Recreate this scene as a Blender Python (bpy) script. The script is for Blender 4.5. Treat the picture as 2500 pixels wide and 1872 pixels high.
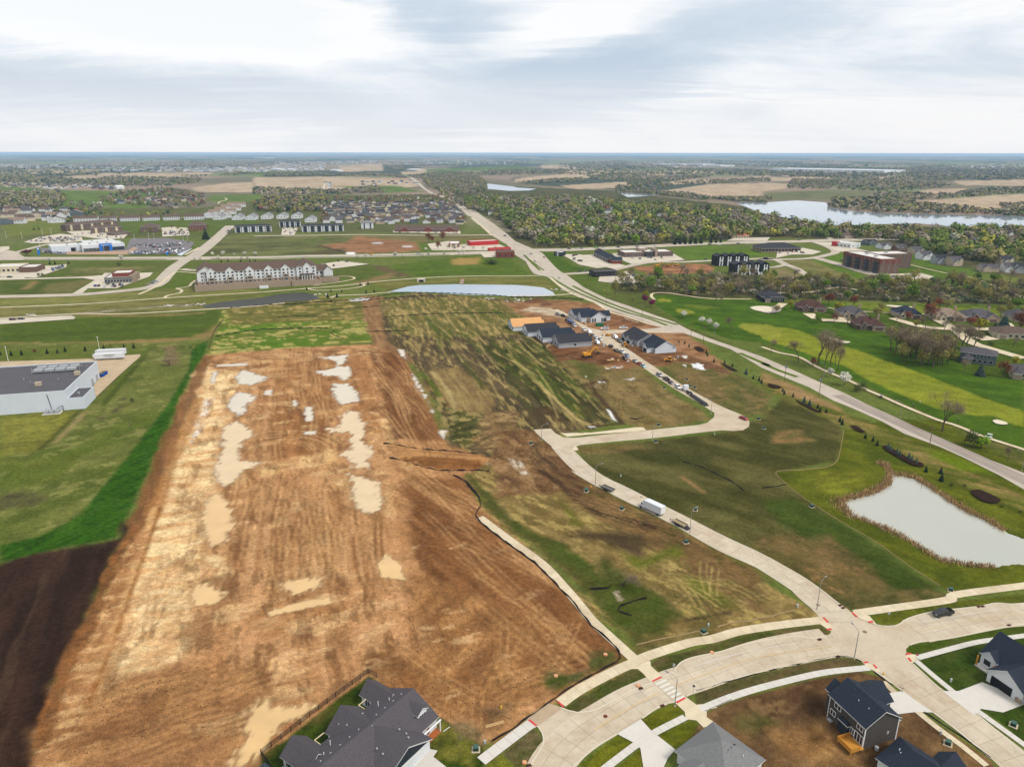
import bpy, bmesh, math, random
import numpy as np
from mathutils import Vector, Matrix
from mathutils.geometry import tessellate_polygon

for o in list(bpy.data.objects):
 bpy.data.objects.remove(o)
SC = bpy.context.scene
COL = SC.collection
R = math.radians
rnd = random.Random(7)

# ------------------------------------------------------------------ camera
CAM_H, FPX, HOR, ROLL = 120.0, 1734.0, 373.5, R(0.08)
PITCH = math.atan((936 - HOR) / FPX)
_f = Vector((0, math.cos(PITCH), -math.sin(PITCH)))
_d = Vector((0, -math.sin(PITCH), -math.cos(PITCH)))
_x = Vector((1, 0, 0))
_right = _x * math.cos(ROLL) - _d * math.sin(ROLL)
_down = _x * math.sin(ROLL) + _d * math.cos(ROLL)
cam = bpy.data.cameras.new('camera')
cam.sensor_width = 36.0
cam.lens = 36.0 * FPX / 2500.0
cam.clip_start = 0.5
cam.clip_end = 90000
camo = bpy.data.objects.new('camera', cam)
COL.objects.link(camo)
m4 = Matrix.Identity(4)
for i, a in enumerate((_right, -_down, -_f)):
 for j in range(3):
  m4[j][i] = a[j]
m4[2][3] = CAM_H
camo.matrix_world = m4
SC.camera = camo

# ------------------------------------------------------------------ light
SUN_AZ, SUN_EL = R(125), R(50)          # azimuth from +Y towards +X
sun = bpy.data.lights.new('sun', 'SUN')
sun.energy = 2.4
sun.angle = R(20)
sun.color = (1.0, 0.95, 0.88)
suno = bpy.data.objects.new('sun', sun)
COL.objects.link(suno)
sd_ = Vector((math.sin(SUN_AZ) * math.cos(SUN_EL), math.cos(SUN_AZ) * math.cos(SUN_EL), math.sin(SUN_EL)))
suno.rotation_euler = sd_.to_track_quat('Z', 'Y').to_euler()
suno.location = (0, 0, 400)

SC.view_settings.view_transform = 'Standard'
SC.view_settings.look = 'None'
SC.view_settings.gamma = 1.0
SC.view_settings.exposure = 0.36
SC.render.engine = 'CYCLES'
SC.cycles.volume_bounces = 0
SC.cycles.max_bounces = 6
SC.cycles.diffuse_bounces = 2
SC.cycles.transparent_max_bounces = 6
SC.cycles.use_denoising = True
SC.cycles.sample_clamp_indirect = 4

# world: clear sky behind a broken, layered cloud deck
W = bpy.data.worlds.new('World')
SC.world = W
W.use_nodes = True
nt = W.node_tree
nt.nodes.clear()


def nd(t, kind, **kw):
 n = t.nodes.new(kind)
 for k, v in kw.items():
  setattr(n, k, v)
 return n


def lk(t, a, b):
 t.links.new(a, b)


def mth(t, op, a, b=None, c=None, clamp=False):
 n = t.nodes.new('ShaderNodeMath')
 n.operation = op
 n.use_clamp = clamp
 for i, v in enumerate((a, b, c)):
  if v is None:
   continue
  if isinstance(v, (int, float)):
   n.inputs[i].default_value = v
  else:
   lk(t, v, n.inputs[i])
 return n.outputs[0]


def mixc(t, fac, a, b, mode='MIX'):
 n = t.nodes.new('ShaderNodeMix')
 n.data_type = 'RGBA'
 n.blend_type = mode
 for i, v in ((0, fac), (6, a), (7, b)):
  if isinstance(v, (int, float)):
   n.inputs[i].default_value = v
  elif isinstance(v, tuple):
   n.inputs[i].default_value = (v[0], v[1], v[2], 1)
  else:
   lk(t, v, n.inputs[i])
 return n.outputs[2]


def ramp(t, fac, stops):
 n = t.nodes.new('ShaderNodeValToRGB')
 el = n.color_ramp.elements
 while len(el) < len(stops):
  el.new(0.5)
 for e, (p, c) in zip(el, stops):
  e.position = p
  e.color = (c, c, c, 1) if isinstance(c, (int, float)) else (c[0], c[1], c[2], 1)
 lk(t, fac, n.inputs[0])
 return n.outputs[0]


sky = nd(nt, 'ShaderNodeTexSky', sky_type='NISHITA')
sky.sun_disc = False
sky.sun_elevation = SUN_EL
sky.sun_rotation = SUN_AZ
sky.altitude = 200
tc = nd(nt, 'ShaderNodeTexCoord')
sep = nd(nt, 'ShaderNodeSeparateXYZ')
lk(nt, tc.outputs['Generated'], sep.inputs[0])
dx, dy, dz = sep.outputs
zc = mth(nt, 'ADD', mth(nt, 'MAXIMUM', dz, 0.0), 0.10)
cx = mth(nt, 'DIVIDE', dx, zc)
cy = mth(nt, 'DIVIDE', dy, zc)
cmb = nd(nt, 'ShaderNodeCombineXYZ')
lk(nt, cx, cmb.inputs[0])
lk(nt, cy, cmb.inputs[1])


def cnoise(scale, rot, loc, stretch=(1, 1, 1), detail=6, rough=0.55, dist=0.0):
 mp = nd(nt, 'ShaderNodeMapping')
 mp.inputs['Location'].default_value = loc
 mp.inputs['Rotation'].default_value = (0, 0, rot)
 mp.inputs['Scale'].default_value = stretch
 lk(nt, cmb.outputs[0], mp.inputs[0])
 n = nd(nt, 'ShaderNodeTexNoise')
 n.inputs['Scale'].default_value = scale
 n.inputs['Detail'].default_value = detail
 n.inputs['Roughness'].default_value = rough
 n.inputs['Distortion'].default_value = dist
 lk(nt, mp.outputs[0], n.inputs[0])
 return n.outputs[0]


big = cnoise(0.42, 0.3, (3.1, 1.7, 0.0), (1, 1.0, 1), 7, 0.52, 0.5)
wisp = cnoise(1.3, -0.25, (8.0, 3.0, 0), (0.5, 1.8, 1), 8, 0.64, 0.4)
veil = cnoise(0.22, 0.9, (1.3, 9.4, 0), (1, 1, 1), 4, 0.5)
azi = mth(nt, 'ARCTAN2', dx, dy)
wob = mth(nt, 'MULTIPLY', mth(nt, 'SUBTRACT', wisp, 0.5), 0.16)
wob2 = mth(nt, 'MULTIPLY', mth(nt, 'SUBTRACT', big, 0.5), 0.22)


def bank(u, v, ru, rv, amt, tilt=0.0):
 """one cloud bank: centre and half-widths given in photo pixels, edges broken by the noise"""
 a0, e0 = math.atan((u - 1250) / FPX), math.atan((373 - v) / FPX)
 da = mth(nt, 'ADD', mth(nt, 'SUBTRACT', azi, a0), wob2)
 de = mth(nt, 'ADD', mth(nt, 'SUBTRACT', dz, e0), mth(nt, 'ADD', mth(nt, 'MULTIPLY', wob, 0.5), mth(nt, 'MULTIPLY', da, tilt)))
 x2 = mth(nt, 'POWER', mth(nt, 'ABSOLUTE', mth(nt, 'DIVIDE', da, ru / FPX)), 2.0)
 y2 = mth(nt, 'POWER', mth(nt, 'ABSOLUTE', mth(nt, 'DIVIDE', de, rv / FPX)), 2.0)
 g_ = mth(nt, 'EXPONENT', mth(nt, 'MULTIPLY', mth(nt, 'ADD', x2, y2), -1.0))
 return mth(nt, 'MULTIPLY', g_, amt)


pc = nd(nt, 'ShaderNodeCombineXYZ')
lk(nt, mth(nt, 'MULTIPLY', azi, 2.6), pc.inputs[0])
lk(nt, mth(nt, 'ADD', mth(nt, 'MULTIPLY', dz, 8.5), mth(nt, 'MULTIPLY', azi, 0.5)), pc.inputs[1])
pn_ = nd(nt, 'ShaderNodeTexNoise')
pn_.inputs['Scale'].default_value = 1.5
pn_.inputs['Detail'].default_value = 9
pn_.inputs['Roughness'].default_value = 0.6
pn_.inputs['Distortion'].default_value = 0.5
lk(nt, pc.outputs[0], pn_.inputs[0])
thick = mth(nt, 'ADD', mth(nt, 'ADD', mth(nt, 'MULTIPLY', big, 0.3), mth(nt, 'MULTIPLY', wisp, 0.2)), mth(nt, 'MULTIPLY', pn_.outputs[0], 0.5))
for bk in ((400, 255, 650, 40, .22, .05), (950, 60, 380, 75, .2, .25), (1500, 190, 420, 80, .22, -.25), (330, 120, 330, 60, -.2, .0), (700, 130, 260, 70, -.22, .0), (1330, 130, 200, 40, -.2, -.2), (1900, 70, 500, 70, -.06, .0), (1850, 262, 260, 12, -.13, .05), (60, 90, 240, 60, -.08, 0), (1000, 190, 700, 30, .07, .0)):
 thick = mth(nt, 'ADD', thick, bank(*bk))
# thin deck is bright white, thick deck is blue-grey underneath
shade = ramp(nt, thick, [(0.34, (1.0, 1.0, 0.995)), (0.44, (0.97, 0.975, 0.98)), (0.51, (0.84, 0.88, 0.925)), (0.59, (0.66, 0.745, 0.835)), (0.72, (0.54, 0.64, 0.755))])
cover = ramp(nt, mth(nt, 'ADD', mth(nt, 'MULTIPLY', thick, 0.6), mth(nt, 'MULTIPLY', veil, 0.4)), [(0.34, 0.86), (0.48, 0.98)])
CL = 8.0
cl = mixc(nt, 1.0, shade, (CL, CL, CL), 'MULTIPLY')
base = mixc(nt, cover, sky.outputs[0], cl)
# milky band of distant cloud towards the horizon
hz = ramp(nt, dz, [(0.0, 1.0), (0.045, 0.8), (0.11, 0.0)])
base = mixc(nt, mth(nt, 'MULTIPLY', hz, 0.75), base, (0.885 * CL, 0.885 * CL, 0.90 * CL))
bg = nd(nt, 'ShaderNodeBackground')
lk(nt, base, bg.inputs[0])
bg.inputs[1].default_value = 0.1
wo = nd(nt, 'ShaderNodeOutputWorld')
lk(nt, bg.outputs[0], wo.inputs[0])

# ------------------------------------------------------------------ pixel -> world
ZN = {'A': (0, 360, 3.45), 'B': (620, 360, 3.45), 'C': (1240, 360, 3.45), 'D': (1860, 360, 3.45),
      'E': (0, 780, 3.45), 'F': (620, 780, 3.45), 'G': (1240, 720, 3.45), 'H': (1860, 720, 3.45),
      'I': (0, 1240, 2.62), 'J': (620, 1450, 3.925), 'K': (1140, 1150, 3.0667), 'L': (1180, 1450, 3.925),
      'M': (1700, 1450, 2.765), 'N': (1860, 1050, 3.45), 'W': (0, 0, 0.8848), 'X': (0, 0, 1.0)}


def P(u, v, z=0.0):
 """photo pixel -> point on the level plane at height z"""
 a = (u - 1250) / FPX
 b = (v - 936) / FPX
 d = _f + _right * a + _down * b
 if d.z > -0.0027:
  d.z = -0.0027
 t = (z - CAM_H) / d.z
 return Vector((d.x * t, d.y * t, z))


def zp(zone, x, y, z=0.0):
 x0, y0, s = ZN[zone]
 return P(x0 + x / s, y0 + y / s, z)


def pts(spec, z=0.0):
 """'A 10,20 30,40 B 5,6' -> world points; letters switch the zoom frame the numbers were read in"""
 out, zone = [], 'W'
 for tok in spec.split():
  if tok.isalpha():
   zone = tok
  else:
   x, y = tok.split(',')
   out.append(zp(zone, float(x), float(y), z))
 return out


# ------------------------------------------------------------------ colour and materials
ALB = 0.74


def lin(c):
 c /= 255.0
 return c / 12.92 if c <= 0.04045 else ((c + 0.055) / 1.055) ** 2.4


def C(r, g, b, k=ALB):
 return tuple(min(q * k * (q / .6) ** .15 if q < .6 else q * k, .9) for q in (lin(r) + 1e-5, lin(g) + 1e-5, lin(b) + 1e-5))


MATS = {}


def mat(name, rgb, rough=0.8, spec=0.25, var=0.0, vscale=1.0, bump=0.0, bscale=4.0, metal=0.0, objvar=0.0, emit=None, attr=None, stretch=None):
 if name in MATS:
  return MATS[name]
 m = bpy.data.materials.new(name)
 m.use_nodes = True
 t = m.node_tree
 b = t.nodes['Principled BSDF']
 b.inputs['Roughness'].default_value = rough
 b.inputs['Specular IOR Level'].default_value = spec
 b.inputs['Metallic'].default_value = metal
 b.inputs['Base Color'].default_value = (*rgb, 1)
 out = None
 if attr:
  a = nd(t, 'ShaderNodeAttribute', attribute_name=attr)
  out = a.outputs[0]
 if var or bump:
  g = nd(t, 'ShaderNodeNewGeometry')
  src = g.outputs['Position']
  if stretch:
   mp = nd(t, 'ShaderNodeMapping')
   mp.inputs['Rotation'].default_value = (0, 0, stretch[0])
   mp.inputs['Scale'].default_value = (stretch[1], stretch[2], 1)
   lk(t, src, mp.inputs[0])
   src = mp.outputs[0]
 if var:
  n = nd(t, 'ShaderNodeTexNoise')
  n.inputs['Scale'].default_value = vscale
  n.inputs['Detail'].default_value = 6
  n.inputs['Roughness'].default_value = 0.62
  lk(t, src, n.inputs[0])
  f = ramp(t, n.outputs[0], [(0.28, 1 - var), (0.72, 1 + var)])
  out = mixc(t, 1.0, out if out else (*rgb,), f, 'MULTIPLY')
 if objvar:
  oi = nd(t, 'ShaderNodeObjectInfo')
  f = ramp(t, oi.outputs['Random'], [(0.0, 1 - objvar), (1.0, 1 + objvar)])
  out = mixc(t, 1.0, out if out else (*rgb,), f, 'MULTIPLY')
 if out:
  lk(t, out, b.inputs['Base Color'])
 if bump:
  n = nd(t, 'ShaderNodeTexNoise')
  n.inputs['Scale'].default_value = bscale
  n.inputs['Detail'].default_value = 4
  lk(t, src, n.inputs[0])
  bp = nd(t, 'ShaderNodeBump')
  bp.inputs['Strength'].default_value = bump
  bp.inputs['Distance'].default_value = 0.3
  lk(t, n.outputs[0], bp.inputs['Height'])
  lk(t, bp.outputs[0], b.inputs['Normal'])
 if emit:
  b.inputs['Emission Color'].default_value = (*emit[0], 1)
  b.inputs['Emission Strength'].default_value = emit[1]
 MATS[name] = m
 return m


# ------------------------------------------------------------------ objects
def link(o, parent=None):
 COL.objects.link(o)
 if parent is not None:
  o.parent = parent
 return o


def tag(o, label=None, cat=None, group=None, kind=None):
 if label:
  o['label'] = label
 if cat:
  o['category'] = cat
 if group:
  o['group'] = group
 if kind:
  o['kind'] = kind
 return o


def empty(name, loc=(0, 0, 0), rz=0.0, label=None, cat=None, group=None):
 o = bpy.data.objects.new(name, None)
 o.empty_display_size = 0.5
 o.location = loc
 o.rotation_euler = (0, 0, rz)
 link(o)
 return tag(o, label, cat, group)


def place(name, me, parent=None, loc=(0, 0, 0), rz=0.0, scale=None):
 o = bpy.data.objects.new(name, me)
 o.location = loc
 o.rotation_euler = (0, 0, rz) if isinstance(rz, (int, float)) else rz
 if scale is not None:
  o.scale = scale if isinstance(scale, (tuple, list)) else (scale,) * 3
 return link(o, parent)


class MB:
 """collects faces; one MB becomes one mesh"""

 def __init__(s):
  s.v, s.f, s.m = [], [], []

 def poly(s, p, m=0):
  i = len(s.v)
  s.v += [tuple(q) for q in p]
  s.f.append(tuple(range(i, i + len(p))))
  s.m.append(m)

 def box(s, x0, y0, z0, x1, y1, z1, m=0):
  i = len(s.v)
  s.v += [(x0, y0, z0), (x1, y0, z0), (x1, y1, z0), (x0, y1, z0), (x0, y0, z1), (x1, y0, z1), (x1, y1, z1), (x0, y1, z1)]
  for q in ((0, 3, 2, 1), (4, 5, 6, 7), (0, 1, 5, 4), (1, 2, 6, 5), (2, 3, 7, 6), (3, 0, 4, 7)):
   s.f.append(tuple(i + k for k in q))
   s.m.append(m)
  return s

 def ext(s, prof, a0, a1, axis='x', m=0, mend=None):
  """extrude a 2-D profile: axis x -> profile in (y,z), axis y -> (x,z), axis z -> (x,y); m may be a list per side"""
  n = len(prof)
  i = len(s.v)
  f = {'x': lambda a, p: (a, p[0], p[1]), 'y': lambda a, p: (p[0], a, p[1]), 'z': lambda a, p: (p[0], p[1], a)}[axis]
  s.v += [f(a0, p) for p in prof] + [f(a1, p) for p in prof]
  for k in range(n):
   l = (k + 1) % n
   s.f.append((i + k, i + l, i + n + l, i + n + k))
   s.m.append(m[k] if isinstance(m, (list, tuple)) else m)
  me = mend if mend is not None else (m[0] if isinstance(m, (list, tuple)) else m)
  s.f += [tuple(i + k for k in range(n)), tuple(i + n + k for k in reversed(range(n)))]
  s.m += [me, me]
  return s

 def cyl(s, p0, p1, r0, r1, n=8, m=0, caps=True):
  p0, p1 = Vector(p0), Vector(p1)
  d = (p1 - p0)
  if d.length < 1e-6:
   return s
  d.normalize()
  u = d.orthogonal().normalized()
  w = d.cross(u)
  i = len(s.v)
  for p, r in ((p0, r0), (p1, r1)):
   for k in range(n):
    a = 2 * math.pi * k / n
    s.v.append(tuple(p + (u * math.cos(a) + w * math.sin(a)) * r))
  for k in range(n):
   l = (k + 1) % n
   s.f.append((i + k, i + l, i + n + l, i + n + k))
   s.m.append(m)
  if caps:
   s.f += [tuple(i + k for k in reversed(range(n))), tuple(i + n + k for k in range(n))]
   s.m += [m, m]
  return s

 def lathe(s, prof, n=12, m=0, c=(0, 0)):
  """revolve (r,z) profile about z"""
  i = len(s.v)
  for r, z in prof:
   for k in range(n):
    a = 2 * math.pi * k / n
    s.v.append((c[0] + r * math.cos(a), c[1] + r * math.sin(a), z))
  for j in range(len(prof) - 1):
   for k in range(n):
    l = (k + 1) % n
    s.f.append((i + j * n + k, i + j * n + l, i + (j + 1) * n + l, i + (j + 1) * n + k))
    s.m.append(m)
  s.f.append(tuple(i + (len(prof) - 1) * n + k for k in range(n)))
  s.m.append(m)
  return s

 def mesh(s, name, mats, smooth=False):
  me = bpy.data.meshes.new(name)
  me.from_pydata(s.v, [], s.f)
  for mm in (mats if isinstance(mats, (list, tuple)) else [mats]):
   me.materials.append(mm)
  me.polygons.foreach_set('material_index', s.m)
  bm = bmesh.new()
  bm.from_mesh(me)
  bmesh.ops.recalc_face_normals(bm, faces=bm.faces)
  bm.to_mesh(me)
  bm.free()
  if smooth:
   me.polygons.foreach_set('use_smooth', [True] * len(me.polygons))
  me.update()
  return me

 def obj(s, name, mats, parent=None, loc=(0, 0, 0), rz=0.0, smooth=False):
  return place(name, s.mesh(name, mats, smooth), parent, loc, rz)


def clean(p):
 q = []
 for a in p:
  if not q or (Vector(a).xy - Vector(q[-1]).xy).length > 0.02:
   q.append(a)
 if len(q) > 1 and (Vector(q[0]).xy - Vector(q[-1]).xy).length < 0.02:
  q.pop()
 return q


def sheet(name, p, z, m, kind='structure', parent=None, skirt=0.0):
 """flat ground sheet from an outline (any simple polygon)"""
 p = clean(p)
 me = bpy.data.meshes.new(name)
 v = [(a[0], a[1], z) for a in p]
 tris = tessellate_polygon([[Vector((a[0], a[1], 0)) for a in p]])
 f = []
 for t in tris:
  a, b, c = (Vector(v[i]) for i in t)
  cr = (b.x - a.x) * (c.y - a.y) - (b.y - a.y) * (c.x - a.x)
  if abs(cr) < 1e-9:
   continue
  f.append(tuple(t) if cr > 0 else tuple(reversed(t)))
 n = len(v)
 if skirt:
  v += [(a[0], a[1], z - skirt) for a in p]
  for i in range(n):
   j = (i + 1) % n
   f.append((i, j, n + j, n + i))
 me.from_pydata(v, [], f)
 me.materials.append(m)
 me.update()
 o = place(name, me, parent)
 if kind and parent is None:
  tag(o, kind=kind)
 return o


def smoothline(p, step=3.0):
 """Catmull-Rom resample"""
 p = [Vector((a[0], a[1])) for a in p]
 if len(p) < 3:
  return p
 out = []
 for i in range(len(p) - 1):
  p0, p1, p2, p3 = p[max(i - 1, 0)], p[i], p[i + 1], p[min(i + 2, len(p) - 1)]
  n = max(1, int((p2 - p1).length / step))
  for k in range(n):
   t = k / n
   out.append(0.5 * ((2 * p1) + (p2 - p0) * t + (2 * p0 - 5 * p1 + 4 * p2 - p3) * t * t + (3 * p1 - p0 - 3 * p2 + p3) * t ** 3))
 out.append(p[-1])
 return out


def offs(line, d):
 out = []
 for i, p in enumerate(line):
  a = line[max(i - 1, 0)]
  b = line[min(i + 1, len(line) - 1)]
  t = (b - a)
  t = t.normalized() if t.length > 1e-9 else Vector((1, 0))
  out.append(Vector((p.x - t.y * d, p.y + t.x * d)))
 return out


def ribbon(name, line, width, z, m, kind='structure', parent=None, h=0.0, step=3.0, shift=0.0):
 l = smoothline(line, step)
 a, b = offs(l, shift + width / 2), offs(l, shift - width / 2)
 mb = MB()
 mb.v = [(p.x, p.y, z) for p in a] + [(p.x, p.y, z) for p in b]
 n = len(a)
 for i in range(n - 1):
  mb.f.append((i, n + i, n + i + 1, i + 1))
  mb.m.append(0)
 if h:
  mb.v += [(p.x, p.y, z - h) for p in a] + [(p.x, p.y, z - h) for p in b]
  for i in range(n - 1):
   mb.f += [(i + 1, 2 * n + i + 1, 2 * n + i, i), (n + i, 3 * n + i, 3 * n + i + 1, n + i + 1)]
   mb.m += [0, 0]
 me = bpy.data.meshes.new(name)
 me.from_pydata(mb.v, [], mb.f)
 me.materials.append(m)
 me.update()
 o = place(name, me, parent)
 if kind and parent is None:
  tag(o, kind=kind)
 return o


def slabs(name, line, width, z, mbase, mslab, length=3.0, rows=1, gap=0.05, step=1.0, h=0.03):
 """a paved strip whose concrete slabs are pieces of their own, with open joints between them"""
 base = ribbon(name, line, width, z, mbase, step=step)
 l = smoothline(line, step)
 acc = [0.0]
 for i in range(1, len(l)):
  acc.append(acc[-1] + (l[i] - l[i - 1]).length)
 tot = acc[-1]

 def at(s):
  s = min(max(s, 0), tot)
  k = 0
  while k < len(acc) - 2 and acc[k + 1] < s:
   k += 1
  f = (s - acc[k]) / max(acc[k + 1] - acc[k], 1e-9)
  p = l[k].lerp(l[k + 1], f)
  t = (l[k + 1] - l[k]).normalized()
  return p, Vector((-t.y, t.x))
 n = max(1, int(round(tot / length)))
 for i in range(n):
  for r in range(rows):
   d0 = -width / 2 + width * r / rows + (gap / 2 if r else 0)
   d1 = -width / 2 + width * (r + 1) / rows - (gap / 2 if r < rows - 1 else 0)
   mb = MB()
   q = []
   for s, d in ((tot * i / n + gap / 2, d0), (tot * (i + .5) / n, d0), (tot * (i + 1) / n - gap / 2, d0), (tot * (i + 1) / n - gap / 2, d1), (tot * (i + .5) / n, d1), (tot * i / n + gap / 2, d1)):
    p, nn = at(s)
    q.append((p.x + nn.x * d, p.y + nn.y * d))
   mb.ext(q, z + 0.004, z + h, 'z')
   mb.obj('slab', mslab, base)
 return base

# ================================================================== GROUND
def _hash(xi, yi, seed):
 h = (xi * 374761393 + yi * 668265263 + seed * 1274126177) & 0xffffffff
 h = ((h ^ (h >> 13)) * 1274126177) & 0xffffffff
 return ((h ^ (h >> 16)) & 0xffff) / 65535.0


def vnoise(x, y, seed=0):
 xi = np.floor(x).astype(np.int64)
 yi = np.floor(y).astype(np.int64)
 fx, fy = x - xi, y - yi
 fx = fx * fx * (3 - 2 * fx)
 fy = fy * fy * (3 - 2 * fy)
 a, b = _hash(xi, yi, seed), _hash(xi + 1, yi, seed)
 c, d = _hash(xi, yi + 1, seed), _hash(xi + 1, yi + 1, seed)
 return (a * (1 - fx) + b * fx) * (1 - fy) + (c * (1 - fx) + d * fx) * fy


def fbm(x, y, oct=3, seed=0):
 s, amp, tot = 0, 1.0, 0
 for i in range(oct):
  s = s + vnoise(x * 2 ** i + 17.3 * i, y * 2 ** i - 9.1 * i, seed + i) * amp
  tot += amp
  amp *= 0.55
 return s / tot


az = np.concatenate([np.arange(-180, -48, 3.0), np.arange(-48, 48, 0.1), np.arange(48, 180.1, 3.0)])
az = np.radians(np.concatenate([az[:-1]]))
dep = np.concatenate([np.array([89.0, 80, 70, 62, 56, 52]), np.arange(50, 6, -0.1), np.arange(6, 0.33, -0.05), [0.32, 0.27, 0.22, 0.18, 0.155]])
rad = CAM_H / np.tan(np.radians(dep))
NR, NA = len(rad), len(az)
RR, AA = np.meshgrid(rad, az, indexing='ij')
GX = (RR * np.sin(AA)).ravel()
GY = (RR * np.cos(AA)).ravel()
GR = np.hypot(GX, GY)
GZ = np.zeros_like(GX)
GC = np.zeros((len(GX), 3))
INV = (np.abs(AA.ravel()) < R(49)) & (GR > 90)
_nc = {}


def gnoise(sx, sy, ang=0.0, seed=0, oct=3):
 k = (sx, sy, round(ang, 2), seed, oct)
 if k not in _nc:
  if len(_nc) > 40:
   _nc.pop(next(iter(_nc)))
  ca, sa = math.cos(R(ang)), math.sin(R(ang))
  _nc[k] = fbm((GX * ca + GY * sa) / sx, (-GX * sa + GY * ca) / sy, oct, seed).astype(np.float32)
 return _nc[k]


def angle_of(spec):
 a, b = pts(spec)
 return math.degrees(math.atan2(b.y - a.y, b.x - a.x))


def sdpoly(poly, x, y):
 """signed distance, positive inside"""
 n = len(poly)
 d = np.full(x.shape, 1e18)
 ins = np.zeros(x.shape, bool)
 for i in range(n):
  ax, ay = poly[i]
  bx, by = poly[(i + 1) % n]
  ex, ey = bx - ax, by - ay
  l2 = ex * ex + ey * ey
  if l2 < 1e-9:
   continue
  wx, wy = x - ax, y - ay
  t = np.clip((wx * ex + wy * ey) / l2, 0, 1)
  d = np.minimum(d, (wx - t * ex) ** 2 + (wy - t * ey) ** 2)
  c = ((ay <= y) & (by > y)) | ((by <= y) & (ay > y))
  with np.errstate(divide='ignore', invalid='ignore'):
   xx = ax + (y - ay) * ex / (ey if abs(ey) > 1e-12 else 1e-12)
  ins ^= c & (x < xx)
 d = np.sqrt(d)
 return np.where(ins, d, -d)


def sdline(ln, x, y):
 d = np.full(x.shape, 1e18)
 for i in range(len(ln) - 1):
  ax, ay = ln[i]
  ex, ey = ln[i + 1][0] - ax, ln[i + 1][1] - ay
  l2 = max(ex * ex + ey * ey, 1e-9)
  wx, wy = x - ax, y - ay
  t = np.clip((wx * ex + wy * ey) / l2, 0, 1)
  d = np.minimum(d, (wx - t * ex) ** 2 + (wy - t * ey) ** 2)
 return np.sqrt(d)


def sst(x):
 x = np.clip(x, 0, 1)
 return x * x * (3 - 2 * x)


def _sel(p, mg):
 p = np.array(p)
 return np.nonzero(INV & (GX > p[:, 0].min() - mg) & (GX < p[:, 0].max() + mg) & (GY > p[:, 1].min() - mg) & (GY < p[:, 1].max() + mg))[0]


def CG(r, g, b):
 if g > r and g > b:                 # spring grass here is olive rather than emerald
  r, b = r + (g - r) * .34, b + (g - b) * .08
  r, g, b = r * .94, g * .915, b * .93
 else:
  m = (r + g + b) / 3
  r, g, b = (m + (q - m) * .92 for q in (r, g, b))
  r, g, b = r * 1.06, g * 1.07, b * 1.07
 return C(min(r, 250), min(g, 250), min(b, 250))


def _apply(i, m, c1, c2, nz, con, c3, nz3, thr):
 c = np.array(CG(*c1))[None, :]
 if c2 is not None:
  t = np.clip((gnoise(*nz)[i] - 0.5) * con + 0.5, 0, 1)[:, None]
  c = c * (1 - t) + np.array(CG(*c2))[None, :] * t
 if c3 is not None:
  pt = (gnoise(nz3[0] * 4, nz3[1] * 6, nz3[2], 61)[i] - .5) * .3
  fine = (gnoise(max(nz3[0] * .22, 1.2), max(nz3[1] * .35, .7), nz3[2], 62)[i] - .5) * .22
  t = (sst((gnoise(*nz3)[i] + pt + fine - thr) / 0.16 + 0.3) * .55)[:, None]
  c = c * (1 - t) + np.array(CG(*c3))[None, :] * t
 GC[i] = GC[i] * (1 - m[:, None]) + c * m[:, None]


def fill(spec, c1, c2=None, nz=(9, 9, 0), con=2.2, amp=None, soft=None, a=1.0, c3=None, nz3=None, thr=0.6):
 w = [(q.x, q.y) for q in pts(spec)] if isinstance(spec, str) else spec
 dm = np.hypot(*np.mean(np.array(w), 0))
 amp = 0.012 * dm if amp is None else amp
 soft = 0.006 * dm if soft is None else soft
 i = _sel(w, amp + soft)
 if not len(i):
  return
 s = max(amp * 2.2, 1.0)
 n = (gnoise(s, s, 0, 5)[i] - 0.5) * 2
 m = sst((sdpoly(w, GX[i], GY[i]) + n * amp) / max(soft, 1e-3) * 0.5 + 0.5) * a
 _apply(i, m, c1, c2, nz, con, c3, nz3, thr)


def stroke(spec, width, c1, c2=None, nz=(6, 6, 0), soft=None, a=1.0, amp=None, con=2.0, broken=0.0):
 w = [(q.x, q.y) for q in pts(spec)] if isinstance(spec, str) else spec
 dm = np.hypot(*np.mean(np.array(w), 0))
 soft = 0.003 * dm + 0.3 if soft is None else soft
 amp = 0.3 * width if amp is None else amp
 i = _sel(w, width + soft + amp)
 if not len(i):
  return
 s = max(width * 1.5, 1.5)
 n = (gnoise(s, s, 0, 8)[i] - 0.5) * 2
 m = sst((width / 2 - sdline(w, GX[i], GY[i]) + n * amp) / soft * 0.5 + 0.5) * a
 if broken:
  m = m * sst((gnoise(7, 7, 0, 21)[i] - broken) / 0.12 + 0.5)
 _apply(i, m, c1, c2, nz, con, None, None, 0)


def tracks(spec, ang, n, ln, width, cols, a=0.5, spread=4, pair=True):
 """wheel and blade marks scattered over a worked patch of soil"""
 w = [(q.x, q.y) for q in pts(spec)]
 ar = np.array(w)
 k = 0
 while k < n:
  x, y = rnd.uniform(ar[:, 0].min(), ar[:, 0].max()), rnd.uniform(ar[:, 1].min(), ar[:, 1].max())
  if sdpoly(w, np.array([x]), np.array([y]))[0] < 0:
   continue
  k += 1
  t = R(ang + rnd.gauss(0, spread))
  l = rnd.uniform(*ln) / 2
  cv = rnd.gauss(0, 0.05)
  c = rnd.choice(cols)
  for sgn in ((-1, 1) if pair else (0,)):
   ox, oy = -math.sin(t) * sgn * 1.0, math.cos(t) * sgn * 1.0
   p = []
   for q in (-1, -.5, 0, .5, 1):
    p.append((x + ox + math.cos(t + cv * q) * l * q, y + oy + math.sin(t + cv * q) * l * q))
   stroke(p, width, c, soft=width * 0.9, a=a * rnd.uniform(.5, 1), amp=width * .25)


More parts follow.
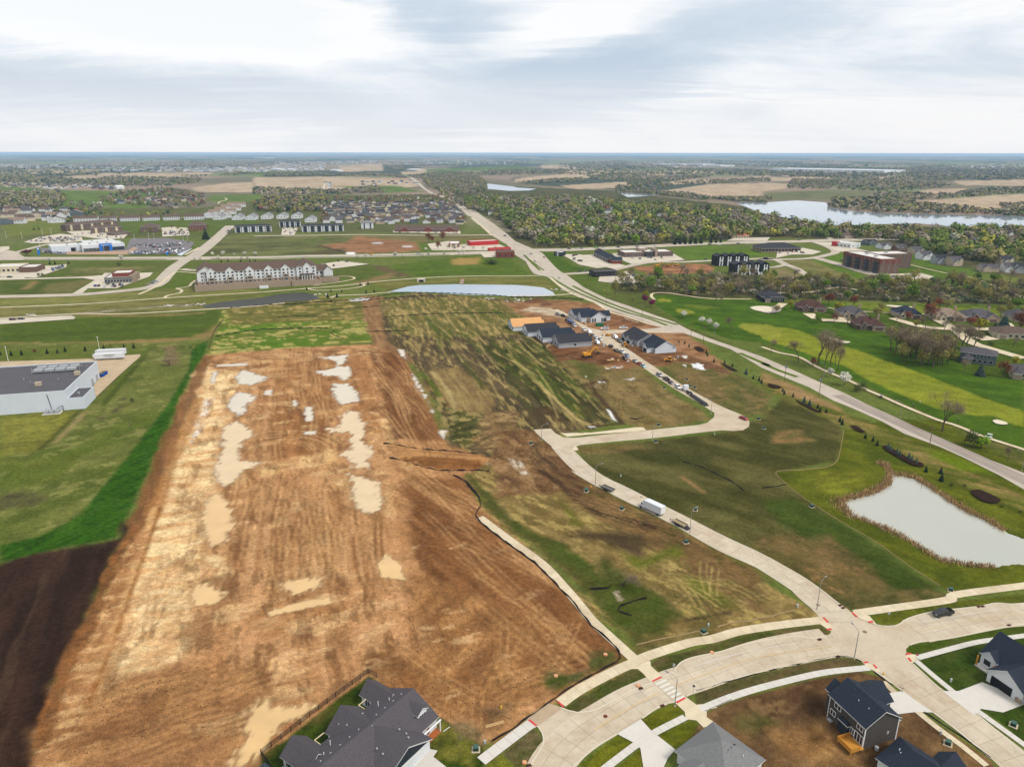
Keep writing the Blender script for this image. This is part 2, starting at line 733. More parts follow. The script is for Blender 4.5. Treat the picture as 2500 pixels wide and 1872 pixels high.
def dig(spec, depth, soft, amp):
 w = [(q.x, q.y) for q in pts(spec)]
 i = _sel(w, soft + amp + 1)
 n = (gnoise(5, 3, 100, 31, 4)[i] - 0.5) * 2
 n2 = (gnoise(1.6, 1.6, 0, 33, 2)[i] - 0.5)
 n3 = (gnoise(4, .7, FA - 20, 35, 2)[i] - 0.5)
 m = sst((sdpoly(w, GX[i], GY[i]) + n * amp + n3 * amp * 1.7 + n2 * amp * 1.3) / soft * 0.5 + 0.5)
 GZ[i] = np.minimum(GZ[i], -depth * m)
 return i, m


FA = 106.0    # bearing of the building plots (their long edges)
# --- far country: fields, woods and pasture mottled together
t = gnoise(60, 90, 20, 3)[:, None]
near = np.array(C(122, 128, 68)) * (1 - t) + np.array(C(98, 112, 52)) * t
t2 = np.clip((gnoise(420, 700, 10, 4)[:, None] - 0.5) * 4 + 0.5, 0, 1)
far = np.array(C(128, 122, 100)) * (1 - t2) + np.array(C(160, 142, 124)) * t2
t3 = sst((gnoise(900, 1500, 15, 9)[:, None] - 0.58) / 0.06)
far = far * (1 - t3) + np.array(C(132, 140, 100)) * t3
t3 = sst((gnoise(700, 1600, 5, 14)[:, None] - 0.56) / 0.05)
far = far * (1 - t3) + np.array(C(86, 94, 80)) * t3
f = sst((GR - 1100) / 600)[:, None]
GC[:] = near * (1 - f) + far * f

TAN, TAN2 = (188, 166, 140), (168, 146, 122)
FN = (60, 14, 8)
for s in ('A 50,205 200,190 840,185 840,205 400,220 50,225', 'A 380,262 900,215 1800,215 1750,245 1000,258 380,280',
          'A 1620,340 1900,300 2208,295 B 0,260 0,385 A 2208,380 1650,375', 'B 0,250 560,245 1280,262 1390,330 1050,350 700,360 400,385 0,385',
          'B 720,150 1080,140 1090,200 720,205', 'B 1240,205 1560,195 1560,225 1240,230', 'C 280,190 1000,195 1900,195 1500,232 700,258 60,292 60,262 480,222',
          'C 430,322 980,290 1100,312 880,345 560,352', 'C 1280,292 2208,240 2208,272 1400,312', 'C 1260,372 1700,310 2208,300 D 260,310 200,345 0,372 C 2208,425 1900,440 1500,392',
          'D 0,250 260,255 250,285 0,280', 'D 1080,402 1450,350 1720,345 1600,402 1100,412', 'D 1040,472 1500,440 2000,400 2400,390 2400,520 1500,525 1200,492',
          'D 1600,285 2208,270 2400,275 2400,325 1700,320', 'D 960,240 1280,235 1280,262 1000,262', 'C 280,150 420,150 580,170 560,185 280,180', 'D 100,225 500,250 900,275 880,290 300,262'):
 fill(s, TAN, TAN2, FN, amp=8, soft=8)
stroke('B 720,205 1000,215 1280,240', 30, (150, 118, 88), a=.6)
stroke('B 300,290 600,265 1000,262 1260,275', 60, (176, 140, 104), (150, 124, 96), a=.8)
fill('D 0,380 560,360 900,370 960,420 560,440 0,430', (138, 144, 98), (112, 122, 82), (50, 30, 0))
GRN, GRN2 = (112, 146, 62), (90, 124, 50)
for s in ('A 1800,400 2208,395 B 90,395 90,440 A 2208,470 1900,480 1760,450', 'A 0,330 300,345 500,360 1000,370 1500,345 1500,380 1300,400 1250,480 1100,530 800,500 480,560 200,530 0,500',
          'B 1400,190 1900,165 2208,160 2300,190 1500,205', 'B 0,195 300,200 560,215 560,235 0,235', 'B 660,330 1180,320 1420,375 1100,382 900,350', 'C 0,150 280,175 100,190 0,185', 'A 2000,200 2208,195 2208,235 1900,215', 'B 1700,420 1860,470 2050,600 2000,600 1850,560'):
 fill(s, GRN, GRN2, (40, 14, 15))
# --- middle distance
fill('A 0,470 400,520 1700,510 2208,440 B 500,400 1650,400 1750,560 1800,660 1700,720 400,720 0,720 A 1700,760 500,760 0,760', (96, 114, 52), (120, 122, 76), (25, 12, 16))
fill('B 1640,400 2208,330 C 800,360 2208,520 D 700,640 2208,700 2208,1100 1200,950 900,780 C 2208,760 1000,830 300,850 B 2208,830 1900,560', (78, 92, 48), (104, 96, 66), (30, 16, 16))
fill('A 0,610 400,620 560,640 560,720 400,730 0,760', (104, 134, 52), (126, 122, 62), (20, 12, 16))
fill('A 1000,620 1650,610 2000,620 2150,600 2208,660 1950,650 1800,740 1000,720', (88, 122, 40), (106, 128, 52), (20, 12, 16))
# vacant lots by the cross road
fill('A 1690,910 1860,750 2208,740 B 600,745 860,745 880,900 0,915', (122, 122, 72), (96, 104, 58), (40, 9, 14), amp=2, soft=3)
fill('B 400,800 620,745 600,770 470,800', (98, 126, 44), amp=3)
fill('B 540,830 780,800 850,745 1350,740 1400,870 1200,880 880,895 760,880', (160, 118, 84), (126, 92, 64), (30, 8, 14), amp=5, soft=4)
fill('B 860,745 1750,735 2000,745 2010,785 1700,780 1420,800 1100,775', (132, 116, 76), (108, 104, 60), (40, 8, 14), amp=3)
fill('B 480,880 760,845 760,900 480,905', (96, 88, 58), amp=4)
fill('B 780,880 850,885 850,905 780,905', (228, 226, 224), amp=1.5, soft=2)
fill('B 1250,830 1340,825 1330,842 1260,842', (206, 200, 196), amp=1.5, soft=2)
fill('B 990,800 1090,800 1070,815 1000,812', (196, 190, 186), amp=1.5, soft=2)
fill('B 1400,810 1470,815 1490,870 1420,880', (90, 130, 36), amp=1)
stroke('B 560,830 760,880', 5, (70, 64, 44))
# grass strips north and south of the cross road
fill('A 620,960 1470,960 1400,1050 300,1100 600,1000', (92, 120, 42), (110, 120, 56), (30, 10, 14), amp=2)
fill('A 640,1010 1300,1000 1250,1030 700,1090 560,1090', (136, 128, 84), (104, 116, 56), (30, 8, 14), amp=4)
fill('A 0,1120 800,1105 600,1240 0,1250', (106, 122, 52), (84, 108, 38), (30, 10, 14), amp=2)
fill('A 180,1195 280,1130 310,1135 240,1190', (158, 128, 90), amp=2)
fill('A 400,1150 780,1110 600,1220 330,1230', (124, 114, 72), amp=4, a=.7)
fill('A 1500,1050 1680,1070 1640,1160 1480,1190 1280,1200 1450,1120', (90, 122, 38), (104, 128, 48), (20, 8, 14), amp=1)
fill('A 1500,1010 1560,960 1900,955 2208,950 B 0,935 400,930 A 2000,1000 1700,1020', (92, 122, 42), (112, 124, 56), (20, 8, 14), amp=1)
fill('A 0,1270 600,1255 1300,1200 1700,1170 2208,1210 2208,1290 1700,1320 1000,1370 0,1430', (114, 122, 58), (132, 130, 72), (40, 8, 14), amp=3)
fill('B 660,1010 960,985 1160,1050 1150,1090 900,1140 800,1100 640,1090', (88, 114, 40), (106, 122, 50), (20, 8, 14), amp=2)
fill('B 1150,1000 1400,960 1900,910 2208,930 C 0,930 200,1070 B 2208,1080 1400,1090 1200,1040', (96, 130, 36), (80, 114, 32), (30, 10, 14), amp=3)
fill('B 1660,940 1900,925 1890,985 1680,990', (160, 134, 78), amp=4)
fill('B 980,990 1100,1000 1350,1090 1200,1090 1050,1030', (118, 96, 68), (98, 100, 54), (20, 5, -35), amp=3)
fill('B 850,1140 1200,1050 1150,1100 920,1160', (146, 116, 84), amp=4, a=.7)
fill('B 1000,1140 1800,1092 2208,1092 C 280,1090 400,1160 380,1200 0,1160 B 1700,1150 1400,1155 1140,1215', (112, 120, 52), (128, 122, 66), (30, 8, 14), amp=2)
fill('A 0,1350 600,1330 1390,1280 1700,1310 1750,1350 1000,1400 0,1440', (112, 116, 58), (134, 126, 74), (30, 8, 14), amp=2)
stroke('A 240,1440 700,1395 1100,1365 1420,1335 1600,1330', 5, (170, 160, 146), (140, 130, 110), a=.9)
# field south of the lower path
fill('A 0,1500 640,1440 1860,1370 1880,1440 1800,1590 1000,1640 0,1656 E 0,240', (90, 118, 36), (78, 106, 30), (50, 8, 14), amp=2)
stroke('A 720,1412 1200,1420 1700,1395', 7, (146, 124, 80), a=.7)
fill('E 500,190 1000,180 1600,150 1720,110 1880,0 1830,90 1760,170 1300,200 900,215 300,230 0,230 0,195', (152, 124, 80), (126, 116, 66), (30, 6, 14), amp=3)
# --- meadow round the white warehouse
fill('E 0,200 1700,200 1620,270 1600,420 1400,760 1150,1080 900,1380 660,1656 I 500,60 250,170 0,240 E 0,1656', (124, 134, 66), (96, 116, 46), (18, 8, 60), amp=1, c3=(146, 142, 84), nz3=(7, 4, 50, 11), thr=.62)
fill('E 0,240 700,220 1200,230 1230,300 800,320 0,360', (98, 122, 44), (112, 128, 54), (20, 6, 14), amp=1)
fill('E 1380,230 1480,220 1500,380 1390,390', (122, 106, 74), amp=3)
fill('E 0,1130 400,1180 900,900 1350,720 1300,820 900,1050 500,1330 0,1420', (92, 120, 40), (110, 126, 50), (12, 8, 40), amp=6, a=.8)
fill('E 1200,290 1250,260 900,720 830,700', (96, 122, 40), amp=1.5)
stroke('E 1230,300 1000,560 870,720', 2.5, (74, 92, 34), a=.8)
fill('E 0,820 640,770 560,880 340,1100 0,1160', (138, 134, 60), (120, 124, 52), (30, 1.6, 14), amp=1)
stroke('E 330,1100 440,1000 560,880 680,760', 2.2, (82, 92, 34), a=.8)
stroke('E 470,1030 620,880 720,780', 2.5, (158, 136, 94), a=.7)
for s in ('E 940,760 1050,730 960,780', 'E 820,830 880,820 850,850', 'E 960,740 1060,650 1000,720'):
 fill(s, (88, 78, 54), amp=2, a=.9)
fill('E 0,1500 200,1430 380,1450 420,1500 300,1560 0,1600', (86, 80, 54), (104, 104, 58), (5, 3, 10), amp=3, a=.9)
# dark green sown strip
fill('E 1760,170 1720,280 1500,700 1300,1180 1060,1656 I 810,30 740,180 620,215 440,240 0,350 0,240 250,180 450,80 560,0 E 660,1656 900,1370 1180,1020 1420,700 1590,420 1610,270 1650,220', (46, 112, 20), (36, 92, 16), (7, 1.0, 62), con=3.5, amp=1.0, soft=1.2, c3=(70, 124, 34), nz3=(9, 1.4, 62, 90), thr=.62)
# ploughed black earth
fill('I 0,350 440,245 620,215 740,185 780,100 870,110 800,240 730,340 640,560 540,800 440,960 400,1100 330,1280 260,1500 200,1660 200,1800 -200,1800 -200,350', (72, 51, 39), (56, 40, 31), (34, 5, 114), con=2.2, amp=3, soft=2.5, c3=(86, 66, 50), nz3=(30, 3, 112, 6), thr=.63)
# --- the graded building site
SITE = 'W 445,765 560,757 700,748 815,742 850,738 872,770 905,840 955,945 1060,975 1065,1010 1000,1030 1035,1095 1130,1185 1230,1290 1345,1412 1320,1445 1050,1605 1010,1650 930,1600 800,1465 690,1540 560,1650 500,1750 0,1900 90,1650 180,1430 260,1240 290,1140 400,860'
fill(SITE, (174, 128, 86), (190, 146, 102), (30, 4, FA), con=2.0, amp=.8, soft=1.2, c3=(142, 100, 64), nz3=(26, 3.0, FA, 17), thr=.58)
# pale dried silt along the west side
fill('W 420,800 530,765 500,880 470,1000 455,1100 440,1200 405,1290 420,1360 380,1420 260,1470 190,1450 255,1300 320,1140 360,1000', (228, 194, 146), (200, 156, 108), (8, 3, 20), con=3, amp=4, soft=2.5)
fill('I 920,420 1180,300 1280,380 1200,640 1160,740 960,760 880,900 760,1000 800,720 880,560', (228, 194, 148), (204, 162, 114), (5, 2.5, 20), con=3, amp=4, soft=2)
fill('I 560,980 620,840 720,620 860,600 800,800 700,1100 560,1300 480,1180', (214, 174, 124), (186, 142, 98), (5, 2.5, 20), con=3, amp=3, soft=2)
fill('F 380,1090 600,950 700,1010 720,1120 760,1220 720,1340 660,1260 500,1260 60,1320 40,1270 400,1150', (212, 172, 120), (182, 138, 92), (7, 4, FA), con=3, amp=4, soft=2)
fill('F 940,830 1150,820 1190,990 1080,1060 980,960', (186, 142, 96), (204, 164, 114), (7, 3, FA), con=3, amp=4, soft=2)
fill('F 760,1310 830,1470 860,1600 800,1640 700,1500 640,1380', (214, 176, 126), (184, 142, 96), (6, 3, FA), con=3, amp=3, soft=2)
fill('F 1090,1330 1180,1400 1150,1656 1090,1656', (204, 164, 114), amp=3, soft=2, a=.7)
fill('E 1740,660 1790,660 1680,960 1600,1040 1640,940', (222, 206, 190), (196, 160, 120), (6, 2, FA), con=3, amp=1.5, soft=1.5)
fill('I 1280,300 1480,310 1500,440 1400,480 1340,400', (216, 182, 134), (186, 144, 100), (4, 2, 20), con=3, amp=2, soft=1.5)
fill('I 1600,560 2140,560 2200,660 1950,780 1700,870 1620,760', (190, 148, 104), (166, 120, 78), (8, 3, 30), con=3, amp=4, soft=2)
fill('I 1060,1060 1200,1040 1350,1060 1240,1110 1060,1140', (206, 166, 116), amp=3, soft=2, a=.8)
fill('W 560,757 830,745 870,770 840,775 560,800 460,800 450,780', (188, 148, 104), (154, 110, 72), (6, 3, 16), con=3, amp=3, soft=2)
# brown worked ground in the middle and to the east
fill('W 585,780 800,770 830,950 720,870 600,860', (158, 112, 72), (176, 130, 86), (40, 2.2, FA), con=3, amp=3, soft=3)
fill('W 600,860 690,830 720,870 700,980 590,990', (142, 100, 62), (164, 116, 74), (40, 2.2, FA), con=3, amp=3, soft=3)
fill('W 500,1180 560,1060 740,1060 790,1120 830,1200 820,1240 680,1260 500,1240', (172, 126, 84), (188, 146, 104), (40, 1.6, FA), con=2, amp=4, soft=3)
fill('W 800,760 870,760 905,840 955,950 850,950 830,880', (108, 74, 46), (134, 94, 58), (40, 2.2, FA + 6), con=3, amp=2, soft=2)
fill('W 880,1030 1000,1030 1040,1110 1200,1260 1330,1400 1310,1440 1100,1440 960,1300 880,1180', (118, 80, 48), (144, 100, 62), (40, 3, 128), con=3, amp=3, soft=3)
fill('W 900,1250 1100,1300 1220,1440 1060,1590 960,1540 820,1480 900,1400', (140, 98, 60), (164, 120, 76), (20, 5, 60), con=3, amp=5, soft=4)
fill('K 640,1400 850,1380 1000,1380 1080,1440 960,1480 700,1500', (104, 68, 38), (126, 88, 52), (10, 3, 20), con=3, amp=3, soft=3)
fill('J 1000,620 1300,540 1500,640 1400,760 1100,740', (116, 80, 48), (140, 100, 62), (6, 2, 40), con=3, amp=3, soft=2)
fill('W 130,1480 400,1440 560,1420 640,1560 560,1656 300,1700 60,1700', (172, 128, 84), (148, 106, 70), (12, 4, 30), con=2.4, amp=4, soft=4)
# dark brown edge and tractor ramp on the west boundary
stroke('W 450,770 420,830 370,950 330,1050 295,1140', 7, (112, 76, 46), (140, 98, 60), (20, 2, FA + 8), a=.9)
stroke('W 430,860 380,980 330,1110', 5, (172, 124, 74), (150, 104, 62), (20, 2, FA + 8), a=.8)
stroke('I 1020,0 960,180 860,460 760,740 650,1020 560,1260', 1.6, (142, 92, 36), a=.9, amp=.4)
stroke('I 985,0 925,180 825,460 725,740 620,1010', 2.2, (206, 162, 108), a=.8, amp=.6)
fill('I 860,100 740,330 640,560 540,800 430,960 380,1100 310,1280 230,1500 150,1800 420,1700 520,1300 640,1000 800,600 960,150', (178, 132, 88), (150, 106, 68), (10, 3, 100), amp=2, soft=2, c3=(210, 170, 120), nz3=(6, 2, 20, 71), thr=.56)
stroke('I 880,110 730,330 640,560 540,800 440,960 400,1100 330,1280 260,1500', 3.5, (150, 100, 56), (112, 76, 46), (4, 2, 100), a=.9, amp=1.5)
# haul ramp between its two silt fences
fill('F 1130,1060 1500,1110 1890,1140 2100,1160 1980,1270 1500,1260 1250,1190', (178, 132, 86), (156, 112, 70), (30, 2, -8), con=2.5, amp=1, soft=1)
fill('F 1250,1180 1500,1185 1900,1215 1980,1270 1540,1270 1330,1220', (128, 86, 48), (146, 100, 58), (20, 2, -8), con=2.5, amp=1, soft=1.2)
fill('F 1950,1240 2208,1130 2208,1300 2050,1300', (206, 186, 168), (150, 118, 86), (3, 1.5, 20), con=4, amp=3, soft=1.5)
fill(SITE, (206, 164, 116), None, amp=1, soft=2, a=0.0)
# dried crusts of silt left on the graded soil
for sp_, th_, sd_2 in (('W 440,770 830,745 860,960 830,1250 400,1300 330,1200', .6, 81), ('W 330,1200 860,1230 900,1400 640,1600 120,1640 230,1400', .57, 82), ('W 860,960 1000,1040 1330,1400 1060,1600 820,1470 860,1200', .68, 83)):
 w_ = [(q.x, q.y) for q in pts(sp_)]
 i_ = _sel(w_, 1)
 ins_ = sst(sdpoly(w_, GX[i_], GY[i_]) / 6)
 nn = gnoise(11, 4.5, FA - 85, sd_2)[i_] + (gnoise(2.2, .8, FA - 80, sd_2 + 3)[i_] - .5) * .3
 m_ = (sst((nn - th_) / .13) * ins_ * .5)
 GC[i_] = GC[i_] * (1 - m_[:, None]) + np.array(CG(216, 176, 128))[None] * m_[:, None]
 nn = gnoise(9, 3.0, FA + 4, sd_2 + 9)[i_] + (gnoise(1.8, .8, FA, sd_2 + 7)[i_] - .5) * .3
 m_ = (sst((nn - th_ + .03) / .13) * ins_ * .5)
 GC[i_] = GC[i_] * (1 - m_[:, None]) + np.array(CG(112, 76, 46))[None] * m_[:, None]
SC1 = [(126, 86, 52), (196, 152, 104), (138, 96, 58)]
tracks('W 585,770 720,760 720,1000 580,1000', FA, 90, (15, 60), .9, SC1, .6, 3)
tracks('W 500,1060 820,1060 830,1240 500,1240', FA, 110, (12, 45), .7, SC1, .6, 4)
tracks('W 810,770 870,770 950,940 850,950', FA + 5, 70, (20, 70), .8, SC1, .6, 4)
tracks('W 880,1040 1010,1040 1320,1400 1100,1430', 128, 110, (15, 60), .8, SC1, .6, 8)
tracks('W 200,1480 640,1400 640,1600 200,1640', 24, 50, (8, 30), .6, SC1, .45, 12)
tracks('W 820,1480 1200,1300 1250,1480 1000,1570', 55, 70, (6, 26), .5, SC1, .4, 40)
tracks('W 400,1000 470,1000 430,1200 300,1400', FA, 20, (8, 30), .6, SC1, .4, 6)
for k in range(10):
 c = zp('F', 170, 1150)
 rr = 14 + k * 1.6
 stroke([(c.x + rr * math.cos(R(q)), c.y + rr * math.sin(R(q))) for q in range(30, 130, 10)], .6, rnd.choice([(206, 162, 112), (130, 92, 58)]), soft=.5, a=.5)
LOT = 'W 1003,1028 1095,988 1165,990 1280,1052 1380,1102 1500,1162 1622,1242 1782,1332 1600,1362 1385,1402 1332,1340 1240,1250 1142,1162 1045,1100'
fill(LOT, (116, 98, 56), (142, 120, 74), (9, 4, 130), con=3, amp=.6, soft=.8, c3=(182, 158, 98), nz3=(6, 2.5, 130, 45), thr=.6)
# --- seeded plots north of the site
SA = angle_of('G 0,440 560,1000')
fill('W 478,672 700,650 815,652 826,700 835,736 700,745 450,766 468,720', (84, 138, 30), (110, 126, 50), (30, 5, 14), amp=1, soft=1.5, c3=(198, 176, 112), nz3=(7, 1.8, 12, 23), thr=.55)
fill('W 490,665 700,640 815,652 815,690 500,700', (120, 112, 58), (104, 112, 44), (20, 4, 14), amp=2, soft=2, c3=(188, 160, 104), nz3=(10, 1.3, 12, 24), thr=.57)
fill('W 780,640 830,640 880,740 900,790 810,745 790,700', (132, 98, 66), (156, 122, 84), (20, 2, SA), amp=3, soft=2)
fill('W 818,648 900,632 1150,650 1190,690 1200,770 1330,905 1290,925 1160,945 1080,1000 965,960 945,880 880,765 835,735', (106, 90, 62), (84, 72, 50), (40, 3, SA), con=3, amp=2, soft=2, c3=(176, 154, 98), nz3=(10, 2.0, SA, 26), thr=.57)
fill('W 820,650 1000,640 1130,660 1150,720 960,730 850,720', (126, 110, 66), (100, 98, 46), (30, 2.5, SA), con=3, amp=3, soft=3, c3=(188, 162, 104), nz3=(9, 1.9, SA, 27), thr=.57)
fill('W 1040,745 1180,735 1200,775 1330,905 1230,915 1100,830', (88, 82, 48), (68, 70, 36), (30, 3, SA), con=3, amp=3, soft=3, c3=(170, 152, 92), nz3=(12, 2.0, SA, 28), thr=.62)
fill('F 1470,420 1720,400 1950,560 2040,720 1900,780 1680,800 1580,650', (150, 128, 82), (128, 104, 68), (20, 1.5, SA), con=3, amp=2, soft=2.5)
stroke('G 0,500 200,680 400,880 560,1040 680,1090', 2.6, (182, 160, 104), a=.9, amp=1)
stroke('F 1500,440 1640,600 1690,740', 2.5, (176, 158, 106), a=.7, amp=1)
stroke('F 1400,440 1500,540 1560,640', 3, (92, 116, 36), a=.9)
fill('F 1620,740 2000,800 1940,1000 1800,1090 1640,1000', (72, 76, 38), (96, 92, 50), (9, 4, 40), con=3, amp=3, soft=2, c3=(176, 154, 98), nz3=(5, 2.5, 30, 29), thr=.6)
fill('F 1950,780 2208,760 2208,1140 1900,1110 1850,1000', (106, 84, 56), (140, 112, 76), (5, 2.5, 30), con=3, amp=3, soft=2, c3=(178, 150, 104), nz3=(4, 2, 30, 30), thr=.62)
fill('G 220,950 420,930 480,1060 300,1080', (84, 64, 44), amp=3, soft=3, a=.7)
tracks('W 850,670 1130,680 1200,780 1320,900 1180,930 1000,800', SA, 34, (25, 80), 2.6, [(88, 116, 36), (78, 104, 34)], .75, 4, False)
tracks('W 850,670 1130,680 1200,780 1320,900 1180,930 1000,800', SA, 90, (15, 60), .9, [(184, 162, 106), (72, 60, 42)], .7, 5, False)
# construction street surroundings
fill('W 1090,655 1200,648 1290,655 1420,700 1490,722 1570,792 1550,805 1450,790 1380,800 1330,800 1230,775 1190,755 1150,700', (136, 98, 66), (162, 124, 90), (10, 5, 10), con=3, amp=4, soft=3)
fill('G 320,430 700,460 900,500 1000,560 780,600 560,540 440,560', (96, 62, 38), (126, 88, 58), (8, 3, 10), con=3, amp=3, soft=2)
fill('G 880,170 1010,180 1250,260 900,280 760,260', (124, 86, 58), (146, 106, 74), (8, 3, 10), con=3, amp=3, soft=2)
fill('G 960,420 1100,430 1460,480 1880,640 1860,680 1500,560 1300,600 1100,560', (136, 100, 68), (110, 78, 52), (8, 3, 10), con=3, amp=3, soft=2)
fill('G 200,100 360,110 480,200 380,180 250,150 110,130', (196, 178, 156), (170, 146, 118), (8, 3, 10), con=3, amp=1.5, soft=1.5)
fill('W 1205,775 1340,800 1380,790 1450,850 1520,890 1535,905 1400,930 1330,905', (116, 102, 60), (138, 118, 76), (16, 5, SA), con=3, amp=2, soft=2, c3=(96, 74, 50), nz3=(8, 3, 20, 35), thr=.6)
fill('G 560,570 720,560 780,640 700,720 620,700', (104, 108, 52), amp=4, soft=4)
stroke('G 650,760 720,740 820,720', 3.5, (72, 52, 38), a=.9)
stroke('G 700,780 800,900 900,1000 960,1080 800,1100 680,1110', 3.0, (80, 62, 44), a=.9)
fill('G -60,1140 100,1120 220,1140 440,1330 690,1560 760,1640 500,1656 -100,1700 -140,1400', (132, 100, 66), (106, 78, 52), (6, 3, 130), con=3, amp=3, soft=2.5, c3=(166, 134, 94), nz3=(4, 2, 130, 88), thr=.6)
fill('G 0,1370 80,1380 170,1500 150,1530 60,1440', (206, 190, 172), (150, 120, 90), (3, 1, 120), con=4, amp=2, soft=1.5)
stroke('G 240,1240 250,1340 360,1420 460,1540 520,1640', 3.0, (82, 62, 44), (110, 86, 58), a=.9)
stroke('G 200,1250 210,1400 330,1500', 1.8, (92, 70, 48), a=.8)
tracks('G 620,740 900,700 980,1080 700,1100', SA, 16, (8, 24), .6, [(80, 62, 44), (150, 126, 84)], .6, 20)
tracks('G 0,1250 500,1250 600,1650 100,1650', SA, 24, (8, 26), .6, [(80, 60, 42), (150, 118, 78)], .5, 20)
fill('G 830,960 860,970 900,1040 920,1065 880,1050', (214, 208, 204), amp=.4, soft=.6)
fill('G 670,1105 740,1108 700,1118', (206, 200, 196), amp=.3, soft=.5)
for s in ('G 760,730 790,730 770,742', 'G 800,730 825,730 800,740', 'G 715,765 760,765 740,772', 'G 970,708 1080,700 1040,715'):
 fill(s, (206, 200, 194), amp=.4, soft=.6)
fill('G 1430,560 1880,640 2208,830 2208,1000 2040,1010 1800,960 1500,800 1280,640', (112, 102, 58), (92, 92, 48), (16, 5, SA), con=3, amp=2, soft=3, c3=(146, 116, 80), nz3=(6, 3, 20, 37), thr=.62)
fill('G 1400,640 1600,640 1850,840 1700,880 1480,760', (140, 116, 78), (120, 100, 62), (8, 3, SA), con=3, amp=4, soft=4, a=.8)
fill('G 1545,580 1600,575 1700,610 1640,630 1560,610', (226, 224, 222), amp=.6, soft=.6)
for s in ('G 1480,515 1510,515 1510,530 1480,530', 'G 1475,590 1500,590 1495,605', 'G 810,615 970,602 960,612 820,622', 'G 640,680 670,680 660,690'):
 fill(s, (220, 212, 202), amp=.3, soft=.4)
# east plots: olive slopes running down to the pond
fill('W 1245,965 1400,952 1560,935 1650,900 1700,850 1815,920 1822,950 1806,995 1682,1020 1790,1110 1900,1200 2050,1292 1880,1322 1800,1300 1600,1190 1440,1112 1330,1052 1262,1000', (84, 88, 40), (104, 98, 56), (26, 8, -38), con=3, amp=1, soft=1.5)
fill('N 0,600 260,560 700,790 960,960 1240,1150 1500,1330 1200,1390 1000,1240 640,1010 460,900 330,900 120,760', (76, 100, 36), (62, 88, 28), (30, 5, -40), con=3, amp=2, soft=3)
fill('N 0,880 160,860 420,940 560,900 700,1010 1000,1220 1120,1390 900,1480 740,1530 560,1400 300,1200 0,1030', (98, 88, 48), (120, 100, 62), (12, 4, -40), con=3, amp=3, soft=3, c3=(150, 116, 78), nz3=(4, 2, -40, 39), thr=.64)
fill('N 100,0 330,0 340,60 460,90 300,110 100,110', (150, 116, 76), (110, 100, 56), (6, 2, 20), con=3, amp=2, soft=2, a=.8)
fill('G 560,1290 700,1280 1000,1240 1200,1300 1000,1320 700,1340', (136, 112, 72), (112, 98, 54), (8, 3, 20), con=3, amp=3, soft=3)
fill('G 880,1300 1300,1260 1700,1280 1700,1400 1300,1450', (80, 76, 40), (70, 82, 34), (12, 6, 20), con=3, amp=4, soft=5, a=.8)
stroke('G 1470,1530 1540,1580 1640,1656', 2.0, (150, 118, 80), a=.7)
# mown bank of the pond
fill('N 690,0 650,200 630,265 540,312 330,335 120,355 210,460 380,590 700,790 960,940 1240,1140 1500,1310 1620,1375 2208,1295 2600,1230 2600,0 1100,-100', (110, 122, 30), (90, 106, 26), (14, 4, -40), con=3, amp=.4, soft=.6)
fill('N 340,380 560,340 840,360 860,460 600,560 480,520', (136, 136, 44), (112, 122, 36), (10, 3, 20), con=3, amp=4, soft=4, a=.8)
fill('N 860,140 1050,120 1200,260 940,300 850,220', (78, 100, 24), amp=5, soft=5, a=.7)
fill('N 1500,1180 1620,1150 1560,1240 1500,1230', (70, 92, 22), amp=4, soft=3, a=.7)
# verge between mown bank and the arterial
fill('H 0,700 200,770 480,880 700,990 1000,1110 1300,1250 1700,1460 2300,1750 2300,1850 1900,1700 1500,1500 1000,1260 700,1110 300,930 0,790', (122, 114, 58), (98, 112, 36), (20, 3, -38), con=3, amp=2, soft=2, c3=(158, 128, 84), nz3=(12, 3, -38, 41), thr=.63)
fill('H 0,640 180,720 420,830 640,930 700,1000 300,860 0,740', (158, 126, 88), (130, 114, 66), (20, 3, -38), con=3, amp=2, soft=2, a=.9)
fill('H 1400,1300 1700,1380 1900,1490 1700,1480 1450,1370', (106, 136, 22), amp=3, soft=3)
# edging seen along the boundary of the mown bank
# --- golf course
fill('C 1190,1240 1400,1220 1700,1270 2208,1290 D 200,1320 600,1300 1100,1320 2208,1340 2208,1600 H 2208,900 2208,1300 1900,1180 1500,1050 900,780 500,600 0,400 C 1900,1620 1500,1500 1250,1340', (76, 124, 26), (64, 108, 24), (20, 6, -35), con=3, amp=2, soft=2)
fill('H 0,250 280,290 420,340 520,400 640,430 800,460 1000,540 1200,610 1400,680 1650,780 1900,880 2208,980 2208,1110 2000,1060 1750,1010 1600,1000 1400,930 1150,830 900,720 700,600 450,520 250,450 0,370', (146, 160, 46), (130, 148, 40), (14, 5, -35), con=3, amp=1, soft=1.2)
fill('H 1500,960 1750,1010 1950,1020 2208,1140 2208,1300 1700,1130 1500,1050', (74, 118, 26), amp=2, soft=2)
for s in ('G 1250,45 1310,28 1370,40 1370,58 1290,62', 'G 1410,130 1440,115 1540,130 1590,148 1520,160 1440,150', 'G 1930,265 1990,235 2208,250 2300,300 2300,390 2050,320'):
 fill(s, (156, 164, 60), (144, 156, 52), (8, 4, 0), amp=1, soft=1)
fill('G 1480,80 1700,90 1780,110 1650,120 1500,100', (118, 140, 48), amp=3, soft=3, a=.8)
fill('H 540,110 750,60 1300,95 2100,110 2300,140 2300,190 1100,160 700,80', (128, 148, 44), (108, 134, 38), (14, 4, 0), amp=1, soft=1)
fill('H 0,60 150,80 50,105 0,100', (78, 120, 30), amp=1)
fill('H 380,140 700,100 1100,160 1700,180 2100,200 2300,300 2300,740 1800,680 1500,470 1000,330 700,240', (88, 118, 36), (74, 104, 30), (14, 5, 0), con=3, amp=2, soft=2)
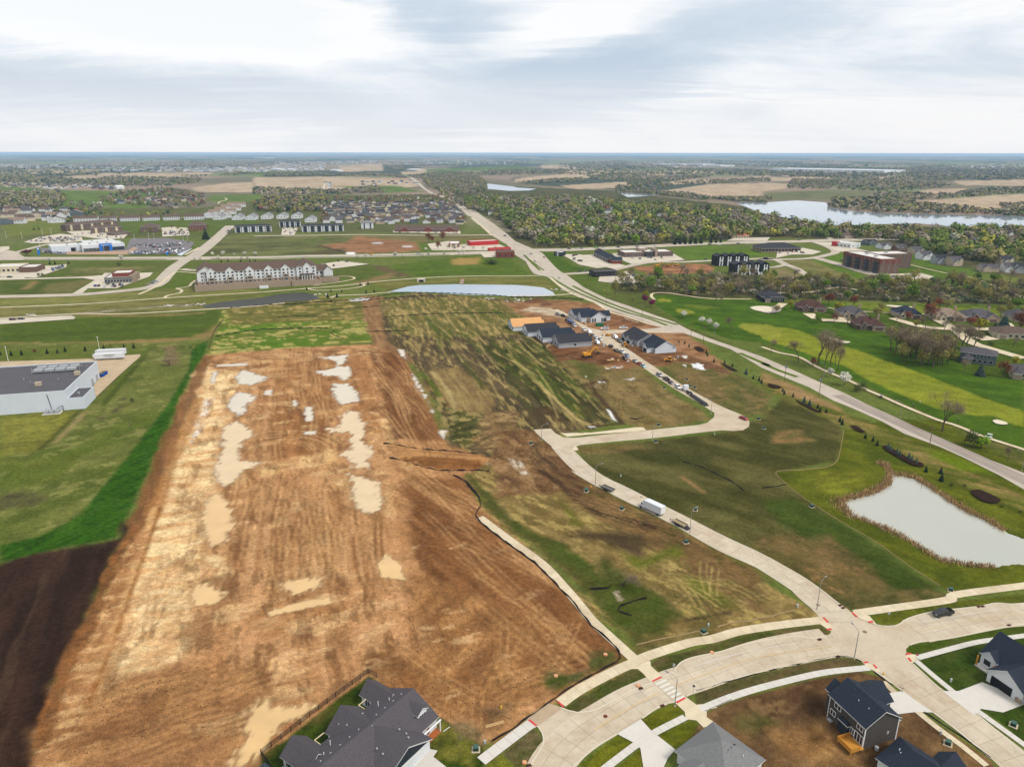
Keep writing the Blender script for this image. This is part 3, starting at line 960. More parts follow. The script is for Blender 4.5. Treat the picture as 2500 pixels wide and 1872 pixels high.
fill('C 900,1250 1150,1180 1240,1340 1500,1500 1900,1656 1700,1610 1200,1400 800,1270', (92, 116, 46), (106, 118, 56), (14, 5, -35), con=3, amp=2, soft=2)
fill('H 0,420 400,560 900,780 1300,970 1700,1180 2208,1430 2208,1320 1700,1140 1500,1080 1200,960 900,830 600,680 300,540 0,400', (86, 108, 36), (108, 112, 54), (12, 4, -38), con=3, amp=1.5, soft=2, c3=(134, 118, 76), nz3=(7, 3, -38, 43), thr=.63)
# land across the arterial
fill('C 290,890 380,890 460,940 560,1000 760,1035 450,1050 400,1010', (80, 124, 34), (70, 108, 28), (12, 5, 0), amp=1)
fill('C 510,1085 700,1065 780,1110 700,1160 820,1260 640,1180', (84, 122, 36), (100, 120, 48), (12, 5, 0), amp=1)
fill('C 1390,860 1700,830 2000,840 2208,900 2000,940 1550,950 1420,900', (100, 142, 44), (86, 124, 38), (30, 8, 0), amp=2)
fill('C 1080,1005 1300,990 1700,980 1740,1020 1700,1060 1200,1070 1060,1020', (166, 120, 86), (130, 90, 64), (12, 4, 0), con=3, amp=3, soft=3)
fill('C 900,1080 1200,1100 1900,1080 2208,1060 D 400,1090 900,1120 1500,1100 2208,1150 2208,1330 C 2208,1270 1600,1260 900,1220', (92, 88, 56), (78, 84, 44), (20, 6, 0), con=3, amp=4, soft=4)
fill('D 140,950 400,935 560,1000 820,1120 980,1150 700,1130 400,1040', (132, 124, 76), (110, 108, 60), (20, 6, 0), amp=3, con=3)
fill('D 0,1020 200,1015 350,1085 0,1100', (124, 116, 74), (140, 124, 88), (14, 4, 0), amp=2, con=3)
fill('D 380,935 470,930 800,1060 1000,1110 980,1150 820,1110 540,1000', (96, 140, 34), (84, 122, 30), (14, 4, 0), amp=1)
fill('D 1240,990 1400,1000 1800,1100 2000,1150 1700,1180 1200,1140 1000,1120', (92, 136, 38), (78, 112, 32), (20, 6, 0), amp=3)
fill('D 1240,880 1320,900 1500,1000 1800,1020 1780,1080 1400,1000 1240,960', (88, 132, 40), amp=3)
fill('D 500,930 700,880 780,900 780,960 560,965', (92, 136, 38), amp=1)
# verges near the houses in the foreground
fill('L 790,1090 900,1000 1100,890 1300,780 1440,715 1520,750 1600,840 1400,930 1250,1010 1100,1100 990,1130 880,1130', (92, 86, 50), (82, 98, 40), (6, 3, 25), con=3, amp=.3, soft=.4)
fill('L 1600,660 1700,600 1900,560 2198,480 2230,560 2000,610 1900,650 1850,710 1730,785', (98, 88, 54), (84, 96, 42), (5, 2.5, 25), con=3, amp=.3, soft=.4)
fill('M 0,365 300,285 600,235 830,208 900,260 800,300 690,290 450,315 200,378 0,420', (106, 92, 58), (88, 100, 44), (5, 2.5, 15), con=3, amp=.3, soft=.4)
fill('L 1480,470 1900,380 2208,250 2208,410 1800,500 1500,590 1400,600', (118, 104, 62), (90, 96, 46), (6, 3, 20), con=3, amp=2, soft=2)
fill('K 1020,640 1250,820 1500,980 1600,1060 1500,1180 1280,1260 1130,1140 960,960 880,860', (76, 94, 34), (96, 102, 50), (10, 4, 40), con=3, amp=3, soft=3)
fill('K 0,20 60,60 140,140 400,400 760,560 1000,760 1180,860 1100,880 900,900 700,720 400,480 120,260', (80, 104, 34), (96, 100, 46), (14, 3, 128), con=3, amp=2, soft=2)
fill('K 240,430 420,560 700,800 900,960 1030,1120 1180,1180 1000,1100 800,860 560,640 300,470', (122, 104, 70), (106, 96, 58), (14, 2, 128), con=3, amp=1.5, soft=1.5)
fill('K 780,0 1280,270 1560,420 2208,760 2208,1040 1900,900 1500,640 1000,380 700,120', (112, 88, 56), (132, 104, 66), (7, 3, 130), con=3, amp=3, soft=3, c3=(92, 98, 44), nz3=(4, 2, 130, 46), thr=.6)
fill('K 780,490 900,440 1300,480 1320,620 1280,640 1180,560 960,540', (92, 76, 50), (80, 66, 46), (8, 4, 130), con=3, amp=4, soft=3)
fill('K 1160,600 1300,660 1580,560 1600,620 1300,730 1200,690', (100, 116, 32), (112, 122, 40), (8, 4, 40), con=3, amp=2, soft=3)
fill('K 660,200 740,220 860,420 800,400', (106, 116, 34), amp=2, soft=2, a=.8)
fill('K 1620,790 1720,800 2000,980 1900,1020 1700,900', (98, 118, 30), amp=4, soft=4, a=.8)
fill('K 960,940 1100,920 1300,900 1500,1000 1600,1080 1450,1190 1200,1200 1060,1100', (76, 100, 30), (96, 104, 46), (8, 4, 30), con=3, amp=3, soft=3)
fill('K 1090,905 1130,900 1180,955 1130,970', (176, 162, 140), (140, 126, 100), (2, 1, 120), con=3, amp=1, soft=.6)
fill('K 560,0 780,0 900,160 1060,300 900,260 760,140', (92, 68, 46), (112, 86, 56), (6, 2, 130), con=3, amp=2, soft=2)
stroke('K 560,0 700,100 820,220 1000,320 1200,360 1400,420', 2.2, (70, 52, 38), a=.8)
tracks('K 600,60 900,200 1600,420 1500,480 900,300', 142, 20, (8, 24), .6, [(70, 54, 38), (150, 120, 80)], .6, 10)
tracks('K 1400,700 2000,800 2150,950 1700,1060', 130, 40, (6, 18), .5, [(180, 156, 98), (92, 76, 48), (100, 116, 40)], .6, 30)
stroke('K 1640,1110 1800,1090 1960,1060', 1.4, (74, 62, 42), a=.8)
# foreground yards
fill('J 60,1520 300,1400 640,1120 1050,820 1100,780 1300,900 1750,1160 2000,1300 2198,1450 2198,1700 60,1900', (66, 92, 24), (54, 78, 22), (5, 3, 40), con=3, amp=.3, soft=.5)
fill('J 1700,1180 1950,1260 2198,1440 2100,1640 1760,1560 1690,1480', (122, 116, 48), (104, 112, 44), (5, 3, 40), con=3, amp=1, soft=1)
fill('J 1850,1220 2060,1230 2198,1330 2198,1460 2040,1380 1900,1290', (134, 112, 78), (116, 98, 64), (5, 3, 40), con=3, amp=1, soft=1)
fill('J 20,1560 120,1490 420,1230 560,1150 640,1110 720,1040 700,1000 560,1100 400,1180 180,1340 60,1470', (142, 94, 56), (168, 116, 74), (3, 2, 40), con=3, amp=.6, soft=.8)
fill('L 560,860 640,760 800,760 950,740 990,790 830,870 700,920', (96, 92, 54), (80, 98, 34), (4, 2, 30), con=3, amp=2, soft=1.5)
fill('L 1000,560 1250,540 1310,620 1200,700 1000,740', (104, 86, 52), (90, 90, 46), (4, 2, 30), con=3, amp=2, soft=1.5)
fill('L 0,1100 160,1040 260,1080 250,1180 100,1300 0,1300', (104, 80, 54), (124, 98, 66), (4, 2, 30), con=3, amp=2, soft=2)
fill('L 180,1530 480,1270 570,1380 560,1470 430,1620 330,1656 260,1600', (112, 98, 68), (98, 100, 52), (3, 1.5, 30), con=3, amp=.5, soft=.5)
fill('L 0,1656 180,1530 270,1620 330,1656 330,1760 0,1760', (126, 124, 44), (108, 116, 38), (4, 2, 30), con=3, amp=.5, soft=.5)
for s in ('L 1500,1200 1830,1040 1920,1120 1900,1180 1610,1310', 'L 900,1656 1280,1345 1450,1430 1170,1656 1100,1750 800,1750', 'L 1670,1350 1980,1210 2110,1280 1840,1480', 'L 1280,1656 1510,1480 1540,1656 1540,1750 1200,1750'):
 fill(s, (118, 124, 30), (98, 112, 26), (4, 1.5, 25), con=3, amp=.2, soft=.3)
fill('M 0,660 300,565 600,495 900,432 1060,430 1130,480 900,510 600,565 300,650 40,740 0,760', (108, 90, 60), (92, 86, 50), (5, 2, 20), con=3, amp=.3, soft=.4)
fill('M 60,800 240,720 500,650 800,570 1100,520 1250,560 1330,650 1500,800 1700,920 1990,1120 2050,1200 300,1250 -50,1000', (122, 94, 62), (96, 72, 48), (9, 4, 30), con=3, amp=.3, soft=.4, c3=(142, 112, 76), nz3=(5, 3, 30, 47), thr=.6)
fill('M 480,900 640,940 840,870 1000,990 1040,1100 800,1167 560,1100', (162, 124, 78), (140, 104, 64), (6, 3, 30), con=3, amp=3, soft=3)
fill('M 640,780 820,640 900,690 840,820 760,900', (84, 62, 42), (100, 76, 52), (6, 3, 30), con=3, amp=3, soft=3)
fill('M 760,920 880,930 860,990 780,1000', (104, 76, 46), amp=2, soft=2)
fill('M 240,820 400,800 540,860 420,940 300,920', (92, 96, 44), (108, 96, 56), (4, 2, 30), con=3, amp=3, soft=2)
fill('M 1440,345 1700,300 2212,200 2400,160 2400,290 2212,280 1900,330 1480,430 1420,380', (76, 104, 28), (92, 110, 44), (6, 2.5, 15), con=3, amp=.3, soft=.4)
fill('M 1500,440 1900,330 2300,270 2300,1100 2100,900 1760,670', (58, 92, 26), (76, 98, 36), (5, 3, 20), con=3, amp=.3, soft=.4)
fill('M 1450,470 1720,660 1640,640 1480,510', (80, 102, 36), amp=.2, soft=.3)
fill('M 1160,150 1400,110 1760,50 2212,0 2400,-30 2400,60 2020,60 1600,115 1430,160 1380,195 1250,205', (108, 118, 32), (92, 106, 34), (6, 2.5, 15), con=3, amp=.3, soft=.4)
fill('M 880,0 1060,110 1300,80 1700,30 1750,10 1500,-40', (112, 98, 58), (92, 94, 46), (5, 3, 20), con=3, amp=.5, soft=.6)

# --- puddles and the pond: real hollows, filled with level sheets of water below
mud = mat('muddy_water', C(226, 196, 152), .05, 1.0, var=.08, vscale=.12)
mud3 = mat('near_muddy_water', C(226, 186, 128), .05, 1.0, var=.1, vscale=.12)
mud2 = mat('thin_muddy_water', C(220, 204, 180), .05, 1.0, var=.05, vscale=.05)  # paler base colour stands in for sky reflection on the farther puddles
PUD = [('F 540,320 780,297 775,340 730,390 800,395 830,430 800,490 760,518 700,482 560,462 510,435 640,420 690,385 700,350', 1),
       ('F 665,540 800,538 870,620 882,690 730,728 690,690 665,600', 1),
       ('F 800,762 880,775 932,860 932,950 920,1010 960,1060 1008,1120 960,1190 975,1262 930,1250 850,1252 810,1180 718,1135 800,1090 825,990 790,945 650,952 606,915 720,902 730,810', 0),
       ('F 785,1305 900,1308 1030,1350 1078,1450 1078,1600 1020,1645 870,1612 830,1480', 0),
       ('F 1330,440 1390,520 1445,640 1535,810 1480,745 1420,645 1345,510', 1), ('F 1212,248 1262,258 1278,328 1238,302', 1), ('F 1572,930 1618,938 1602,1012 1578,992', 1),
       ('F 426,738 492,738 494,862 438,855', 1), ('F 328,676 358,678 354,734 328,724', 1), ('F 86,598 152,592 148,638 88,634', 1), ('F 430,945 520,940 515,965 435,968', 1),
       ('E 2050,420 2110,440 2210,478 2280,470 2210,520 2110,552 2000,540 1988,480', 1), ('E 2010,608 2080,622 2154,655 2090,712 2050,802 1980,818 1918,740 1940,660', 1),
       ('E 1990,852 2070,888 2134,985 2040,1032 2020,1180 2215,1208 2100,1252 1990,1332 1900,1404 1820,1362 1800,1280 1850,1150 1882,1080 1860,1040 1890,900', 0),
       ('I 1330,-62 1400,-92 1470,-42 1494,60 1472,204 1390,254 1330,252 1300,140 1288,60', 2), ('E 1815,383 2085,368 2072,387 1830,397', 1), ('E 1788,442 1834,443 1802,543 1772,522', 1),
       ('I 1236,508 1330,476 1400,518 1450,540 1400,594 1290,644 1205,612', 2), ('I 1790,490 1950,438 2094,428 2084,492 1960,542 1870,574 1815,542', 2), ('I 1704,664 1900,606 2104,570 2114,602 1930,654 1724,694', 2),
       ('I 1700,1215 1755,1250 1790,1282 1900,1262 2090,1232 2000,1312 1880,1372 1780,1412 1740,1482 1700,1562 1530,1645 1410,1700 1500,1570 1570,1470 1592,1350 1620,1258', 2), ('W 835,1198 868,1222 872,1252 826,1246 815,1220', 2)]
for m_ in (mud, mud2, mud3):            # shallow margins: the water thins out over the soil
 t = m_.node_tree
 bs = t.nodes['Principled BSDF']
 tr = nd(t, 'ShaderNodeBsdfTransparent')
 mx = nd(t, 'ShaderNodeMixShader')
 lk(t, nd(t, 'ShaderNodeAttribute', attribute_name='depth').outputs['Fac'], mx.inputs[0])
 lk(t, tr.outputs[0], mx.inputs[1])
 lk(t, bs.outputs[0], mx.inputs[2])
 lk(t, mx.outputs[0], t.nodes['Material Output'].inputs[0])
for k, (s, kind) in enumerate(PUD):
 w = [(q.x, q.y) for q in pts(s)]
 ar = np.array(w)
 big_ = len(w) > 6
 if big_:
  fill(s, (140, 100, 64), (166, 124, 84), (4, 2, FA), amp=5, soft=5.0, a=.7)
 amp = 1.8 if big_ else .7
 st = .6 if ar[:, 1].mean() < 200 else .9
 gx, gy = np.meshgrid(np.arange(ar[:, 0].min() - 4, ar[:, 0].max() + 4, st), np.arange(ar[:, 1].min() - 4, ar[:, 1].max() + 4, st))
 X_, Y_ = gx.ravel(), gy.ravel()
 ca, sa = math.cos(R(FA - 20)), math.sin(R(FA - 20))
 nn = (fbm(X_ / 5, Y_ / 3, 3, 31) - .5) * 2 + (fbm((X_ * ca + Y_ * sa) / 4, (-X_ * sa + Y_ * ca) / .9, 2, 35) - .5) * 1.8 + (fbm(X_ / 1.3, Y_ / 1.3, 2, 33) - .5)
 dpt = sst((sdpoly(w, X_, Y_) + .6 + nn * amp) / (1.9 if big_ else 1.0))
 nr_, nc_ = gx.shape
 id_ = np.arange(nr_ * nc_).reshape(nr_, nc_)
 fq = np.stack([id_[:-1, :-1], id_[:-1, 1:], id_[1:, 1:], id_[1:, :-1]], -1).reshape(-1, 4)
 fq = fq[dpt[fq].max(1) > .02]
 us, inv = np.unique(fq, return_inverse=True)
 me = bpy.data.meshes.new('puddle')
 me.from_pydata(np.stack([X_[us], Y_[us], np.full(len(us), .02 + .002 * k)], 1).tolist(), [], inv.reshape(-1, 4).tolist())
 me.attributes.new('depth', 'FLOAT', 'POINT').data.foreach_set('value', dpt[us].astype(np.float32))
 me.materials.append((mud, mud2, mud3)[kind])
 tag(place('puddle', me), kind='structure')
i_, m_ = dig('F 1150,1075 1500,1125 1890,1150 2060,1175 1960,1255 1540,1255 1300,1200', 0, 5, 1)
GZ[i_] = np.maximum(GZ[i_], 1.5 * m_)
POND = 'N 985,283 1050,288 1078,338 1120,370 1240,388 1300,408 1450,500 1600,600 1750,690 1900,760 2050,850 2208,910 2330,970 2330,1120 2150,1120 1980,1142 1750,1132 1640,1112 1520,1092 1460,1062 1380,1012 1270,942 1180,892 1100,852 980,802 860,752 760,722 688,642 678,600 760,570 900,530 1000,490 1060,440 1078,380 1040,310'
i_, m_ = dig(POND, 0.5, 1.5, .8)
pw = pts(POND)
cc = sum(pw, Vector()) / len(pw)
pond_m = mat('pond_water', C(188, 188, 176), .05, 1.0, var=.03, vscale=.03, bump=.02, bscale=.5)
sheet('pond', [cc + (q - cc) * 1.06 for q in pw], -0.24, pond_m)
# roughness of the worked soil
i = _sel([(q.x, q.y) for q in pts(SITE)], 1)
GZ[i] -= 0.10 * gnoise(12, 1.4, FA, 51)[i] * (GZ[i] > -0.02)

gm = bpy.data.meshes.new('ground')
ii = np.arange(NR * NA).reshape(NR, NA)
a_, b_ = ii[:-1], ii[1:]
q = np.stack([a_, np.roll(a_, -1, 1), np.roll(b_, -1, 1), b_], -1).reshape(-1, 4)
gm.vertices.add(NR * NA)
gm.vertices.foreach_set('co', np.stack([GX, GY, GZ], 1).astype(np.float32).ravel())
gm.loops.add(q.size)
gm.loops.foreach_set('vertex_index', q[:, ::-1].ravel().astype(np.int32))
gm.polygons.add(len(q))
gm.polygons.foreach_set('loop_start', np.arange(0, q.size, 4, dtype=np.int32))
gm.polygons.foreach_set('loop_total', np.full(len(q), 4, np.int32))
gm.polygons.foreach_set('use_smooth', np.ones(len(q), bool))
at_ = gm.color_attributes.new('Col', 'FLOAT_COLOR', 'POINT')
at_.data.foreach_set('color', np.concatenate([GC, np.ones((len(GC), 1))], 1).astype(np.float32).ravel())
gm.update(calc_edges=True)
gmat = mat('ground', (.2, .2, .2), .95, .02, attr='Col')
t = gmat.node_tree
b = t.nodes['Principled BSDF']
g = nd(t, 'ShaderNodeNewGeometry')
at = [n for n in t.nodes if n.type == 'ATTRIBUTE'][0]
o = at.outputs[0]
for sc_, am in ((0.12, .18), (0.7, .24), (2.6, .28)):
 n = nd(t, 'ShaderNodeTexNoise')
 n.inputs['Scale'].default_value = sc_
 n.inputs['Detail'].default_value = 5
 n.inputs['Roughness'].default_value = .65
 lk(t, g.outputs['Position'], n.inputs[0])
 o = mixc(t, 1.0, o, ramp(t, n.outputs[0], [(.34, 1 - am), (.66, 1 + am)]), 'MULTIPLY')
lk(t, o, b.inputs['Base Color'])
bp = nd(t, 'ShaderNodeBump')
bp.inputs['Strength'].default_value = .55
bp.inputs['Distance'].default_value = .5
n = nd(t, 'ShaderNodeTexNoise')
n.inputs['Scale'].default_value = .8
n.inputs['Detail'].default_value = 7
n.inputs['Roughness'].default_value = .7
lk(t, g.outputs['Position'], n.inputs[0])
lk(t, n.outputs[0], bp.inputs['Height'])
lk(t, bp.outputs[0], b.inputs['Normal'])
gm.materials.append(gmat)
ground = place('ground', gm)
tag(ground, kind='structure')

# ================================================================== ROADS, PATHS, WATER
conc = mat('road_concrete', C(206, 192, 170), .85, .2, var=.10, vscale=.12)
conc_joint = mat('concrete_joint', C(158, 142, 120), .9, .1)
conc_slab = mat('concrete_slab', C(208, 195, 174), .85, .2, var=.10, vscale=.35, objvar=.05)
walk_slab = mat('path_slab', C(222, 206, 178), .85, .2, var=.10, vscale=.4, objvar=.05)
new_conc = mat('new_concrete', C(216, 210, 200), .85, .2, var=.05, vscale=.5, objvar=.03)
art_m = mat('arterial_concrete', C(200, 188, 172), .85, .2, var=.08, vscale=.08)
old_m = mat('worn_pavement', C(168, 156, 146), .88, .2, var=.10, vscale=.10)
lot_m = mat('parking_concrete', C(214, 202, 184), .85, .2, var=.08, vscale=.06)
asph = mat('dark_asphalt', C(134, 128, 130), .9, .2, var=.08, vscale=.06)
verge = mat('median_grass', C(100, 118, 40), .95, .05, var=.25, vscale=.3)
verge2 = mat('brown_verge', C(104, 96, 56), .95, .05, var=.3, vscale=.4)
kerbm = mat('kerb', C(218, 206, 186), .8, .2)
white_l = mat('white_paint', C(226, 222, 212), .6, .3, var=.12, vscale=2)
yel_l = mat('yellow_paint', C(222, 196, 150), .6, .3, var=.2, vscale=1.5)
red_pad = mat('red_tactile', C(214, 84, 78), .7, .3, var=.08, vscale=3)


def stain(m, rgb, scale, lo, hi, amt):
 t = m.node_tree
 b = t.nodes['Principled BSDF']
 src = b.inputs['Base Color'].links[0].from_socket
 g = nd(t, 'ShaderNodeNewGeometry')
 n = nd(t, 'ShaderNodeTexNoise')
 n.inputs['Scale'].default_value = scale
 n.inputs['Detail'].default_value = 7
 n.inputs['Roughness'].default_value = .7
 lk(t, g.outputs['Position'], n.inputs[0])
 lk(t, mixc(t, ramp(t, n.outputs[0], [(lo, 0.0), (hi, amt)]), src, C(*rgb)), b.inputs['Base Color'])


for m_ in (conc, conc_slab, walk_slab):
 stain(m_, (178, 152, 122), .07, .46, .66, .5)
 stain(m_, (150, 136, 118), .9, .55, .75, .45)
stain(art_m, (160, 150, 138), .05, .45, .7, .5)
stain(lot_m, (180, 168, 152), .05, .45, .7, .5)
_z = [0.03]


def Z():
 _z[0] += 0.004
 return _z[0]


# collector street in the foreground
sheet('road', pts('L 440,1700 540,1500 578,1420 566,1330 522,1265 390,1330 425,1185 610,1040 740,1090 810,1116 900,1136 990,1130 1100,1100 1250,1020 1400,940 1610,850 1720,792 1820,750 1850,705 1900,652 2000,610 2190,570 M 200,380 330,340 450,315 640,290 700,290 760,300 800,300 880,280 905,265 915,230 1040,125 1100,160 1200,205 1260,217 1340,215 1385,195 1430,165 1600,120 1900,85 2020,62 2120,68 2212,70 2420,60 2420,170 2212,200 2000,240 1700,300 1500,325 1440,345 1415,370 1420,420 1250,560 1160,490 1110,450 1065,430 1000,420 900,430 600,490 300,560 0,655 L 1950,980 1700,1070 1520,1190 1290,1340 1100,1450 960,1560 860,1660 700,1800 300,1800'), Z(), conc)
# slabs of the collector, three lanes wide
slabs('road_lane', pts('L 620,1700 700,1560 850,1400 1000,1280 1150,1190 1400,1040 1600,950 1800,865 2000,800 2190,735 M 200,480 450,395 700,340 900,310'), 9.4, Z() + .01, conc_joint, conc_slab, 4.6, 3, .07, 2.0, .022)
slabs('road_lane', pts('M 1480,250 1700,205 1950,160 2212,135 2420,115'), 9.4, Z() + .01, conc_joint, conc_slab, 4.6, 3, .07, 2.0, .022)
# street running up the plots and its bend
_z[0] += .03
sheet('road', pts('M 905,265 915,230 850,150 800,110 680,0 K 2208,745 2100,690 1900,600 1700,490 1500,370 1290,265 1120,180 985,118 880,60 785,0 G 690,1560 560,1450 440,1330 330,1240 240,1160 215,1135 360,1125 400,1165 470,1200 560,1204 900,1168 1165,1142 1400,1116 1600,1096 1680,1076 1736,1030 1740,995 1690,962 1600,905 1500,850 1400,790 1300,725 1200,655 1110,595 1010,530 930,475 860,440 790,400 720,345 620,280 540,210 470,170 370,130 420,120 500,160 600,230 680,275 790,300 860,296 1170,288 1290,282 1360,300 1480,322 1170,318 900,322 850,330 880,365 960,425 1060,490 1160,558 1260,622 1360,688 1460,752 1560,812 1660,866 1740,910 1850,962 1930,994 1990,1020 2036,1070 2030,1110 1980,1140 1900,1146 1800,1140 1500,1172 1200,1206 900,1232 660,1256 580,1270 545,1300 550,1340 600,1400 700,1480 840,1560 960,1630 K 1100,80 1250,150 1400,230 1520,290 1700,390 1900,480 2100,570 2208,622 N 300,1210 480,1330 620,1440 700,1500 760,1540 M 1060,140'), Z(), conc)
slabs('road_lane', pts('M 960,190 880,100 760,0 N 330,1310 150,1200 0,1110 K 2000,580 1800,480 1600,375 1400,275 1200,180 1000,75 G 700,1520 600,1440 500,1340 440,1270'), 8.2, Z() + .01, conc_joint, conc_slab, 4.6, 2, .07, 2.0, .022)
# street to the lower right
sheet('road', pts('M 1065,430 1110,450 1180,500 1250,560 1395,660 1480,720 1600,800 1760,920 1990,1110 2050,1167 2200,1300 2420,1250 2212,1080 2000,900 1880,800 1760,710 1600,600 1480,490 1420,420 1300,380'), Z(), conc)
slabs('road_lane', pts('M 1330,500 1500,620 1650,730 1800,840 1960,960 2150,1110 2300,1230'), 7.6, Z() + .012, conc_joint, conc_slab, 4.6, 2, .07, 2.0, .022)
_z[0] += .03
# kerbs
for s in ('L 740,1090 810,1116 900,1136 990,1130 1100,1100 1250,1020 1400,940 1610,850', 'L 1720,792 1820,750 1850,705 1900,652 2000,610 2190,570 M 200,380 330,340 450,315 640,290 700,290 760,300 800,300 880,280', 'M 1200,205 1260,217 1340,215 1385,195 1430,165 1600,120 1900,85 2020,62 2120,68 2212,70',
          'M 2212,200 2000,240 1700,300 1500,325 1440,345', 'M 1065,430 1000,420 900,430 600,490 300,560 0,655 L 1950,980', 'L 1840,1030 1700,1070 1520,1190', 'L 1280,1340 1100,1450 960,1560 860,1660', 'L 440,1660 540,1500 578,1420 566,1330 522,1265',
          'M 800,110 680,0 K 2208,745 2100,690 1900,600 1700,490 1500,370 1290,265 1120,180 985,118 880,60 785,0 G 690,1560 560,1450 440,1330 330,1240 240,1160', 'M 1035,120 N 700,1500 620,1440 480,1330 300,1210 K 2208,622 2100,570 1900,480 1700,390 1520,290 1400,230 1250,150 1100,80 G 960,1630 840,1560 700,1480 600,1400 550,1340 545,1300 580,1270 660,1256 900,1232 1200,1206 1500,1172',
          'M 1460,470 1600,600 1660,650', 'M 1880,800 2000,900 2212,1080', 'M 1600,800 1760,920 1990,1110', 'M 1190,510 1395,655'):
 ribbon('kerb', pts(s), .35, .16, kerbm, h=.2, step=1.2)
# trails and sidewalks in slabs
slabs('footpath', pts('K 95,345 300,500 560,690 730,870 850,1010 940,1120 1090,1260 1250,1405'), 3.0, .09, conc_joint, walk_slab, 3.0, 1, .06, 1.0)
slabs('footpath', pts('L 740,1045 900,930 1100,820 1300,720 1450,655 1560,600 1800,520 2000,462 2198,430 M 300,250 600,205 860,175'), 3.0, .10, conc_joint, walk_slab, 3.0, 1, .06, 1.0)
slabs('footpath', pts('L -20,1600 150,1470 390,1290 480,1225'), 2.6, .09, conc_joint, new_conc, 2.6, 1, .06, 1.0)
slabs('footpath', pts('M 1075,130 1300,98 1700,40 N 1640,1385 2208,1310 2400,1290'), 2.9, .10, conc_joint, walk_slab, 3.0, 1, .06, 1.0)
slabs('footpath', pts('M 30,778 200,708 400,642 700,565 900,525 1165,498'), 1.9, .10, conc_joint, new_conc, 1.9, 1, .05, 1.0)
slabs('footpath', pts('L 1935,1180 1640,1330 1470,1440 1180,1660 1080,1740'), 1.7, .11, conc_joint, new_conc, 1.8, 1, .05, 1.0)
slabs('footpath', pts('M 1260,590 1380,700 1500,800 1650,920 1800,1030 1960,1160'), 1.5, .10, conc_joint, walk_slab, 1.8, 1, .05, 1.0)
slabs('footpath', pts('M 1480,448 1600,550 1760,680 1900,790 2080,920 2300,1080'), 1.5, .10, conc_joint, new_conc, 1.8, 1, .05, 1.0)
slabs('footpath', pts('M 1490,432 1700,375 1900,325 2080,300 2300,270'), 1.6, .12, conc_joint, new_conc, 1.8, 1, .05, 1.0)
sheet('footpath', pts('L 1450,665 1600,640 1605,690 1720,792 1610,850 1530,760 1480,718 1400,720'), .115, mat('path_concrete', C(222, 206, 178), .85, .2, var=.1, vscale=.4))
sheet('footpath', pts('L 1940,985 2040,1060 2198,1050 2240,1090 2140,1110 2140,1180 2230,1240 2110,1280 2040,1210 1940,1200 1930,1130 1840,1045'), .115, MATS['path_concrete'])
sheet('footpath', pts('M 850,160 920,225 905,250 830,200'), .12, MATS['path_concrete'])
sheet('footpath', pts('M 1100,125 1170,150 1220,210 1110,170 1040,125 1060,118'), .125, MATS['path_concrete'])
sheet('footpath', pts('M 1420,400 1480,410 1500,450 1440,470 1415,430'), .125, MATS['path_concrete'])
sheet('footpath', pts('M 1120,460 1170,470 1250,520 1220,530 1160,500'), .12, MATS['path_concrete'])
sheet('footpath', pts('G 440,1160 480,1165 700,1160 1080,1115 1140,1115 1165,1140 1060,1152 700,1175 500,1195'), .10, MATS['path_concrete'])
sheet('footpath', pts('G 545,1300 575,1275 595,1305 565,1312'), .10, MATS['path_concrete'])
# driveways
for s in ('L 1510,1200 1610,1310 1840,1490 1770,1570 1700,1720 1540,1700 1530,1640 1505,1480 1450,1430 1280,1340', 'M 1290,670 1395,655 1480,720 1600,800 1480,797 1360,812 1290,745',
          'M 1660,655 1770,655 1930,595 2190,700 2210,748 2070,800 1920,775 1875,820', 'J 1500,1680 1650,1530 1660,1480 1760,1500 1720,1560 1860,1670'):
 sheet('driveway', pts(s), .135 + len(s) * 1e-5, new_conc)
sheet('road_stub', pts('L 425,1185 610,1040 760,1090 520,1262'), .12, mat('stub_concrete', C(190, 170, 144), .88, .2, var=.12, vscale=.4))
# paint on the road
for k in range(6):
 a, b2 = zp('L', 1655 + k * 36, 868 + k * 31), zp('L', 1755 + k * 34, 824 + k * 31)
 ribbon('crosswalk_bar', [a, b2], .62, .125 + .001 * k, white_l)
ribbon('centre_line', pts('L 1070,1302 1200,1212 1400,1092 1600,988 1690,940'), .14, .12, yel_l, shift=.14)
ribbon('centre_line', pts('L 1070,1302 1200,1212 1400,1092 1600,988 1690,940'), .14, .121, yel_l, shift=-.14)
ribbon('centre_line', pts('L 1830,880 2000,815 2190,748 M 200,490 400,430 700,385 930,350'), .14, .12, yel_l, shift=.14)
ribbon('centre_line', pts('L 1830,880 2000,815 2190,748 M 200,490 400,430 700,385 930,350'), .14, .121, yel_l, shift=-.14)
ribbon('centre_line', pts('M 1500,255 1700,212 1950,165 2212,140'), .14, .12, yel_l)
ribbon('parking_line', pts('L 2010,695 2190,643 M 100,450 300,400 500,360 680,335'), .14, .12, white_l)
ribbon('parking_line', pts('M 1500,192 1700,160 1900,125 2070,97'), .14, .12, white_l)
for s in ('L 1610,835 1700,788 1715,800 1625,842', 'L 1840,1035 1925,990 1945,1000 1860,1048', 'L 705,1030 725,1028 778,1080 755,1085', 'L 425,1210 445,1200 518,1258 500,1268', 'M 850,160 862,156 898,192 882,194', 'M 876,237 910,230 916,240 884,247', 'M 1044,125 1056,122 1092,154 1078,156', 'M 1155,186 1188,180 1198,192 1166,197',
          'M 1410,403 1445,397 1455,407 1418,413', 'M 1422,432 1436,428 1458,455 1442,458', 'M 1125,460 1155,455 1165,465 1135,470', 'M 1190,478 1202,475 1225,500 1210,505'):
 sheet('tactile_pad', pts(s), .15, red_pad)

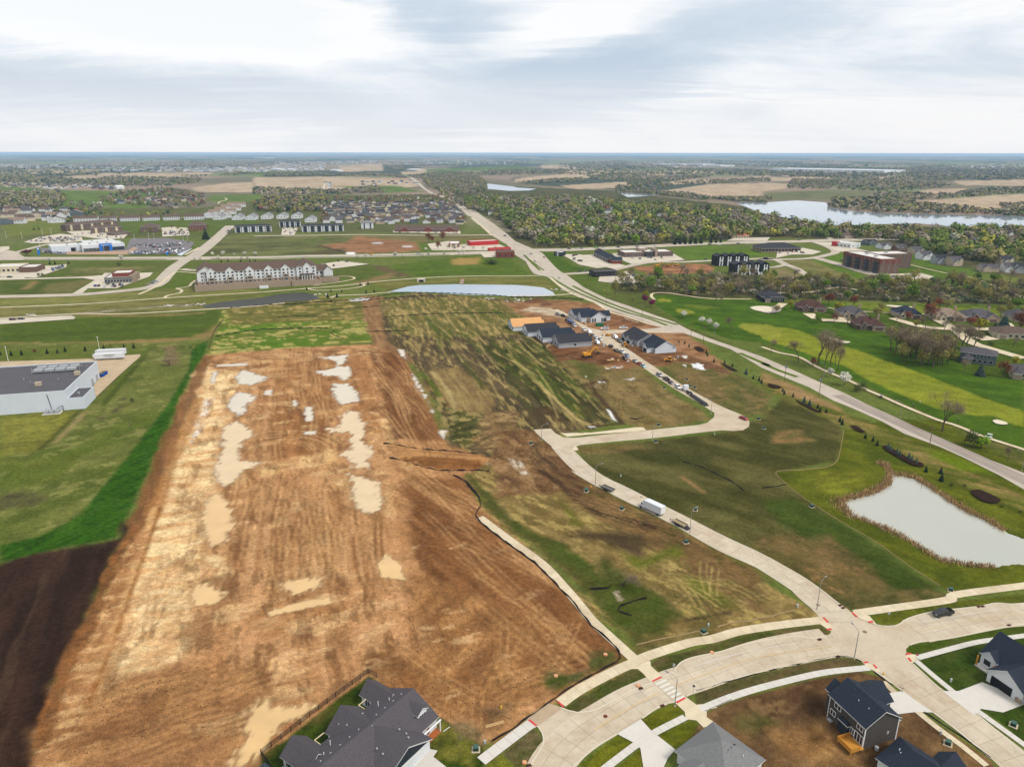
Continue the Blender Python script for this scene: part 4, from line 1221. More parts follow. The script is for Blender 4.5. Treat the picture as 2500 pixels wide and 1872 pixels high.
# arterial on the right, running away to the horizon
AR = 'H 2600,1685 2208,1500 2000,1420 1700,1300 1400,1160 1100,1020 900,930 700,830 540,760 300,650 0,520 C 1700,1610 1530,1540 1400,1470 1200,1400 1000,1330 820,1270 640,1180 510,1085 450,1050 400,1010 290,890 200,850 60,790 0,735 B 2030,650 1900,560 1800,480 1700,420 1640,410 1540,402 1450,350 1400,300 1340,255 1310,250 1330,275 1400,330 1480,385 1560,415 1620,425 1660,450 1740,520 1850,620 2000,740 2130,820 2190,880 C 60,905 100,930 150,960 190,1030 220,1065 330,1090 450,1170 600,1250 720,1300 850,1370 1000,1415 1150,1465 1300,1515 1170,1530 1290,1540 G 1480,322 1560,350 1880,460 H 0,615 180,690 400,780 600,890 750,950 1000,1060 1200,1170 1500,1280 1700,1370 2000,1520 2208,1640 2600,1850'
sheet('road', pts(AR), Z(), art_m)
ribbon('worn_lane', pts('H 640,845 900,965 1200,1100 1500,1235 1800,1370 2208,1560 2600,1750'), 7.5, Z() + .005, old_m)
for k, (s, w) in enumerate((('C 545,1165 640,1215 800,1290 1000,1365 1200,1430 1430,1495', 3.2), ('C 360,1092 450,1150 570,1215 740,1288 860,1340 1000,1390 1180,1440 1340,1500', 3.0), ('C 135,905 200,970 270,1035', 3.0), ('C 180,945 260,1005 305,1038', 2.0), ('G 1950,490 2080,545 2208,600 H 0,575 150,640 300,692', 3.2), ('B 1810,580 1850,600 1890,630', 4), ('B 1900,655 1950,690 2000,730', 4))):
 ribbon('median', pts(s), w, .14 + .004 * k, verge, h=.1)
ribbon('footpath', pts('C 355,1095 450,1175 560,1240 740,1310 860,1385 1000,1425 1200,1490 1310,1512'), 3.0, .17, walk_slab)
ribbon('centre_line', pts('H 650,830 1100,1045 1500,1232 1900,1410 2300,1595'), .18, .14, yel_l)
ribbon('lane_line', pts('H 600,870 900,1000 1300,1190 1700,1370 2208,1620'), .16, .14, white_l)
# cross road
_z[0] += .02
ribbon('road', pts('A -400,945 0,938 1000,936 2208,930 B 400,920 1000,912 1900,888 C 60,868 500,862 1000,843 1500,818 1900,805 2208,797 D 300,792 500,785 800,778 1150,775'), 26, Z(), art_m)
for k, s in enumerate(('A 200,945 700,944 1400,942', 'A 1780,940 2208,938 B 300,928 800,922 1200,912 1650,902', 'C 560,874 900,862 1100,852', 'C 1150,848 1400,838 1700,822 2000,812')):
 ribbon('median', pts(s), 4.5, .22 + .005 * k, verge)
_z[0] += .04
for s, w in (('A -200,870 0,880 60,905 100,935', 26), ('A 60,930 130,890 300,840 420,815 560,800', 9), ('A 1560,950 1660,900 1800,790 1940,660', 17), ('A 1560,950 1470,1010 1400,1080 1340,1145 1230,1185 900,1222 600,1243 0,1258 -300,1262', 14), ('A 1530,1025 1640,1035 1800,1010 2000,990', 9),
             ('A 1120,600 1400,596 1720,590', 8), ('B 0,748 600,740 900,736 1500,742 2000,738', 9), ('C 450,1070 760,1050 900,1030 1000,1005 1200,970 1500,965 1700,955 2208,935 D 0,945 130,945 400,935 560,905 620,880 560,840 420,790', 10),
             ('D 130,950 210,990 290,1020 350,1060 400,1080', 9), ('D 470,935 700,1000 900,1060 1100,1100 1400,1102', 13), ('D 200,990 100,1010 0,1010', 7), ('D 560,760 700,830 900,880', 8), ('D 1150,775 1600,790 2208,780', 8), ('D 1840,1010 2000,1020 2208,1060', 7)):
 ribbon('road', pts(s), w, Z(), art_m)
for s, w in (('A -200,1358 0,1350 600,1325 1000,1300 1390,1270 1800,1245 2208,1220 B 440,1190 700,1170 880,1150 1000,1135 1400,1102 1800,1086 2208,1085 C 280,1080', 3.0), ('A -200,1450 0,1440 600,1405 800,1402 1000,1405 1500,1380 2208,1335 B 60,1335 260,1312', 3.0), ('A 1390,1270 1410,1250 1520,1225 1525,1200 1490,1188 1590,1172 1620,1140 1690,1100', 2.6),
             ('B 650,1268 700,1250 830,1245 940,1240 1060,1228 1150,1222', 3.0), ('B 440,1185 520,1205 700,1200 850,1185 930,1165 920,1150', 2.4), ('B 500,1165 600,1150 720,1135 840,1110 820,1090 700,1088 560,1105 440,1130', 2.4), ('C 0,1255 300,1252 420,1245 560,1235 600,1240', 3.0),
             ('A 1170,1240 1320,1170 1400,1110 1460,1065 1500,1050 1680,1062', 3.0), ('B 1840,590 2010,745', 5), ('B 1780,505 1900,590 2050,680', 2.5), ('A 1560,905 1680,845', 4),
             ('H 0,440 150,490 300,520 450,600 530,640 700,710 780,745 880,800 1000,850 1200,940 1480,1055 1600,1090 1720,1135 1850,1190 2208,1305 2400,1370', 2.4), ('C 1240,1285 1210,1260 1215,1235 1260,1225 1350,1228 1500,1250 1700,1275 2050,1280', 2.6), ('H 560,110 700,130 1100,155 1400,165', 2.4),
             ('D 0,1225 400,1220 640,1180 820,1205', 3), ('D 1250,990 1500,1050 1800,1110 2208,1270', 2.6), ('B 1760,480 1840,540', 2), ('C 980,1440 1100,1480', 1), ('A 930,380 1020,385 1000,410', 3), ('A 1890,425 1910,440 1850,460 1840,475', 4)):
 ribbon('footpath', pts(s), w, Z(), walk_slab)
# driveway stubs across the east verge of the arterial
for k in range(12):
 a = zp('B', 1980 + k * 9, 590 + k * 11)
 ribbon('driveway', [a + Vector((-14, 2, 0)), a + Vector((16, 4, 0))], 4.5, Z(), walk_slab)
# car parks and forecourts
for s, m in (('A 200,800 320,760 500,730 640,740 690,760 700,790 540,805 280,810', lot_m), ('A 340,850 530,850 700,890 1060,860 1100,770 1400,765 1640,800 1600,860 1490,900 1080,905 900,895 500,905 350,885', asph), ('A 560,870 700,885 1080,870 1130,840 1160,850 1080,905 560,905', mat('forecourt', C(186, 160, 136), .9, .1, var=.1, vscale=.1)),
             ('A 1360,680 1450,670 1580,680 1600,740 1370,755', lot_m), ('A 560,710 800,700 1090,720 1040,770 850,775 640,745', lot_m), ('A 0,1030 310,1000 440,1000 560,985 560,1010 300,1100 0,1090', lot_m), ('A -200,1120 0,1095 180,1090 220,1105 700,1092 860,1080 880,1060 1180,1060 1290,1055 1260,1090 980,1190 740,1190 690,1235 600,1240 800,1120 700,1103 0,1120', lot_m),
             ('A -200,1460 0,1448 600,1420 640,1435 620,1450 0,1492 -200,1504', lot_m), ('B 240,680 370,680 340,740 230,740', lot_m), ('B 1170,700 1740,705 1740,730 1170,718', lot_m), ('B 1460,815 1640,790 1740,820 2010,795 2140,850 2100,870 1500,870', lot_m), ('B 1900,890 2000,880 2060,925 1940,930', lot_m),
             ('B 480,1005 560,985 740,960 970,985 700,1020 560,1030', lot_m), ('C 440,900 620,905 780,985 880,1005 750,1020 600,990 500,930', lot_m), ('C 600,910 730,905 850,960 1000,1000 900,1030 780,1000', lot_m), ('C 880,895 980,890 1400,900 1490,950 1040,985 900,930', lot_m), ('C 780,1060 1000,1045 1140,1140 900,1150 760,1130', lot_m),
             ('D 130,880 330,845 500,880 430,905 250,905 120,935', lot_m), ('D 430,800 600,800 760,850 950,890 640,880 560,850', lot_m), ('D 700,950 800,945 790,970 690,970', lot_m), ('D 780,1010 1000,1070 1200,1065 1330,1060 1450,1090 1400,1108 1000,1105', lot_m), ('D 1990,770 2110,765 2110,785 1990,790', lot_m), ('C 1840,790 1900,765 2208,760 2180,790', lot_m), ('D 0,1345 150,1340 170,1370 100,1400 0,1390', asph), ('B 560,362 600,295 606,297 590,362', lot_m), ('A 0,840 80,835 80,860 0,890', lot_m)):
 sheet('car_park', pts(s), Z(), m)
sheet('yard', pts('E 0,360 480,345 800,335 830,305 1070,305 1185,298 1180,320 1000,480 810,660 790,560 850,480 700,400 0,420'), Z(), mat('yard_concrete', C(196, 176, 148), .88, .2, var=.14, vscale=.15))
sheet('cul_de_sac', pts('H 0,105 100,100 170,125 150,145 60,160 0,150'), Z(), old_m)
for s, w in (('H 500,215 700,225 820,240', 9), ('H 1100,200 1350,270 1600,290 2208,290', 8), ('H 1480,215 1620,290 1760,400 1900,450 2208,540', 8), ('H 2060,240 2120,300', 6), ('H 660,190 720,235', 12), ('H 180,75 130,110', 7), ('H 390,160 470,205', 9), ('H 1810,375 1950,365', 10)):
 ribbon('driveway', pts(s), w, Z(), walk_slab)
# golf bunkers and green collars
sandm = mat('bunker_sand', C(226, 214, 190), .95, .1, var=.06, vscale=.4)
for s in ('H 495,355 550,350 600,365 680,390 745,400 720,410 640,408 600,395 560,375', 'H 1940,1065 1975,1056 2050,1075 2074,1092 2040,1100 1970,1090', 'H 1040,95 1080,90 1260,103 1240,112 1120,108', 'G 2035,110 2100,98 2208,105 2208,150 2090,135'):
 sheet('bunker', smoothline(pts(s) + pts(s)[:1], 1.5)[:-1], Z(), sandm)
# black mulch beds
mulch = mat('mulch', C(62, 46, 38), .95, .05, var=.3, vscale=2, bump=.4, bscale=4)
MUL = ('H 50,750 120,765 170,785 110,790 60,775', 'H 288,885 330,910 400,940 450,970 510,995 450,985 370,945 300,905', 'H 745,1105 790,1108 850,1145 875,1165 800,1150', 'N 1010,135 1060,140 1150,190 1250,250 1350,285 1350,315 1270,300 1180,255 1050,180', 'N 1760,515 1830,510 1950,560 2010,600 1960,622 1860,605 1770,545', 'G 1565,445 1610,442 1660,475 1610,480', 'G 1780,570 1850,600 1900,625 1940,650 1870,630')
for s in MUL:
 sheet('mulch_bed', smoothline(pts(s) + pts(s)[:1], 1.2)[:-1], Z(), mulch)
# water further off
lake_m = mat('lake_water', C(168, 180, 190), .06, .8, bump=.03, bscale=.08)
sheet('lake', pts('C 1900,462 2208,462 D 300,448 540,465 562,500 700,530 1000,555 1500,567 2000,573 2400,590 2600,600 2600,680 1700,680 1300,640 600,660 0,560 C 2000,500'), .3, lake_m)
sheet('lake', pts('C 930,382 1245,397 1245,407 1010,420'), .31, lake_m)
sheet('lake', pts('B 1952,304 2208,334 C 60,338 240,350 180,364 0,368 B 2150,368 1965,350'), .31, lake_m)
sheet('pond', pts('B 1130,1218 1300,1172 1400,1160 1700,1154 2208,1160 C 150,1166 300,1182 380,1220 398,1246 200,1252 0,1253 B 1800,1243 1500,1226 1300,1218'), .2, mat('pond_bright', C(172, 184, 194), .05, .9, bump=.02, bscale=.3))
sheet('pond', pts('A 1690,1335 1850,1305 2050,1282 2208,1268 B 100,1258 250,1232 430,1222 500,1240 560,1272 480,1288 250,1305 60,1325 0,1338 A 2000,1348 1750,1352'), .2, mat('pond_dark', C(70, 72, 64), .3, .06, bump=.02, bscale=.3))
sheet('pond', pts('A 1485,905 1560,860 1620,855 1560,890 1530,915'), .3, MATS['pond_bright'])
sheet('pond', pts('B 790,1285 900,1270 980,1272 950,1292 820,1298'), .2, mat('silt_water', C(214, 206, 196), .1, .6))
# haze: the damp spring air between here and the horizon
hm = bpy.data.materials.new('haze')
hm.use_nodes = True
ht = hm.node_tree
ht.nodes.clear()
pv = nd(ht, 'ShaderNodeVolumePrincipled')
pv.inputs['Color'].default_value = (.52, .76, 1.0, 1)
pv.inputs['Density'].default_value = 5.2e-5
pv.inputs['Anisotropy'].default_value = 0.0
ho = nd(ht, 'ShaderNodeOutputMaterial')
lk(ht, pv.outputs[0], ho.inputs['Volume'])
hb = MB()
hb.box(-46000, -46000, -1.6, 46000, 46000, 121.5)
tag(hb.obj('haze', hm), kind='stuff')

# ================================================================== BUILDINGS
def rough(name, rgb, var=.08, vs=.8, **k):
 return mat(name, C(*rgb), .85, .2, var=var, vscale=vs, **k)


sh_grey = rough('shingle_grey', (98, 94, 98), .4, 5, bump=.3, bscale=5)
sh_dark = rough('shingle_dark', (66, 66, 72), .4, 5, bump=.3, bscale=5)
sh_navy = rough('shingle_navy', (52, 60, 74), .4, 5, bump=.3, bscale=5)
sh_lite = rough('shingle_light', (136, 136, 136), .36, 5, bump=.3, bscale=5)
sh_brwn = rough('shingle_brown', (112, 94, 84), .2, 1.5)
sh_choc = rough('shingle_chocolate', (92, 66, 58), .2, 1.5)
sh_tan = rough('shingle_tan', (150, 132, 116), .2, 1.5)
osb = rough('sheathing_board', (222, 172, 118), .1, 1.0)
orange_roof = rough('orange_roof', (196, 122, 84), .15, 1)
w_white = rough('white_siding', (228, 230, 232), .03, 1, stretch=(0, .2, 6))
w_wrap = rough('house_wrap', (216, 222, 230), .07, 1.4)
w_grey = rough('grey_siding', (176, 178, 182), .04, 1)
w_dark = rough('charcoal_siding', (92, 88, 84), .06, 2)
w_navy = rough('navy_siding', (60, 66, 74), .06, 2)
w_tan = rough('tan_siding', (198, 184, 162), .05, 1)
w_cream = rough('cream_wall', (222, 208, 182), .06, .6)
w_brick = rough('red_brick', (138, 84, 70), .18, 2.5)
w_brown = rough('brown_brick', (126, 102, 88), .16, 2.5)
w_stone = rough('tan_stone', (172, 154, 136), .2, 1.4)
w_block = rough('retaining_block', (170, 152, 134), .14, 1.2)
w_panel = rough('white_wall_panel', (222, 228, 236), .04, .25)
w_black = rough('black_cladding', (44, 44, 48), .1, 1)
w_blue = mat('blue_panel', C(30, 128, 214), .45, .4)
w_red = mat('red_panel', C(196, 48, 44), .5, .4)
trim = mat('white_trim', C(238, 238, 236), .6, .3)
glass = mat('window_glass', (.025, .03, .038), .08, .6)
dkmet = mat('black_metal', C(38, 38, 42), .5, .4)
gymet = mat('grey_metal', C(176, 178, 180), .45, .5)
wood = rough('new_lumber', (208, 152, 70), .12, 3)
flat_w = rough('white_membrane', (226, 222, 214), .06, .3)
flat_g = rough('grey_membrane', (102, 100, 104), .14, .35)
flat_b = rough('brown_membrane', (112, 96, 84), .1, .4)
_wm = {}


def winmesh(w, h, fm, gm_, bars=1):
 k = (round(w, 2), round(h, 2), fm.name, gm_.name, bars)
 if k not in _wm:
  a = MB()
  f = min(.12, w * .12)
  a.box(-w / 2, -.07, 0, w / 2, .05, f, 0).box(-w / 2, -.07, h - f, w / 2, .05, h, 0).box(-w / 2, -.07, f, -w / 2 + f, .05, h - f, 0).box(w / 2 - f, -.07, f, w / 2, .05, h - f, 0)
  for b_ in range(1, bars):
   x = -w / 2 + w * b_ / bars
   a.box(x - f / 2, -.06, f, x + f / 2, .05, h - f, 0)
  b = MB()
  b.box(-w / 2 + f * .9, -.035, f * .9, w / 2 - f * .9, .04, h - f * .9)
  c = MB()
  c.box(-w / 2, -.07, 0, w / 2, .05, h, 1)
  c.box(-w / 2 - .1, -.05, -.1, w / 2 + .1, .04, h + .1, 0)
  _wm[k] = (a.mesh('window', [fm]), b.mesh('pane', [gm_]), c.mesh('window', [fm, gm_]))
 return _wm[k]


class Bld:
 def __init__(s, name, label, cat, loc, rz, walls, roofs, group=None, tr=None):
  s.root = empty(name, (loc[0], loc[1], loc[2] if len(loc) > 2 else 0), rz, label, cat, group)
  s.walls, s.roofs = walls, roofs + [tr or trim]
  s.w, s.r = MB(), MB()

 def vol(s, x0, y0, x1, y1, h, rise=2.0, kind='x', oh=.45, z0=0.0, wm=0, rm=0, t=.2, sink=.3):
  tm = len(s.roofs) - 1
  zb = z0 - sink if z0 == 0 else z0
  if kind == 'f':
   s.w.box(x0, y0, zb, x1, y1, h, wm)
   p = .35
   s.r.box(x0 + p, y0 + p, h, x1 - p, y1 - p, h + .06, rm)
   for q in ((x0, y0, x1, y0 + p), (x0, y1 - p, x1, y1), (x0, y0 + p, x0 + p, y1 - p), (x1 - p, y0 + p, x1, y1 - p)):
    s.w.box(q[0], q[1], h + .003, q[2], q[3], h + rise, wm)
   return s
  if kind in 'xy':
   a0, a1, b0, b1 = (x0, x1, y0, y1) if kind == 'x' else (y0, y1, x0, x1)
   mid = (b0 + b1) / 2
   k = rise / ((b1 - b0) / 2)
   s.w.ext([(b0, zb), (b1, zb), (b1, h), (mid, h + rise - .02), (b0, h)], a0, a1, kind, wm)
   prof = [(b0 - oh, h - k * oh + .03), (mid, h + rise + .03), (b1 + oh, h - k * oh + .03), (b1 + oh, h - k * oh + t), (mid, h + rise + t + .05), (b0 - oh, h - k * oh + t)]
   s.r.ext(prof, a0 - oh, a1 + oh, kind, [tm, tm, tm, rm, rm, tm], tm)
  else:
   s.w.box(x0, y0, zb, x1, y1, h, wm)
   X0, X1, Y0, Y1 = x0 - oh, x1 + oh, y0 - oh, y1 + oh
   s.r.box(X0, Y0, h + .004, X1, Y1, h + t, tm)
   z = h + t + .004
   L_, D_ = X1 - X0, Y1 - Y0
   i = min(L_, D_) / 2
   c = [(X0, Y0, z), (X1, Y0, z), (X1, Y1, z), (X0, Y1, z)]
   if L_ >= D_:
    p, q = (X0 + i, (Y0 + Y1) / 2, z + rise), (X1 - i + .02, (Y0 + Y1) / 2, z + rise)
    for f_ in ((c[0], c[1], q, p), (c[2], c[3], p, q), (c[3], c[0], p), (c[1], c[2], q)):
     s.r.poly(f_, rm)
   else:
    p, q = ((X0 + X1) / 2, Y0 + i, z + rise), ((X0 + X1) / 2, Y1 - i + .02, z + rise)
    for f_ in ((c[1], c[2], q, p), (c[3], c[0], p, q), (c[0], c[1], p), (c[2], c[3], q)):
     s.r.poly(f_, rm)
   s.r.poly(c, tm)
  return s

 def win(s, x, y, z, w, h, ang=0, near=False, fm=None, gm_=None, name='window', bars=1):
  """ang 0 faces the front (-y), 90 right, 180 back, -90 left"""
  a, b, c = winmesh(w, h, fm or trim, gm_ or glass, bars)
  if near:
   o = place(name, a, s.root, (x, y, z), R(ang))
   place('pane', b, o)
   return o
  return place(name, c, s.root, (x, y, z), R(ang))

 def row(s, x0, x1, n, y, z, w, h, ang=0, **k):
  for i in range(n):
   q = x0 + (x1 - x0) * (i / (n - 1) if n > 1 else .5)
   s.win(*((q, y) if ang in (0, 180) else (y, q)), z, w, h, ang, **k)

 def part(s, name, mb, mats, smooth=False):
  return mb.obj(name, mats, s.root, smooth=smooth)

 def box(s, name, x0, y0, z0, x1, y1, z1, m):
  return s.part(name, MB().box(x0, y0, z0, x1, y1, z1), m)

 def done(s):
  s.w.obj('wall', s.walls, s.root)
  if s.r.f:
   s.roof = s.r.obj('roof', s.roofs, s.root)
  return s


def fr(zone, a, b):
 A, B_ = zp(zone, *a), zp(zone, *b)
 d = B_ - A
 return (A.x, A.y), math.atan2(d.y, d.x), d.length


def vents(B_, spots, m=None):
 for x, y, z in spots:
  B_.box('roof_vent', x - .16, y - .16, z, x + .16, y + .16, z + .28, m or gymet)


# ---- big duplex at the bottom edge
a0 = zp('J', 655, 1597, 6.3)
b0 = zp('J', 1470, 920, 6.3)
JA = math.atan2(b0.y - a0.y, b0.x - a0.x)
h = Bld('duplex_house', 'large white duplex with grey multi-gabled roof beside the muddy puddle', 'house', (a0.x, a0.y), JA, [w_white, w_navy], [sh_grey])
h.vol(-9, -8.0, 24.4, 6.0, 3.0, 3.5, 'x')
h.vol(-1.9, 3, 4.0, 10.4, 3.0, 2.4, 'y')
h.vol(7.7, -1, 16.2, 7.9, 3.0, 3.45, 'y')
h.vol(19.6, 3, 24.3, 10.4, 3.0, 2.1, 'y')
h.vol(5.9, -11.0, 18.9, -1.5, 3.0, 3.2, 'y')
h.vol(-9, -10.0, 4.6, -1.5, 3.0, 2.9, 'y')
h.vol(20.7, -6.0, 23.6, -1.6, 4.95, .9, 'y', .3, 3.4)
h.w.ext([(6.6, 2.85), (18.2, 2.85), (12.4, 5.75)], -11.06, -10.9, 'y', 1)
h.done()
for q in range(12):
 vents(h, [(-5 + q * 2.5, .5, 5.75)])
vents(h, [(9.5, 6.2, 4.4), (10, 4.2, 4.9), (14, 6.3, 4.6), (14.4, 4.3, 4.5), (9, -7.5, 5), (9.2, -5.6, 5.1), (15.6, -7.6, 5), (15.4, -5.8, 5.2), (14.8, -9, 5.4)])
for x, y in ((4.6, 3.2), (18.0, 3.2), (20.2, 2.0), (1.8, 1.8)):
 h.part('vent_pipe', MB().cyl((x, y, 4.2), (x, y, 5.9), .09, .09, 8), trim)
for y, z, w, hh in ((8.6, .9, 1.9, 1.5), (4.2, 1.4, 1.0, .7)):
 h.win(-1.92, y, z, w, hh, -90, True)
h.win(22.1, -6.02, 3.7, 1.9, .9, 0, True, bars=3)
h.win(19.58, 8.6, .3, 1.6, 2.1, -90, True, name='patio_door', bars=2)
h.win(18.92, -9.7, 1.3, .9, .9, 90, True)
h.win(24.42, -3, 1.2, 1.6, .5, 90, True)
h.win(12.4, -11.12, .05, 8.6, 2.45, 0, True, gm_=w_white, name='garage_door')
h.box('porch_floor', 19.1, -9.6, 0, 24.2, -8.05, .25, rough('porch_wood', (180, 112, 64)))
for x in (19.4, 24.0):
 h.box('porch_post', x - .13, -9.5, .25, x + .13, -9.24, 3.0, trim)
h.box('porch_beam', 19.1, -9.55, 3.004, 24.3, -9.2, 3.2, trim)
h.win(21.6, -8.03, .25, 1.1, 2.1, 0, True, gm_=rough('door_brown', (140, 74, 44)), name='door')
for x0, x1, y1 in ((4.6, 7.2, 8.6), (16.9, 19.2, 8.6)):
 h.box('patio', x0, 6.1, -.1, x1, y1, .18, new_conc)
 h.box('patio_beam', x0, y1 - .14, 2.65, x1, y1, 2.85, rough('beam_cream', (232, 214, 178)))
 h.box('patio_beam', x0, 6.6, 2.65, x0 + .14, y1 - .15, 2.85, MATS['beam_cream'])
 h.box('patio_post', x0, y1 - .15, .18, x0 + .15, y1 - .003, 2.648, trim)
h.part('grill', MB().box(5.4, 7.0, .2, 6.3, 7.6, 1.0).box(5.5, 6.95, 1.003, 6.2, 7.6, 1.3), dkmet)
for x, y in ((-2.0, 10.6), (24.4, -9.9)):
 h.part('downspout', MB().cyl((x, y, .1), (x + (1.8 if x > 0 else -1.0), y - .3, .12), .07, .07, 6), trim)

# ---- charcoal two-storey house
o_, a_, L_ = fr('M', (1115, 1050), (1340, 975))
h = Bld('two_storey_house', 'charcoal two-storey house with dark gabled roof and new timber deck', 'house', o_, a_, [w_dark, w_navy], [sh_navy])
h.vol(0, 0, 9.0, 10.0, 6.0, 2.7, 'y')
h.vol(4.2, 4.2, 11.2, 10.6, 6.0, 2.3, 'x', wm=0)
h.vol(1.2, 9.5, 5.0, 12.0, 5.6, 1.8, 'y')
h.vol(9.02, 1.6, 11.4, 4.1, 3.0, .7, 'h', .3)
h.vol(-.9, 3.6, -.02, 6.2, 3.0, .5, 'h', .15, .4, wm=1)
h.done()
for y, z, w, hh, br in ((7.6, 4.0, 1.9, 1.3, 2), (8.6, 1.5, 1.6, 1.4, 2), (3.0, 1.4, 1.2, 1.6, 2), (1.3, 4.0, 1.7, 1.3, 2)):
 h.win(-.02, y, z, w, hh, -90, True, bars=br)
h.win(-.02, 1.2, .95, 2.4, 2.2, -90, True, name='patio_door', bars=3)
h.win(6.6, -.02, 2.2, .5, .6, 0, True)
h.win(11.22, 7.4, .1, 4.6, 2.3, 90, True, gm_=w_white, name='garage_door')
h.win(11.22, 7.4, 4.0, 1.8, 1.3, 90, True, bars=2)
for x, y in ((0, -.1), (0, 9.9), (9.1, -.1)):
 h.box('corner_trim', x - .12, y - .05, 0, x + .12, y + .1, 5.75, trim)
dk = MB()
dk.box(-3.6, -.6, .75, -.05, 3.3, .9)
for x in (-3.5, -.3):
 for y in (-.5, 3.1):
  dk.box(x, y, -.2, x + .14, y + .14, .748)
deck = h.part('deck', dk, wood)
rl = MB()
rl.box(-3.6, -.6, .905, -3.5, 3.3, 1.85).box(-3.495, 3.2, .905, -.05, 3.3, 1.85).box(-3.495, -.6, .905, -1.2, -.5, 1.85)
ro = rl.obj('railing', wood, deck)
h.part('air_conditioner', MB().lathe([(.0, .0), (.42, 0), (.42, .8), (.3, .86), (.02, .86)], 12, c=(3.0, -1.0)), gymet)
vents(h, [(3.2, 7, 7.6), (6.0, 7.6, 7.55), (6.0, 5, 7.55), (6.2, 3, 7.5), (2.2, 5.5, 7.3), (2.2, 2.2, 7.25)], dkmet)
for x, y in ((2.6, 5.0), (2.8, 2.4)):
 h.part('vent_pipe', MB().cyl((x, y, 7.1), (x, y, 8.0), .09, .09, 8), trim)
h.box('basement_window_well', -.7, 8.2, 0, -.03, 9.4, .25, gymet)

# ---- hip-roofed house at the bottom
c0, c1 = zp('L', 1830, 1500, 3.0), zp('M', 115, 857, 3.0)
a_ = math.atan2((c1 - c0).y, (c1 - c0).x)
h = Bld('hip_roof_house', 'house with plain light grey hip roof behind the forked driveway', 'house', (c0.x, c0.y), a_, [w_white], [sh_lite])
h.vol(.5, -12.4, 12.4, -.5, 2.8, 3.9, 'h', .5)
h.vol(-3.6, -9.6, .45, -3.2, 2.8, 1.6, 'x', .4, rm=0)
h.done()
vents(h, [(5.8 + q * .55, -8.0 - .15 * (q % 2), 5.6) for q in range(6)], sh_dark)
for x, y in ((4.2, -9.5), (8.5, -10.4)):
 h.part('vent_pipe', MB().cyl((x, y, 3.6), (x, y, 4.9), .1, .1, 8), trim)
h.win(-3.62, -6.4, .05, 5, 2.2, -90, True, gm_=w_white, name='garage_door')
h.win(6, -.48, 1, 1.6, 1.4, 180, True)

# ---- dark roof at the bottom right
A_, B2 = zp('M', 1205, 1105, 3.0), zp('M', 1372, 960, 3.0)
a_ = math.atan2((B2 - A_).y, (B2 - A_).x) - math.pi / 2
L_ = (B2 - A_).length
h = Bld('navy_roof_house', 'house with navy shingle roof cut by the bottom edge below the charcoal house', 'house', (A_.x, A_.y), a_, [w_white], [sh_navy])
h.vol(.5, .5, 19, L_ - .5, 2.9, 3.0, 'h', .5)
h.vol(7.0, L_ - 4, 12.0, L_ + 2.6, 2.9, 2.0, 'y', .4)
h.done()
for x, y in ((2.6, L_ * .42), (3.2, L_ * .34)):
 h.part('vent_pipe', MB().cyl((x, y, 3.6), (x, y, 5.2), .1, .1, 8), trim)
h.win(.48, 2.0, 1, 1.4, 1.3, -90, True)
h.win(9.5, L_ + 2.62, .05, 4.0, 2.2, 180, True, gm_=w_white, name='garage_door')

# ---- white house with black garage doors, right edge
o_, a_, L_ = fr('M', (1960, 585), (2212, 760))
h = Bld('white_garage_house', 'white single-storey house with two black garage doors and navy roof', 'house', o_, a_, [w_white, w_navy], [sh_navy])
h.vol(-5.2, 4.6, 14, 15.5, 3.0, 4.2, 'x')
h.vol(-.2, 0, 8.2, 8.0, 3.0, 2.9, 'y')
h.vol(8.25, .9, 13.5, 8.0, 3.0, 2.1, 'y')
h.vol(-4.9, 4.0, -1.2, 8.0, 3.1, 1.6, 'y', .35)
h.done()
h.win(3.3, -.02, .05, 5.0, 2.3, 0, True, fm=dkmet, gm_=w_black, name='garage_door')
h.win(10.9, .88, .05, 2.9, 2.3, 0, True, fm=dkmet, gm_=w_black, name='garage_door')
h.win(-3.2, 3.98, .9, 1.6, 1.4, 0, True, fm=dkmet)
h.box('porch_floor', -5.0, 2.4, 0, -.4, 3.95, .3, new_conc)
for x in (-4.8, -.7):
 h.box('porch_post', x - .14, 2.5, .3, x + .14, 2.78, 3.0, wood)
h.box('stone_pier', 6.9, -.35, 0, 8.3, -.05, 1.2, w_stone)
vents(h, [(2, 8.5, 6.2), (5, 8.6, 6.2), (8, 8.5, 6.2)], dkmet)
h.w = None
# ---- a corner of one more roof
A_ = zp('J', 100, 1615, 3.2)
h = Bld('blue_roof_house', 'dark slate blue roof corner just showing beside the black fence', 'house', (A_.x, A_.y), JA, [w_white], [rough('shingle_blue', (70, 82, 96), .2, 2)])
h.vol(-12.5, -8.5, -.4, -.4, 3.0, 2.6, 'h', .5).done()
h.win(-6, -.38, 1, 1.5, 1.2, 180, True)

# ---- white warehouse
o_, a_, L_ = fr('E', (0, 805), (735, 750))
h = Bld('warehouse', 'big white flat-roofed warehouse with dark grey roof beside the meadow', 'warehouse', o_, a_, [w_panel], [flat_g])
h.vol(-75, 0, 29.6, 53, 9.6, .5, 'f')
h.vol(29.62, .3, 37.0, 17.4, 5.6, .4, 'f', rm=0)
h.done()
rk = MB()
for k in range(4):
 rk.box(4 + k * 5.2, 36, 10.6, 8.4 + k * 5.2, 39, 11.5)
 rk.box(4 + k * 5.2, 41, 10.6, 8.4 + k * 5.2, 44, 11.5)
rk2 = MB()
for x in (3, 12, 24):
 for y in (36, 44):
  rk2.box(x, y, 9.6, x + .3, y + .3, 10.55)
rk2.box(3, 35.8, 10.3, 25, 36, 10.55).box(3, 44.2, 10.3, 25, 44.4, 10.55)
for x in (2.9, 25.2):
 rk2.cyl((x, 38, 9.6), (x, 38, 12.2), .15, .15)
cu = h.part('condenser', rk, gymet)
